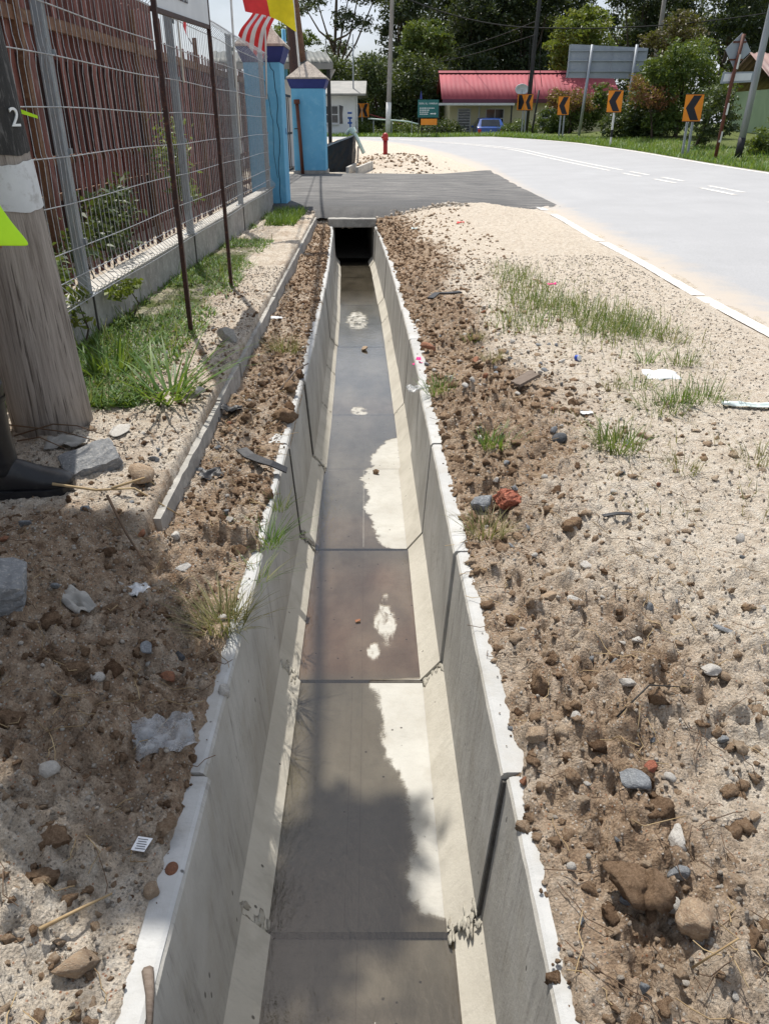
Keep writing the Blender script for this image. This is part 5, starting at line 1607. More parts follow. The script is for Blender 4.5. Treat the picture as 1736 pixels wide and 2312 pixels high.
# poles by the pillars
def pole(name, label, p, q, r0, r1, mat, bands=(), cat='pole', n=10):
    p, q = Vector(p), Vector(q)
    t = thing(name, label, cat, tuple(p))
    MB(p).tube([p, p.lerp(q, .33), p.lerp(q, .66), q], [r0, r0 + (r1 - r0) * .33, r0 + (r1 - r0) * .66, r1], n).build('shaft', mat, t, True)
    for a, b, m_ in bands:
        MB(p).tube([p.lerp(q, a), p.lerp(q, b)], r0 + (r1 - r0) * a + .004, n, True).build('band', m_, t, True)
    return t
pole('steel_pole', 'thick dark brown pole rising behind the far pillar', (-2.37, 24.0, .04), (-2.55, 24.0, 6.0), .14, .11, 'maroon_steel')
pole('steel_pole', 'lighter brown pole leaning behind the thick dark pole', (-2.0, 24.6, .04), (-2.62, 24.6, 6.2), .13, .10, 'rust_rail')
pole('thin_pole', 'thin white pole leaning in front of the thick dark pole', (-2.05, 22.9, .04), (-2.35, 22.9, 5.2), .03, .025, 'pole_white')
pole('short_post', 'short blue post showing above the guard house roof', (-2.88, 25.8, .04), (-2.88, 25.8, 3.6), .06, .06, 'blue_wall')
pole('utility_pole', 'tall pale concrete pole standing across the road left of the green sign', (.17, 46, .5), (.47, 46, 9.2), .14, .09, 'pole_concrete', ((.02, .19, 'pole_white'),), 'utility pole')
pole('thin_pole', 'thin grey metal pole beside the white house', (-1.72, 48, .4), (-1.68, 48, 5.4), .05, .03, 'pole_grey')
pole('utility_pole', 'dark leaning pole with hanging cables in front of the red roof', (7.62, 46.5, .4), (7.92, 46.5, 9.0), .12, .09, 'metal_dark', (), 'utility pole')
pole('short_post', 'shorter dark stay post beside the leaning pole', (8.0, 46.8, .4), (8.24, 46.8, 2.75), .06, .05, 'metal_dark')
pole('lamp_post', 'grey leaning lamp post with a black foot at the right edge', (10.42, 25, .30), (10.75, 25, 8.5), .10, .07, 'pole_grey', ((.0, .065, 'pole_black'),), 'lamp post')
pole('utility_pole', 'far dark pole rising through the trees on the right', (18.2, 60, .0), (18.3, 60, 11), .18, .12, 'pole_concrete', (), 'utility pole')
for k, (x0, x1, z1) in enumerate(((7.5, 7.62, 2.1), (7.6, 7.7, 2.3), (7.75, 7.98, 2.6), (8.05, 8.3, 2.9))):
    MB().tube([(x0, 46.4, 5.2), (x0 + .03, 46.4, 3.9), (x1, 46.4, z1)], .016, 5).build('hanging_cable', 'cable', None, label=['first drooping cable left of the dark leaning pole', 'second drooping cable left of the dark leaning pole', 'drooping cable touching the dark leaning pole', 'drooping cable right of the dark leaning pole'][k], cat='cable')
def wire(pts, r, label, sag=.3): cable('overhead_cable', pts, r, label, sag)
wire([(-14, 44, 7.6), (.44, 46, 7.0), (7.88, 46.5, 5.55), (22, 47, 6.6)], .028, 'long dark cable sagging across the sky from the pale concrete pole', .35)
wire([(.46, 46, 8.2), (7.9, 46.5, 7.2), (18.2, 60, 9.5)], .02, 'upper dark cable between the pale pole and the far right pole', .35)
wire([(2.9, 58, 4.6), (7.9, 46.5, 5.3)], .015, 'thin service cable running from the dark pole to the house', .12)
wire([(4.4, 58, 5.4), (7.9, 46.5, 5.9)], .015, 'second thin service cable running from the dark pole into the trees', .1)
wire([(10.75, 25, 7.6), (18.25, 60, 8.4)], .02, 'cable from the leaning lamp post towards the far right pole', .4)

# ------------------------------------------------------------------ signs round the bend
def chevron_panel(t, cx, z0, w, h, y, left=True, yaw=0.0):
    c, s = math.cos(yaw), math.sin(yaw)
    def tr(x, yy, z): return (cx + x * c - yy * s, y + x * s + yy * c, z)
    pn = MB().add([tr(a, b, z) for b in (0, .012) for a, z in ((-w / 2, z0), (w / 2, z0), (w / 2, z0 + h), (-w / 2, z0 + h))], [(0, 1, 2, 3), (7, 6, 5, 4), (0, 4, 5, 1), (1, 5, 6, 2), (2, 6, 7, 3), (3, 7, 4, 0)]).build('panel', 'sign_orange', t)
    u = [(.44, .96), (.88, .96), (.56, .5), (.88, .04), (.42, .04), (.09, .5)]
    if not left: u = [(1 - a, b) for a, b in u][::-1]
    MB().add([tr((a - .5) * w, -.004, z0 + b * h) for a, b in u], [(0, 1, 2, 5), (5, 2, 3, 4)]).build('arrow', 'sign_black', pn)
    for (a, z, ww, hh) in ((0, z0 - .008, w + .03, .016), (0, z0 + h + .008, w + .03, .016)):
        MB().add([tr(a + sx * ww / 2, sy * .012, z + sz * hh / 2) for sz in (-1, 1) for sy in (-1, 1) for sx in (-1, 1)], [(0, 2, 3, 1), (4, 5, 7, 6), (0, 1, 5, 4), (2, 6, 7, 3), (0, 4, 6, 2), (1, 3, 7, 5)]).build('edge', 'sign_black', pn)
G_C = 'chevron signs round the bend'
def chevron(label, x, y, zb, z0, w, h, posts, yaw=0.0):
    zg = float(terrain_z(x, y))
    t = thing('chevron_sign', label, 'road sign', (x, y, zg), 0, G_C)
    chevron_panel(t, 0, z0 - zg, w, h, 0, True, yaw)
    for dx, mt in posts:
        MB().box((dx, .045, (z0 - zg + h * .8) / 2), (.065, .05, z0 - zg + h * .8)).build('post', mt, t)
    return t
chevron('nearest and largest chevron sign, on twin grey posts', 9.58, 27, .45, 1.26, .54, .74, ((-.10, 'galv'), (.07, 'galv')), R(-8))
t = chevron('chevron sign on a single black and white post', 8.71, 33, .5, 1.57, .54, .73, ((.03, 'pole_white'),), R(-6))
MB().box((.03, .045, .45), (.07, .056, .25)).build('band', 'pole_black', t)
chevron('chevron sign nearest the right window of the cream house', 8.02, 39, .5, 1.52, .50, .74, ((-.08, 'galv'), (.08, 'galv')), R(-6))
for lb, x, y, z0, w, h in (('double chevron sign in front of the red roofed house', 7.22, 44.8, 1.78, .40, .72), ('double chevron sign beside the white house', -1.29, 49.6, 1.48, .40, .70)):
    zg = float(terrain_z(x, y))
    t = thing('chevron_sign', lb, 'road sign', (x, y, zg), 0, G_C)
    chevron_panel(t, -w / 2, z0 - zg, w, h, .05, False, R(14))
    chevron_panel(t, w / 2, z0 - zg, w, h, .05, True, R(-14))
    for dx in ((-.05, .10) if x > 0 else (.0,)):
        MB().box((dx, .12, (z0 - zg + h * .7) / 2), (.07, .05, z0 - zg + h * .7)).build('post', 'galv', t)

# back of the big direction sign
bs = thing('direction_sign', 'large grey road sign seen from behind on two tall posts', 'road sign', (9.2, 40, .48))
OS = (9.2, 40, .48)
MB(OS).add([(x, y_, z) for y_ in (39.98, 40.0) for x, z in ((8.20, 3.02), (11.72, 2.98), (11.76, 4.18), (8.30, 4.33))], [(0, 1, 2, 3), (7, 6, 5, 4), (0, 4, 5, 1), (1, 5, 6, 2), (2, 6, 7, 3), (3, 7, 4, 0)]).build('panel', 'sign_back', bs)
for x0, x1 in ((9.02, 9.22), (11.05, 11.2)):
    MB(OS).tube([(x0, 39.85, .4), (x1, 39.85, 4.3)], .065, 10).build('post', 'galv', bs, True)
for z in (3.25, 3.66, 4.05):
    MB(OS).box((10.0, 39.93, z + .03), (3.45, .07, .05)).build('stiffener', 'sign_back', bs)
MB(OS).box((10.2, 39.965, 3.64), (.03, .03, 1.2)).build('seam', 'sign_back', bs)
MB(OS).box((8.25, 39.96, 3.67), (.05, .06, 1.28)).build('edge', 'galv', bs)

# leaning diamond warning sign from behind
dsn = thing('warning_sign', 'diamond shaped sign seen from behind on a leaning rusty pole', 'road sign', (9.60, 24.6, .34))
OD = (9.60, 24.6, .34)
MB(OD).tube([(9.60, 24.6, .3), (9.68, 24.6, 2.2), (9.79, 24.6, 3.38)], .05, 10).build('pole', 'rust_pipe', dsn, True)
for z0, z1, m_ in ((.72, 1.0, 'pole_white'), (1.42, 1.72, 'pole_white'), (2.55, 2.9, 'pole_white')):
    f = lambda z: 9.60 + (z - .3) * .0615
    MB(OD).tube([(f(z0), 24.6, z0), (f(z1), 24.6, z1)], .053, 10, False).build('band', m_, dsn, True)
MB(OD).prism([(9.38, 24.68, 3.03), (9.70, 24.68, 2.58), (10.10, 24.68, 2.98), (9.77, 24.68, 3.42)], (0, 0, 0), (0, .012, 0)).build('panel', 'sign_back', dsn)
MB(OD).box((9.74, 24.665, 3.2), (.36, .02, .04)).build('bracket', 'rust_pipe', dsn); MB(OD).box((9.72, 24.665, 2.78), (.36, .02, .04)).build('bracket', 'rust_pipe', dsn)
fp = MB(OD).prism([(9.40, 24.68, 2.20), (10.29, 24.68, 2.24), (10.31, 24.68, 2.50), (9.43, 24.68, 2.48)], (0, 0, 0), (0, .012, 0)).build('plate', 'sign_back', dsn)
MB(OD).prism([(9.46, 24.672, 2.25), (10.23, 24.672, 2.285), (10.245, 24.672, 2.46), (9.48, 24.672, 2.44)], (0, 0, 0), (0, .004, 0)).build('plate_face', 'board_white', fp)

# green direction sign with the orange plate
gs = thing('green_sign', 'green and white direction sign above a small orange plate', 'road sign', (2.2, 44, .5))
MB().box((.01, 0, 1.34), (1.05, .02, .80)).build('panel', 'sign_green', gs)
MB().box((.06, -.012, .74), (.82, .02, .28)).build('plate', 'sign_orange', gs)
for dx in (-.46, -.30, .47):
    MB().box((dx, .03, .7), (.045, .045, 1.5)).build('post', 'metal_dark', gs)
text_obj('SURAU AL - KHAIRIAH', .115, 'letter_white', gs, (.01, -.013, 1.53), (R(90), 0, 0), 'CENTER', .001, .82)
for zz, ww in ((1.36, .70), (1.27, .48), (1.18, .42), (1.09, .36)):
    k = 0; xx = -.42
    while xx < -.42 + ww:
        l = random.uniform(.03, .09)
        MB().box((xx + l / 2, -.0115, zz), (l, .004, .035)).build('lettering_line', 'letter_white', gs)
        xx += l + .02
MB().add([(.12, -.012, 1.09), (.34, -.012, 1.09), (.34, -.012, 1.06), (.42, -.012, 1.11), (.34, -.012, 1.16), (.34, -.012, 1.13), (.12, -.012, 1.13)], [(0, 1, 2, 3, 4, 5, 6)]).build('arrow', 'letter_white', gs)
MB().prism([(-.42, 0, 1.76), (-.30, 0, 1.76), (-.33, 0, 2.0), (-.36, 0, 2.16), (-.40, 0, 1.95)], (0, 0, 0), (0, .01, 0)).build('pennant', 'navy_band', gs)
# guard rail behind the road
rl = thing('guard_rail', 'pale curved guard rail between the chevron sign and the green sign', 'rail', (-.6, 47.4, .45))
MB().tube([(-.3, .0, .95), (.4, .0, .90), (1.2, .0, .86), (1.9, .0, .80), (2.5, .0, .66)], .035, 8).build('rail_tube', 'pipe_mint', rl, True)
for dx in (.0, 1.0, 2.1):
    MB().tube([(dx, 0, 0), (dx, 0, .85)], .03, 6).build('rail_post', 'pole_grey', rl)
o = MB().bar((.9, 0, 0), (-.9, 0, .48), .07, .05).build('barrier_arm', 'roof_red', None, label='red slanting barrier arm behind the pale pole', cat='barrier', loc=(.05, 50.2, 1.15))

# ------------------------------------------------------------------ things beyond the driveway
hy = thing('hydrant', 'slim red hydrant standing on the rubble verge', 'hydrant', (.03, 29, .18))
MB().tube([(0, 0, -.05), (0, 0, .50)], .075, 14).build('barrel', 'hydrant_red', hy, True)
MB().tube([(0, 0, .50), (0, 0, .54)], .105, 14).build('flange', 'hydrant_red', hy)
MB().tube([(0, 0, .54), (0, 0, .66), (0, 0, .71), (0, 0, .74)], [.10, .10, .07, .02], 14).build('bonnet', 'hydrant_red', hy, True)
MB().tube([(-.14, 0, .60), (.0, 0, .60)], .045, 10).build('nozzle', 'hydrant_red', hy)
bx = thing('covered_tank', 'black plastic covered tank tilted beside the far pillar', 'tank', (-1.2, 23.4, -.05))
P = [(-.42, -.35, -.2), (.25, -.35, -.2), (.36, .4, -.2), (-.42, .4, -.2), (-.42, -.38, .68), (.36, -.38, .95), (.42, .4, 1.0), (-.42, .4, .74)]
o = MB().add(P, [(0, 3, 2, 1), (4, 5, 6, 7), (0, 1, 5, 4), (1, 2, 6, 5), (2, 3, 7, 6), (3, 0, 4, 7)]).build('sheet_cover', 'black_plastic', bx)
bm = bmesh.new(); bm.from_mesh(o.data); bmesh.ops.subdivide_edges(bm, edges=bm.edges, cuts=7, use_grid_fill=True)
for v in bm.verts: v.co += Vector((random.uniform(-.018, .018), random.uniform(-.018, .018), random.uniform(-.012, .012)))
bm.to_mesh(o.data); bm.free()
MB().bar((-.42, -.40, .69), (.36, -.40, .96), .05, .03).build('cover_edge', 'galv', bx)
vp_ = thing('water_valve', 'mint green water pipe with a blue valve sloping over the black tank', 'pipe', (-.9, 23.3, .9))
MB().tube([(-.13, .0, .05), (-.02, -.05, .18), (.12, -.10, .02), (.34, -.16, -.42)], .05, 12).build('pipe_run', 'pipe_mint', vp_, True)
MB().tube([(.02, -.06, .18), (.08, -.08, .08)], .085, 12).build('collar', 'pipe_mint', vp_)
MB().tube([(-.02, -.05, .22), (-.03, -.05, .45)], .022, 8).build('stem', 'valve_blue', vp_)
for z in (.30, .42, .54):
    MB().box((-.03, -.05, z + .02), (.12, .06, .05)).build('valve_wheel', 'valve_blue', vp_, bevel=.01)
for k, (a, b) in enumerate((((-.97, 22.0, .02), (-.80, 23.3, .06)), ((-.72, 22.0, .02), (-.35, 23.4, .10)))):
    MB().bar((a[0], a[1], a[2]), b, .07, .34).build('drain_wall', 'concrete_pale', None, label=['left concrete side of the drain beyond the driveway', 'right concrete side of the drain beyond the driveway'][k], cat='drain wall')
MB().box((0, 0, .2), (.06, .06, .5), (0, .06, 0)).build('marker_peg', 'concrete', None, bevel=.008, label='short grey concrete peg left of the red hydrant', cat='peg', loc=(-.83, 26.5, .12))
#PART4
# ------------------------------------------------------------------ loose earth: clods, grit, straws
def ico(sub):
    bm = bmesh.new(); bmesh.ops.create_icosphere(bm, subdivisions=sub, radius=1.0)
    V = np.array([v.co[:] for v in bm.verts]); F = np.array([[v.index for v in f.verts] for f in bm.faces]); bm.free()
    return V, F
ICO = {s: ico(s) for s in (1, 2, 3)}
def lump(sub, seed, chop=7, rough=.18, lo=.62):
    """a stone or clod: ball cut by random planes, then roughened"""
    g = np.random.default_rng(seed); V, F = ICO[sub]; V = V.copy()
    for k in range(chop):
        n = g.normal(size=3); n /= np.linalg.norm(n); d = g.uniform(lo, .95)
        e = np.maximum(0, V @ n - d); V -= e[:, None] * n[None, :]
    r = 1 + rough * (g.random(len(V)) - .5)
    return V * r[:, None], F
CLODS = [lump(2, 100 + i, 9, .75, .3) for i in range(14)]
CLODB = [lump(3, 130 + i, 9, .45, .3) for i in range(10)]
PEB = [lump(1, 160 + i, 5, .4, .4) for i in range(10)]
def height_vec(x, y):
    z = np.empty(len(x)); m = x > dc(y)
    if m.any(): z[m] = ground_r(x[m], y[m])[0]
    if (~m).any(): z[~m] = ground_l(x[~m], y[~m])[0]
    return z
def scatter(name, variants, x, y, s, mat, label, cat, sink=.3, tint=None, flat=(.55, .9), seed=5):
    g = np.random.default_rng(seed); n = len(x)
    z = height_vec(x, y)
    Vs = []; Fs = []; T = []; base = 0
    for i in range(n):
        V, F = variants[int(g.integers(len(variants)))]
        a = g.random() * 6.283; c_, s_ = math.cos(a), math.sin(a)
        sc = s[i] * np.array([1, g.uniform(.65, 1), g.uniform(*flat)])
        W = V * sc
        W = np.c_[W[:, 0] * c_ - W[:, 1] * s_, W[:, 0] * s_ + W[:, 1] * c_, W[:, 2]]
        b = g.uniform(-.4, .4); W = np.c_[W[:, 0], W[:, 1] * math.cos(b) - W[:, 2] * math.sin(b), W[:, 1] * math.sin(b) + W[:, 2] * math.cos(b)]
        W = W + np.array([x[i], y[i], z[i] + sc[2] * (.5 - sink)])
        Vs.append(W); Fs.append(F + base); base += len(V)
        T.append(np.full(len(V), g.random() if tint is None else tint[i]))
    me = np_mesh(name, np.concatenate(Vs), np.concatenate(Fs), {'tint': np.concatenate(T)}, False)
    return add_obj(name, me, mat, None, label=label, cat=cat, kind='stuff')
def rand_right(n, g, dmax=1.25, ymin=.45, ymax=12.6, pw=1.6):
    y = ymin + (ymax - ymin) * g.random(n) ** pw
    d = .015 + dmax * g.random(n) ** 1.15
    return dc(y) + .335 + d, y, d
def rand_left(n, g, ymin=.45, ymax=12.4, pw=1.7):
    y = ymin + (ymax - ymin) * g.random(n) ** pw
    x0 = dc(y) - .345; x1 = np.where(y > 2.3, kerb_x(y) + .05, -1.25)
    t = g.random(n)
    return x0 + (x1 - x0) * t, y
g = np.random.default_rng(3)
x, y, d = rand_right(9500, g, 1.3, .45, 12.6, 1.3)
keep = g.random(len(x)) < (.13 + .87 * soil_r(x, y)); x, y = x[keep], y[keep]
s = .004 + .019 * g.random(len(x)) ** 3 + .0012 * y
scatter('clods', CLODS, x, y, s, 'clod', 'crumbly brown earth clods heaped along the right side of the drain', 'soil clods', .38, tint=np.clip(g.normal(.42, .2, len(x)) + .12 * (y < 2.2) + .35 * (1 - soil_r(x, y)), 0, 1), seed=5)
x, y, d = rand_right(650, g, .95, .5, 9, 1.5)
keep = g.random(len(x)) < soil_r(x, y); x, y = x[keep], y[keep]
scatter('clods', CLODB, x, y, .014 + .026 * g.random(len(x)) ** 2, 'clod', 'larger lumps of brown earth right of the drain', 'soil clods', .45, tint=np.clip(g.normal(.4, .2, len(x)), 0, 1), seed=6)
x, y = rand_left(4500, g)
scatter('clods', CLODS, x, y, .004 + .012 * g.random(len(x)) ** 3 + .0012 * y, 'clod', 'crumbly brown earth clods between the old kerb and the drain', 'soil clods', .5, tint=np.clip(.45 * g.random(len(x)) + .3 * (y < 1.1) + .1, 0, 1), seed=7)
x = -.82 - .55 * g.random(500); y = 2.35 + 4 * g.random(500) ** 1.3
scatter('clods', CLODS, x, y, .004 + .014 * g.random(500) ** 3 + .001 * y, 'clod', 'scattered earth crumbs on the ground left of the old kerb', 'soil clods', .35, seed=17)
x, y = rand_left(240, g, .5, 9, 1.2)
scatter('clods', CLODB, x, y, .014 + .028 * g.random(len(x)) ** 2, 'clod', 'larger lumps of brown earth left of the drain', 'soil clods', .6, tint=np.clip(.5 * g.random(len(x)) + .3 * (y < 1.1), 0, 1), seed=8)
# grit over everything, paler and sparser on the sandy verge
y = .45 + 8 * g.random(14000) ** 1.8
x = dc(y) + .36 + (2.1 - dc(y)) * g.random(len(y))
scatter('grit', PEB, x, y, .002 + .0050 * g.random(len(x)) ** 2 + .0007 * y, 'grit', 'pale grit and small gravel scattered over the right verge', 'gravel', .2, seed=9)
y = .45 + 7 * g.random(8000) ** 1.8
x = dc(y) - .37 - .95 * g.random(len(y))
x = np.maximum(x, -1.7); k_ = len(x)
y = np.r_[y, 2.4 + 5 * g.random(1600) ** 1.3]; x = np.r_[x, -.85 - .75 * g.random(1600)]
scatter('grit', PEB, x, y, .002 + .0046 * g.random(len(x)) ** 2 + .0007 * y, 'grit', 'pale grit and small gravel scattered over the left bank', 'gravel', .2, seed=10)
# grit fallen along the rim
def rim_grit():
    g = np.random.default_rng(19); Vs = []; Fs = []; T = []; base = 0
    for i in range(420):
        V, F = PEB[int(g.integers(10))]; yy = .55 + 9 * g.random() ** 1.5; sd = 1 if g.random() < .6 else -1
        s = .0018 + .005 * g.random() ** 3; dd = .335 + .07 * g.random() ** .6
        Vs.append(V * s + np.array([dc(yy) + sd * dd, yy, -SL * yy + s * .5 + .002])); Fs.append(F + base); base += len(V); T.append(np.full(len(V), g.random() * .5))
    add_obj('grit', np_mesh('grit', np.concatenate(Vs), np.concatenate(Fs), {'tint': np.concatenate(T)}), 'clod', None, label='crumbs of earth and grit fallen on the concrete rims', cat='gravel', kind='stuff')
rim_grit()
# rubble crumbs along the front of the new asphalt
x = np.r_[-1.3 + 2.6 * g.random(420)]; y = 12.75 + .35 * g.random(420)
scatter('grit', CLODS, x, y, .012 + .035 * g.random(420) ** 2, 'grit', 'broken stones packed under the edge of the new asphalt', 'rubble', .2, seed=12)
def far_scatter(name, n, xr, yr, smin, smax, mat, label, seed):
    g = np.random.default_rng(seed); Vs = []; Fs = []; T = []; base = 0
    for i in range(n):
        V, F = CLODS[int(g.integers(10))]
        xx = xr[0] + (xr[1] - xr[0]) * g.random(); yy = yr[0] + (yr[1] - yr[0]) * g.random()
        s = smin + (smax - smin) * g.random() ** 2
        Vs.append(V * s * np.array([1, 1, .6]) + np.array([xx, yy, float(terrain_z(xx, yy)) + s * .3])); Fs.append(F + base); base += len(V); T.append(np.full(len(V), g.random()))
    me = np_mesh(name, np.concatenate(Vs), np.concatenate(Fs), {'tint': np.concatenate(T)})
    add_obj(name, me, mat, None, label=label, cat='rubble', kind='stuff')
far_scatter('rubble', 300, (-1.0, 1.4), (22.3, 29.5), .02, .07, 'clod', 'earth lumps on the verge beyond the driveway', 21)
far_scatter('rubble', 90, (-.9, 2.0), (22.2, 28), .02, .05, 'grit', 'pale rubble on the verge beyond the driveway', 22)

def straws(name, n, side, seed, mat, label):
    g = np.random.default_rng(seed); paths = []
    for i in range(n):
        if side > 0: x, y, _ = rand_right(1, g, 1.0, .5, 8, 1.5)
        else: x, y = rand_left(1, g, .5, 7, 1.5)
        L = .03 + .10 * g.random(); a = g.random() * 6.283
        xs = x[0] + np.cos(a) * L * np.linspace(-.5, .5, 5) + g.normal(0, .006, 5); ys = y[0] + np.sin(a) * L * np.linspace(-.5, .5, 5) + g.normal(0, .006, 5)
        zs = height_vec(xs, ys); zs = np.maximum(zs, zs.mean()) + .006 + .010 * g.random()
        paths.append(np.c_[xs, ys, zs])
    V, F = wire_tubes(paths, .0011, 3)
    add_obj(name, np_mesh(name, V, F), mat, None, label=label, cat='straw', kind='stuff')
straws('dead_roots', 420, 1, 31, 'root_dark', 'fine dead roots tangled in the dug earth on the right')
straws('dry_straw', 260, 1, 32, 'straw', 'dry straw bits lying on the right bank')
straws('dry_straw', 260, -1, 33, 'straw', 'dry straw bits lying on the left bank')
straws('dead_roots', 200, -1, 34, 'root_dark', 'fine dead roots tangled in the dug earth on the left')

# mortar smeared over the haunch joints
def mortar():
    g = np.random.default_rng(41)
    for seg, y0, y1 in SEGS:
        if y0 < -.3 or y1 > 9: continue
        for s in (-1, 1):
            Vs = []; Fs = []; base = 0
            for q in range(16):
                V, F = CLODS[int(g.integers(14))]; t_ = g.random()
                W = V * np.array([.006 + .012 * g.random(), .008 + .022 * g.random(), .0035])
                a_ = s * .9; W = np.c_[W[:, 0] * math.cos(a_) - W[:, 2] * math.sin(a_) * 1, W[:, 1], W[:, 0] * math.sin(a_) + W[:, 2] * math.cos(a_)]
                W = W + np.array([dc(y1) + s * (.222 + .071 * t_), y1 + g.normal(0, .018), zf(y1) + .004 + .089 * t_])
                Vs.append(W); Fs.append(F + base); base += len(V)
            add_obj('mortar', np_mesh('mortar', np.concatenate(Vs), np.concatenate(Fs)), 'mortar_smear', seg, kind='stuff')
mortar()
# ------------------------------------------------------------------ stones one can pick out
def lump_mesh(nm, sub, seed, chop=8, rough=.07, lo=.5):
    V, F = lump(sub, seed, chop, rough, lo); return np_mesh(nm, V, F, {'tint': np.full(len(V), .42)})
def one_stone(name, label, x, y, size, mat, seed, lift=.3, rot=None, dz=0, chop=13, cat='stone', rough=.07, sub=3):
    o = add_obj(name, lump_mesh(name, sub, seed, chop, rough, .9 if chop == 2 else (.55 if rough > .13 else .28)), mat, None, label=label, cat=cat)
    if mat == 'clod':
        for v in o.data.vertices: v.co = Vector((v.co[i] * size[i] / 2 * (.85 + .3 * random.random()) for i in range(3)))
    else:
        o.scale = (size[0] / 2, size[1] / 2, size[2] / 2)
    o.location = (x, y, ground_h(x, y) + size[2] * lift + dz)
    o.rotation_euler = rot or (random.uniform(-.2, .2), random.uniform(-.2, .2), random.uniform(0, 6.28))
    return o
# right bank
one_stone('rock', 'dark grey and brown rock touching the broken red brick', .365, 2.54, (.10, .10, .10), 'stone_grey', 2, .25)
one_stone('brick_piece', 'orange brick piece on the rim beside the pink cloth', .285, 4.88, (.12, .08, .07), 'laterite', 3, .35, (0, .2, .3), .01, 9, 'brick', .08)
one_stone('rock', 'bright white angular stone alone on the right verge', .636, 2.08, (.055, .05, .055), 'stone_pale', 4, .4)
one_stone('rock', 'flat tan slab stone beside a pale one on the right bank', .49, 1.90, (.085, .07, .04), 'stone_tan', 5, .35)
one_stone('rock', 'pale pointed stone next to the flat tan slab', .537, 1.83, (.055, .045, .05), 'stone_pale', 6, .4)
one_stone('rock', 'large blue grey triangular stone in the right bank rubble', .505, 1.16, (.085, .065, .05), 'stone_grey', 7, .45)
one_stone('rock', 'red pointed stone above the blue grey triangular stone', .56, 1.20, (.04, .032, .05), 'brick_red', 8, .4)
one_stone('rock', 'white lumpy stone in the lower right rubble', .565, 1.04, (.065, .05, .045), 'stone_pale', 9, .45)
one_stone('rock', 'green grey stone below the white lumpy stone', .545, .965, (.05, .035, .035), 'stone_grey', 10, .4)
one_stone('rock', 'big earth caked stone with an orange patch at the lower right', .532, .86, (.09, .075, .075), 'stone_tan', 11, .35, rough=.16)
one_stone('rock', 'dark round lump of earth beside the earth caked stone', .475, .905, (.085, .07, .065), 'clod', 12, .35, rough=.2)
one_stone('rock', 'dark brown lump of earth in the middle of the lower right rubble', .44, .93, (.10, .08, .07), 'clod', 13, .35, rough=.2)
one_stone('rock', 'smooth dark grey pebble on the sandy verge', .752, 3.10, (.085, .055, .05), 'stone_dark', 14, .4, chop=2, rough=.02)
one_stone('rock', 'orange lump of laterite on the rim edge, low on the right', .30, 1.215, (.028, .024, .022), 'laterite', 15, .4)
one_stone('rock', 'tan lump of earth on the rim beside the cracked cement cap', .335, 1.30, (.06, .05, .045), 'stone_tan', 16, .35, rough=.16)
one_stone('rock', 'pale flat stone at the right edge among the rubble', .80, 1.52, (.07, .05, .03), 'stone_pale', 17, .4)
one_stone('rock', 'long grey flat stone at the right edge above the pale flat one', .93, 1.74, (.085, .045, .03), 'stone_grey', 18, .4)
one_stone('rock', 'long pale splinter of stone standing in the right rubble', .585, 1.45, (.028, .07, .03), 'stone_pale', 19, .5)
one_stone('rock', 'cream stone on the lip where the verge meets the rim', .43, 2.72, (.05, .04, .035), 'stone_pale', 20, .4)
one_stone('rock', 'orange earth patch stone near the far tufts', .55, 4.55, (.12, .06, .04), 'laterite', 21, .3)
def block(label, x, y, size, mat, rot, lift, seed):
    rs = random.Random(seed); o = MB().box((0, 0, 0), size).build('concrete_lump', mat, None, label=label, cat='concrete')
    bm = bmesh.new(); bm.from_mesh(o.data); bmesh.ops.subdivide_edges(bm, edges=bm.edges, cuts=6, use_grid_fill=True)
    for v in bm.verts:
        k = sum(abs(v.co[i]) > size[i] * .49 for i in range(3))
        v.co *= 1 - .06 * (k >= 2) * rs.random() - .05 * (k == 3)
        v.co += Vector([rs.uniform(-.004, .004) for _ in range(3)])
    bm.to_mesh(o.data); bm.free()
    o.location = (x, y, ground_h(x, y) + lift); o.rotation_euler = rot
    return o
block('big broken grey concrete lump at the left edge', -.985, 1.60, (.19, .13, .10), 'block_grey', (.15, .2, .35), .035, 1)
o = block('broken red brick lying beside a grey rock right of the drain', .455, 2.55, (.085, .06, .05), 'block_red', (.5, .35, .5), .03, 3); o.name = 'brick_piece'; o['category'] = 'brick'
block('broken concrete slab under the toe of the boot', -1.10, 2.66, (.20, .14, .07), 'block_grey', (.28, -.18, .55), .015, 2)
one_stone('concrete_lump', 'pale flat concrete flake beside the slab under the boot', -1.10, 3.02, (.13, .10, .03), 'concrete_pale', 32, .4, None, 0, 12, 'concrete')
one_stone('rock', 'white stone on the soil left of the drain', -.617, 2.02, (.075, .04, .035), 'stone_pale', 33, .45)
one_stone('rock', 'cream pointed stone low on the left bank', -.425, .945, (.034, .034, .034), 'stone_tan', 34, .45)
one_stone('rock', 'round brown pebble against the left rim', -.405, 1.00, (.032, .026, .024), 'laterite', 35, .45, chop=2, rough=.02)
one_stone('rock', 'white stone sitting on the left rim', -.40, 1.515, (.035, .03, .05), 'stone_pale', 36, .4)
one_stone('rock', 'white angular stone on the old kerb strip', -.885, 3.52, (.075, .06, .055), 'stone_pale', 37, .45)
one_stone('rock', 'dark brown stone on the old kerb beside the white one', -.80, 3.50, (.05, .045, .045), 'stone_dark', 38, .45)
one_stone('rock', 'grey stone with a pale neighbour between kerb and drain', -.575, 2.50, (.05, .035, .03), 'stone_grey', 39, .45)
one_stone('rock', 'white stone right beside the grey stone between kerb and drain', -.545, 2.43, (.05, .035, .028), 'stone_pale', 40, .45)
one_stone('rock', 'blue grey stone in the shaded left bank', -.60, 1.58, (.05, .045, .035), 'stone_grey', 41, .4)
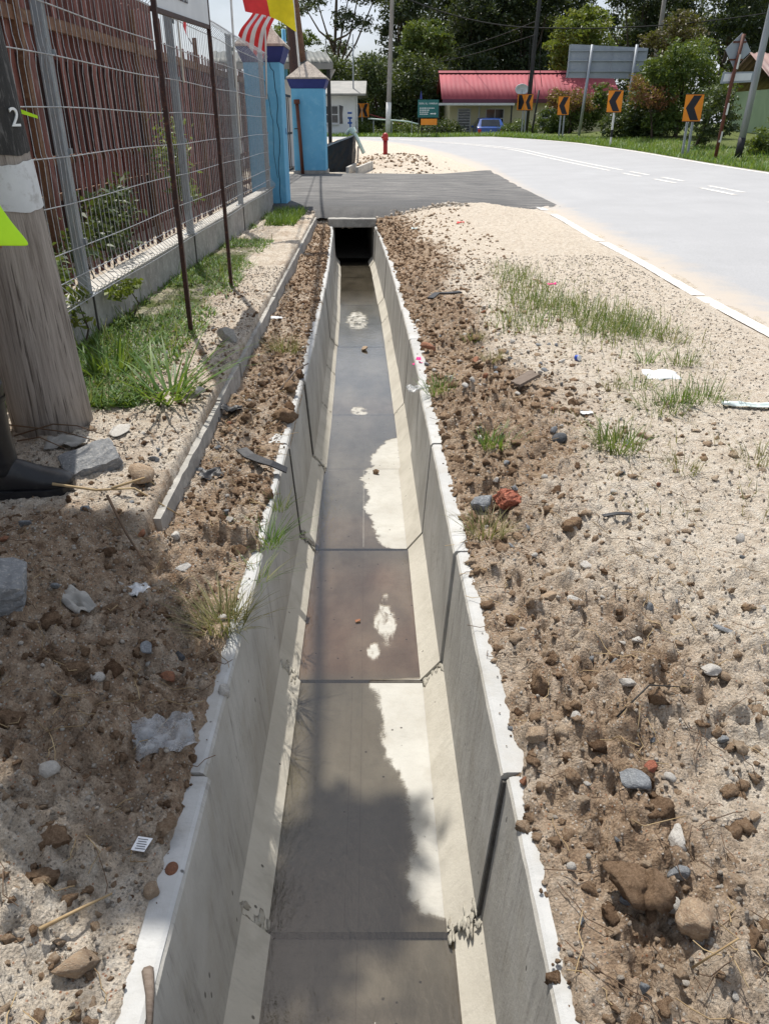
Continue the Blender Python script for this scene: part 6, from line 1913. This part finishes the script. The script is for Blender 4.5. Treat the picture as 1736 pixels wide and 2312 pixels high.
one_stone('rock', 'smaller dark grey stone right of the blue grey one in the shade', -.53, 1.61, (.035, .03, .03), 'stone_dark', 42, .4)
one_stone('rock', 'earth lump resting on the left rim', -.47, 3.52, (.14, .11, .10), 'clod', 43, .3, rough=.22)
one_stone('rock', 'second earth lump resting on the left rim further off', -.50, 3.95, (.10, .08, .07), 'clod', 44, .3, rough=.22)
one_stone('rock', 'earth block beside the broken end of the kerb', -.87, 2.52, (.13, .10, .10), 'stone_tan', 45, .3, rough=.14)
one_stone('rock', 'grey block lying on the kerb under the notice board', -.93, 4.55, (.16, .10, .10), 'concrete', 46, .4, chop=12)
one_stone('rock', 'big flat tan earth slab at the bottom left corner', -.50, .80, (.11, .055, .045), 'stone_tan', 47, .35, (.1, .1, .2), rough=.12)
one_stone('rock', 'small lump of earth left lying in the drain on the dry cement', dc(4.16) + .075, 4.16, (.05, .045, .04), 'clod', 48, 0, None, 0)
bpy.context.scene.objects  # noqa
for nm, yy, xx, sz, lb in (('rock', 4.16, .075, .045, ''), ):
    pass
for o in list(COL.objects):
    if o.get('label') == 'small lump of earth left lying in the drain on the dry cement':
        o.location.z = zf(4.16) + .02
o = one_stone('rock', 'brown stone standing in the water far down the drain', dc(7.1) + .03, 7.1, (.09, .07, .06), 'stone_tan', 49, 0); o.location.z = zf(7.1) + .025
# the unremarkable ones, many and alike
g = np.random.default_rng(77)
kinds = (('stone_pale', 'pale'), ('stone_grey', 'grey'), ('stone_tan', 'tan'), ('laterite', 'rusty orange'))
protos = {m: [lump_mesh('pebble', 2, 300 + i * 5 + k, 11, .1, .28) for i in range(4)] for k, (m, _) in enumerate(kinds)}
def zone(y): return 'at the very front' if y < 1.24 else 'before the muddy water' if y < 2.26 else 'level with the muddy water' if y < 3.25 else 'level with the dry cement' if y < 4.25 else 'beyond the dry cement'
def many(n, side):
    for i in range(n):
        m, cn = kinds[int(g.choice(4, p=(.36, .36, .2, .08)))]
        if side > 0:
            y = .55 + 5.5 * g.random() ** 1.7; x = dc(y) + .36 + (1.15 if y < 2.4 else .9) * g.random()
            zn = zone(y); lb = 'small %s stone on the bank right of the drain, %s' % (cn, zn); gp = 'small %s stones on the right bank, %s' % (cn, zn)
        else:
            y = .55 + 4.5 * g.random() ** 1.6; x = dc(y) - .37 - .75 * g.random()
            if x < -1.02 and 2.4 < y < 3.5: x += .3
            zn = zone(y); lb = 'small %s stone on the bank left of the drain, %s' % (cn, zn); gp = 'small %s stones on the left bank, %s' % (cn, zn)
        me = protos[m][int(g.integers(4))]
        s = .008 + .016 * g.random() ** 1.6 + .001 * y
        o = add_obj('pebble', me, m, None, label=lb, cat='stone', group=gp)
        o.scale = (s, s * g.uniform(.6, 1), s * g.uniform(.5, .85))
        o.rotation_euler = (g.uniform(-.4, .4), g.uniform(-.4, .4), g.uniform(0, 6.28))
        o.location = (x, y, ground_h(x, y) + s * .35)
many(220, 1); many(80, -1)

# ------------------------------------------------------------------ grass
def blades(P, L, W, lean, az, tint, bend=.5):
    """vectorised grass blades: P (n,3) -> V,F,tint"""
    n = len(P)
    dx, dy = np.cos(az), np.sin(az)
    H = np.c_[dx, dy, np.zeros(n)]; S = np.c_[-dy, dx, np.zeros(n)]
    out = []
    for t, w in ((0, 1), (.4, .85), (.75, .55)):
        off = (lean * t + bend * lean * t * t)[:, None]
        c = P + H * off * L[:, None] + np.array([0, 0, 1.]) * (L * t * np.sqrt(np.clip(1 - (lean * .6) ** 2, .1, 1)) * (1 - .28 * bend * t * lean))[:, None]
        out += [c - S * (W * w / 2)[:, None], c + S * (W * w / 2)[:, None]]
    t = 1.0
    off = (lean * t + bend * lean)[:, None]
    out.append(P + H * off * L[:, None] + np.array([0, 0, 1.]) * (L * np.sqrt(np.clip(1 - (lean * .6) ** 2, .1, 1)) * (1 - .45 * bend * lean))[:, None])
    V = np.stack(out, 1).reshape(-1, 3)
    b = (np.arange(n) * 7)[:, None, None]
    f = np.array([[0, 1, 3], [0, 3, 2], [2, 3, 5], [2, 5, 4], [4, 5, 6]])[None]
    return V, (b + f).reshape(-1, 3), np.repeat(tint, 7)
def tuft_mesh(n, rad, L, W, seed, lean=(.1, .9), dry=.2):
    g = np.random.default_rng(seed)
    a = g.random(n) * 6.283; r = rad * np.sqrt(g.random(n))
    P = np.c_[np.cos(a) * r, np.sin(a) * r, np.full(n, -.01)]
    az = a + g.normal(0, .7, n)
    ti = np.where(g.random(n) < dry, g.uniform(.75, 1, n), g.uniform(.05, .65, n))
    V, F, T = blades(P, L * (.45 + .65 * g.random(n)), W * (.7 + .6 * g.random(n)), lean[0] + (lean[1] - lean[0]) * g.random(n), az, ti)
    return np_mesh('tuft', V, F, {'tint': T})
def tuft(label, x, y, n, rad, L, W, seed, mat='grass_blade', lean=(.1, .9), dry=.2, group='grass tufts on the banks'):
    return add_obj('grass_tuft', tuft_mesh(n, rad, L, W, seed, lean, dry), mat, None, (x, y, ground_h(x, y)), label, 'grass tuft', group)
tuft('green grass tuft on the right rim beside the clear plastic', .295, 3.93, 110, .07, .11, .004, 1, 'grass_lush')
tuft('green grass tuft in dark soil right of the drain', .475, 3.08, 110, .055, .12, .0035, 2, 'grass_lush')
tuft('thick green tuft with dead roots on the sandy verge', .985, 3.05, 170, .10, .13, .004, 3, 'grass_blade')
tuft('thin olive tuft behind the broken red brick', .355, 2.36, 120, .06, .10, .003, 4, 'grass_dry')
tuft('small tuft below the white paper on the verge', 1.36, 3.60, 110, .12, .11, .004, 5, 'grass_blade')
tuft('spiky tuft right of the white paper', 1.47, 3.70, 90, .07, .16, .004, 6, 'grass_lush')
tuft('spiky tuft at the right end of the verge grass', 1.62, 3.72, 90, .10, .14, .004, 7, 'grass_blade')
tuft('small spiky tuft above the white paper', 1.53, 4.42, 45, .04, .12, .004, 8, 'grass_lush')
tuft('upper right tuft beside the edge of the sandy patch', 1.74, 4.42, 90, .10, .10, .004, 9, 'grass_blade')
tuft('dark sparse tuft close to the road line', 1.86, 4.95, 70, .09, .13, .004, 10, 'grass_dry')
tuft('tiny tuft in the sand left of the white paper', 1.22, 3.95, 40, .06, .08, .004, 11, 'grass_dry')
tuft('low tuft left of the white paper', 1.36, 3.98, 70, .09, .09, .004, 12, 'grass_blade')
tuft('dry tuft in the dug earth right of the drain', .62, 4.35, 70, .06, .09, .0035, 13, 'grass_dry')
tuft('dark tuft on a sod in the dug earth', .58, 5.0, 90, .06, .10, .004, 14, 'grass_dry')
tuft('olive tuft near the bottom of the sandy verge', 1.20, 2.85, 60, .07, .08, .003, 15, 'grass_dry')
tuft('olive tuft at the right edge of the frame', 1.55, 2.95, 80, .09, .10, .003, 16, 'grass_dry')
tuft('large dry olive tuft hanging over the left rim', -.455, 1.80, 260, .065, .115, .0026, 20, 'grass_dry', (.2, 1.0), .35)
tuft('green tuft hanging over the left rim', -.402, 2.34, 110, .04, .11, .003, 21, 'grass_lush', (.3, 1.1))
tuft('small green tuft on the left rim further back', -.405, 2.62, 60, .035, .08, .003, 22, 'grass_blade')
tuft('yellowish tuft between kerb and drain', -.63, 4.80, 140, .08, .16, .004, 23, 'grass_dry')
tuft('little tuft on the left rim near the muddy water', -.395, 2.10, 40, .025, .10, .0025, 24, 'grass_blade', (.4, 1.2))
# broad bladed clump by the pole
tuft('broad bladed green grass clump at the foot of the utility pole', -1.02, 3.50, 60, .10, .34, .014, 25, 'grass_lush', (.4, 1.15), .12)
tuft('second broad bladed clump at the foot of the fence wall', -1.45, 3.95, 60, .12, .26, .012, 26, 'grass_lush', (.2, 1.0), .1)
# verge grass patch on the right and turf under the fence: uncountable
def sward(name, label, pts_fn, n, L, W, mat, seed, dry=.2, lean=(.1, .8)):
    g = np.random.default_rng(seed)
    x, y = pts_fn(n, g)
    z = height_vec(x, y) - .008
    k = len(x)
    ti = np.where(g.random(k) < dry, g.uniform(.7, 1, k), g.uniform(0, .65, k))
    V, F, T = blades(np.c_[x, y, z], L * (.35 + .75 * g.random(k)), W * (.6 + .7 * g.random(k)), g.uniform(*lean, k), g.random(k) * 6.283, ti)
    add_obj(name, np_mesh(name, V, F, {'tint': T}), mat, None, label=label, cat='grass', kind='stuff')
def patch_right(n, g):
    cs = np.array([(1.10, 6.3, .10, .28), (1.22, 5.9, .12, .2), (1.38, 6.0, .13, .35), (1.55, 5.5, .16, .35), (1.45, 5.2, .12, .2), (1.72, 5.35, .14, .3), (1.25, 6.9, .12, .35), (1.15, 7.4, .1, .3), (.86, 5.4, .10, .25), (1.0, 5.5, .1, .2), (1.65, 5.1, .12, .12)])
    i = g.choice(len(cs), n, p=np.array([1, 1, 1.4, 1.8, 1, 1.6, 1, .6, .5, .5, .8]) / 11.2)
    return cs[i, 0] + g.normal(0, 1, n) * cs[i, 2], cs[i, 1] + g.normal(0, 1, n) * cs[i, 3]
sward('verge_grass', 'patch of thin green grass on the sandy right verge', patch_right, 2600, .13, .005, 'grass_blade', 61, .35)
def sparse_right(n, g):
    y = 2.4 + 5.5 * g.random(n) ** 1.2; x = .8 + 1.25 * g.random(n)
    m = fbm(x * 2.4, y * 2.0, 15, 3) > .52
    return x[m], y[m]
sward('verge_grass', 'sparse wiry grass stems dotted over the sandy verge', sparse_right, 1700, .075, .003, 'grass_dry', 62, .5)
def turf_left(n, g):
    y = 3.35 + 9.3 * g.random(n) ** 1.6; t = g.random(n)
    k = kerb_x(y) - .30
    x = -1.77 + (k + 1.77) * t ** 1.3
    keep = (fbm(x * 3, y * 1.2, 25, 3) + .25 * (1 - t) + .25 * (y < 5.2)) > .56
    return x[keep], y[keep]
sward('turf', 'lush low grass growing along the foot of the fence wall', turf_left, 17000, .060, .0095, 'grass_lush', 63, .14, (.4, 1.25))
sward('turf', 'taller grass blades among the turf below the mesh fence', turf_left, 1100, .16, .007, 'grass_blade', 64, .2, (.1, .8))
def culvert_grass(n, g):
    return -1.62 + .40 * g.random(n), 11.0 + 1.9 * g.random(n)
sward('turf', 'green grass clump at the foot of the near blue pillar', culvert_grass, 1500, .16, .01, 'grass_lush', 65, .05)
def far_sward(name, label, n, region, L, W, mat, seed):
    g = np.random.default_rng(seed)
    x, y = region(n, g)
    z = terrain_z(x, y); k = len(x)
    V, F, T = blades(np.c_[x, y, z - .02], L * (.4 + .7 * g.random(k)), W * (.7 + .6 * g.random(k)), g.uniform(.1, .8, k), g.random(k) * 6.283, np.clip(g.normal(.5, .25, k), 0, 1))
    add_obj(name, np_mesh(name, V, F, {'tint': T}), mat, None, label=label, cat='grass', kind='stuff')
def outer_verge(n, g):
    y = 15 + 27 * g.random(n) ** .8
    far = np.interp(y, [p[0] for p in FAR], [p[1] for p in FAR])
    return far + .12 + 2.6 * g.random(n) ** 1.5, y
far_sward('verge_grass', 'green grass verge along the outer side of the road', 9000, outer_verge, .20, .022, 'grass_lush', 66)
def bend_verge(n, g):
    x = -5 + 12 * g.random(n); far = np.interp(x, [2.6 - 9, -2.0, 2.6, 5.4, 6.9], [46, 44.6, 43.0, 40.5, 38])
    return x, far + .1 + 3.2 * g.random(n)
far_sward('verge_grass', 'rough grass beyond the bend in front of the houses', 6000, bend_verge, .28, .03, 'grass_lush', 67)

# ------------------------------------------------------------------ litter
def crumple(name, label, cat, x, y, w, l, mat, seed, amp=.02, lift=.012, rot=0.0, tilt=(0, 0), nseg=12, z=None, thick=.0015):
    g = np.random.default_rng(seed); n = nseg
    u, v = np.meshgrid(np.linspace(-.5, .5, n), np.linspace(-.5, .5, n))
    z_ = (fbm(u * 3 + seed, v * 3, seed, 3) - .5) * amp * 2.2 + np.abs(fbm(u * 5, v * 5 + seed, seed + 3, 2) - .5) * amp
    jag = 1 + .3 * (fbm(np.arctan2(v, u) * 2 + seed, u * 0, seed, 2) - .5)
    V = np.c_[(u * w * jag).ravel(), (v * l * jag).ravel(), z_.ravel()]
    idx = np.arange(n * n).reshape(n, n)
    F = np.stack([idx[:-1, :-1], idx[:-1, 1:], idx[1:, 1:], idx[1:, :-1]], -1).reshape(-1, 4)
    o = add_obj(name, np_mesh(name, V, F, None, True), mat, None, (x, y, (ground_h(x, y) if z is None else z) + lift), label, cat)
    o.rotation_euler = (tilt[0], tilt[1], rot)
    if thick: o.modifiers.new('s', 'SOLIDIFY').thickness = thick
    return o
crumple('cloth_scrap', 'bright pink cloth scrap lying on the right rim', 'cloth', .225, 4.66, .065, .10, 'pink_cloth', 3, .035, .02, .5)
crumple('plastic_film', 'clear plastic film draped over the right rim', 'plastic', .195, 4.10, .14, .07, 'clear_film', 4, .03, .025, .3)
crumple('paper_sheet', 'torn white paper lying in the verge grass', 'paper', 1.52, 4.13, .19, .13, 'paper_white', 5, .02, .02, .15, (.15, 0))
crumple('paper_scrap', 'small white scrap on the verge left of the torn paper', 'paper', .98, 3.55, .06, .04, 'paper_white', 6, .008, .012, .2)
crumple('plastic_bag', 'grey clear plastic bag half buried in the left bank', 'plastic bag', -.485, 1.29, .13, .10, 'clear_film', 7, .045, .03, .4, (.2, 0), 18)
crumple('plastic_bag', 'black plastic bag scrap near the broken kerb end', 'plastic bag', -.70, 2.83, .10, .07, 'black_plastic', 8, .03, .022, .5, (.2, 0))
crumple('plastic_scrap', 'dark blue plastic scrap below the old kerb', 'plastic', -.755, 3.60, .11, .07, 'black_plastic', 9, .025, .02, .2)
crumple('foil_scrap', 'crumpled silver foil on the left soil', 'foil', -.705, 1.86, .07, .055, 'foil', 10, .02, .018, .6, (.2, .2))
crumple('paper_scrap', 'small white and blue wrapper beyond the kerb', 'wrapper', -.80, 5.75, .08, .07, 'paper_white', 11, .012, .02, .2)
crumple('cement_bag', 'torn grey cement bag paper at the foot of the utility pole', 'paper bag', -1.27, 2.88, .16, .10, 'concrete', 12, .03, .02, .2)
crumple('cement_bag', 'grey rag lying on the shaded left slope', 'rag', -.82, 1.72, .10, .06, 'concrete', 13, .03, .02, -.6, (.2, .2))
crumple('wrapper', 'small red wrapper far along the right verge', 'wrapper', 1.06, 11.4, .10, .06, 'flag_red', 14, .02, .02)
crumple('wrapper', 'tiny pink wrapper in the verge grass', 'wrapper', 1.42, 6.7, .07, .04, 'pink_cloth', 15, .015, .03)
crumple('wrapper', 'pale blue scrap on the right verge near the culvert', 'wrapper', .42, 11.5, .09, .06, 'reflective', 16, .02, .02)
crumple('leaf_litter', 'small orange dead leaf lying in the muddy water', 'leaf', dc(2.62) - .02, 2.62, .022, .014, 'laterite', 17, .004, .012, .3, z=zf(2.62), thick=.001)
cap = thing('bottle_cap', 'small blue bottle cap lying on the sandy verge', 'bottle cap', (1.14, 4.47, ground_h(1.14, 4.47) + .012))
cap.rotation_euler = (R(80), 0, .6)
MB().tube([(0, 0, -.012), (0, 0, .012)], .017, 16).build('cap_body', 'blue_plastic', cap, True)
MB().tube([(0, 0, .0125), (0, 0, .016)], .0165, 16).build('cap_ring', 'paper_white', cap)
# printed label card
zc = ground_h(-.466, 1.03) + .022
lc = thing('label_card', 'tiny white printed label lying on the lower left bank', 'label', (-.466, 1.03, zc)); lc.rotation_euler = (R(18), 0, R(-8))
MB().add([(-.017, -.013, 0), (.010, -.014, 0), (.018, .013, 0), (-.012, .014, 0)], [(0, 1, 2, 3)]).build('card', 'paper_white', lc)
for k in range(5):
    MB().box((.0, .009 - k * .0045, .0006), (.020 - .003 * (k % 2), .0011, .0006)).build('print_line', 'letter_dark', lc)
def strip(name, label, cat, pts, w, th, mat):
    return MB().add(*_ribbon(pts, w, th)).build(name, mat, None, label=label, cat=cat)
def _ribbon(pts, w, th):
    P = []; F = []
    pts = [Vector(p) for p in pts]
    for i, p in enumerate(pts):
        t = (pts[min(i + 1, len(pts) - 1)] - pts[max(i - 1, 0)]).normalized(); s = t.cross(Vector((0, 0, 1))).normalized()
        for a, b in ((-1, 0), (1, 0), (1, 1), (-1, 1)): P.append(p + s * a * w / 2 + Vector((0, 0, b * th)))
        if i:
            o = (i - 1) * 4
            F += [(o + k, o + (k + 1) % 4, o + 4 + (k + 1) % 4, o + 4 + k) for k in range(4)]
    F += [(0, 1, 2, 3), tuple((len(pts) - 1) * 4 + k for k in range(4))]
    return P, F
zz = ground_h(-.54, 2.93)
strip('rubber_strip', 'curved black rubber strip lying across the left rim', 'rubber strip', [(-.60, 3.00, zz + .03), (-.56, 2.95, zz + .02), (-.51, 2.91, zz + .018), (-.46, 2.895, .0), (-.40, 2.895, -.03)], .05, .006, 'black_plastic')
zz = ground_h(.81, 2.39)
strip('plastic_strip', 'short black plastic strip on the sandy verge', 'plastic strip', [(.76, 2.385, zz + .015), (.81, 2.39, zz + .022), (.86, 2.40, zz + .015)], .018, .004, 'black_plastic')
zz = ground_h(.73, 3.95)
for k, (a, b) in enumerate((((.67, 3.86), (.79, 4.00)), ((.68, 3.83), (.80, 3.95)))):
    strip('bark_piece', ['weathered bark piece in the dug earth', 'second weathered bark piece beside the first'][k], 'bark', [(a[0], a[1], zz + .03), (b[0], b[1], zz + .05)], .04, .015, 'wood_grey')
zz = ground_h(.62, 6.6)
strip('rubber_strip', 'curled black rubber piece far up the right bank', 'rubber strip', [(.36, 6.15, zz + .05), (.42, 6.3, zz + .06), (.50, 6.35, zz + .05), (.62, 6.4, zz + .05)], .05, .012, 'black_plastic')
crumple('rag_strip', 'frayed grey rag strip at the right edge of the verge', 'rag', 1.82, 3.63, .30, .05, 'reflective', 18, .03, .02, -.05)
def stick(label, pts, r, mat='straw', cat='stick'):
    P = [(x, y, ground_h(x, y) + dz) for x, y, dz in pts]
    return MB().tube(P, [r * (1 - .5 * i / (len(P) - 1)) for i in range(len(P))], 6).build('stick', mat, None, True, label=label, cat=cat)
stick('long pale straw stalk lying below the boot', [(-1.12, 2.36, .05), (-.98, 2.37, .04), (-.86, 2.40, .03), (-.72, 2.43, .03)], .005)
stick('thin twig crossing the lit soil beside the shadow', [(-.93, 2.33, .03), (-.82, 2.15, .035), (-.70, 1.98, .02)], .005, 'root_dark')
stick('short dry stalk pointing at the kerb end', [(-.93, 2.38, .03), (-.84, 2.47, .04), (-.78, 2.53, .04)], .005)
stick('dry palm splinter on the lower left soil', [(-.575, .83, .02), (-.53, .88, .03), (-.49, .925, .02)], .004)
stick('dry bark splinter near the bottom of the left bank', [(-.395, .80, .02), (-.38, .76, .015), (-.368, .71, .01)], .010, 'wood_grey')
stick('thin black wire curling out of the right rubble', [(.52, 1.33, .01), (.60, 1.38, .04), (.70, 1.44, .03)], .0025, 'cable')
stick('bent dry straw at the bottom right', [(.50, .78, .01), (.545, .76, .05), (.56, .84, .03)], .0022)
stick('grey twig leaning over the left rim', [(-.56, 4.0, .02), (-.50, 4.25, .06), (-.455, 4.5, .05)], .007, 'wood_grey')
# dead vine stems round the foot of the pole
for k, (lb, pts) in enumerate((('longest dry vine stem curling at the foot of the utility pole', [(-1.56, 2.98, .05), (-1.42, 2.90, .07), (-1.30, 2.92, .04), (-1.16, 2.84, .05), (-1.02, 2.80, .02)]), ('dry vine stem bent against the utility pole', [(-1.50, 2.92, .03), (-1.34, 2.94, .06), (-1.22, 2.88, .09), (-1.14, 2.93, .03)]), ('short dry vine stem lowest at the pole foot', [(-1.46, 2.86, .03), (-1.36, 2.84, .05), (-1.24, 2.78, .03)]))):
    stick(lb, pts, .0035, 'root_dark')
# slime specks and a few leaves on the dry cement
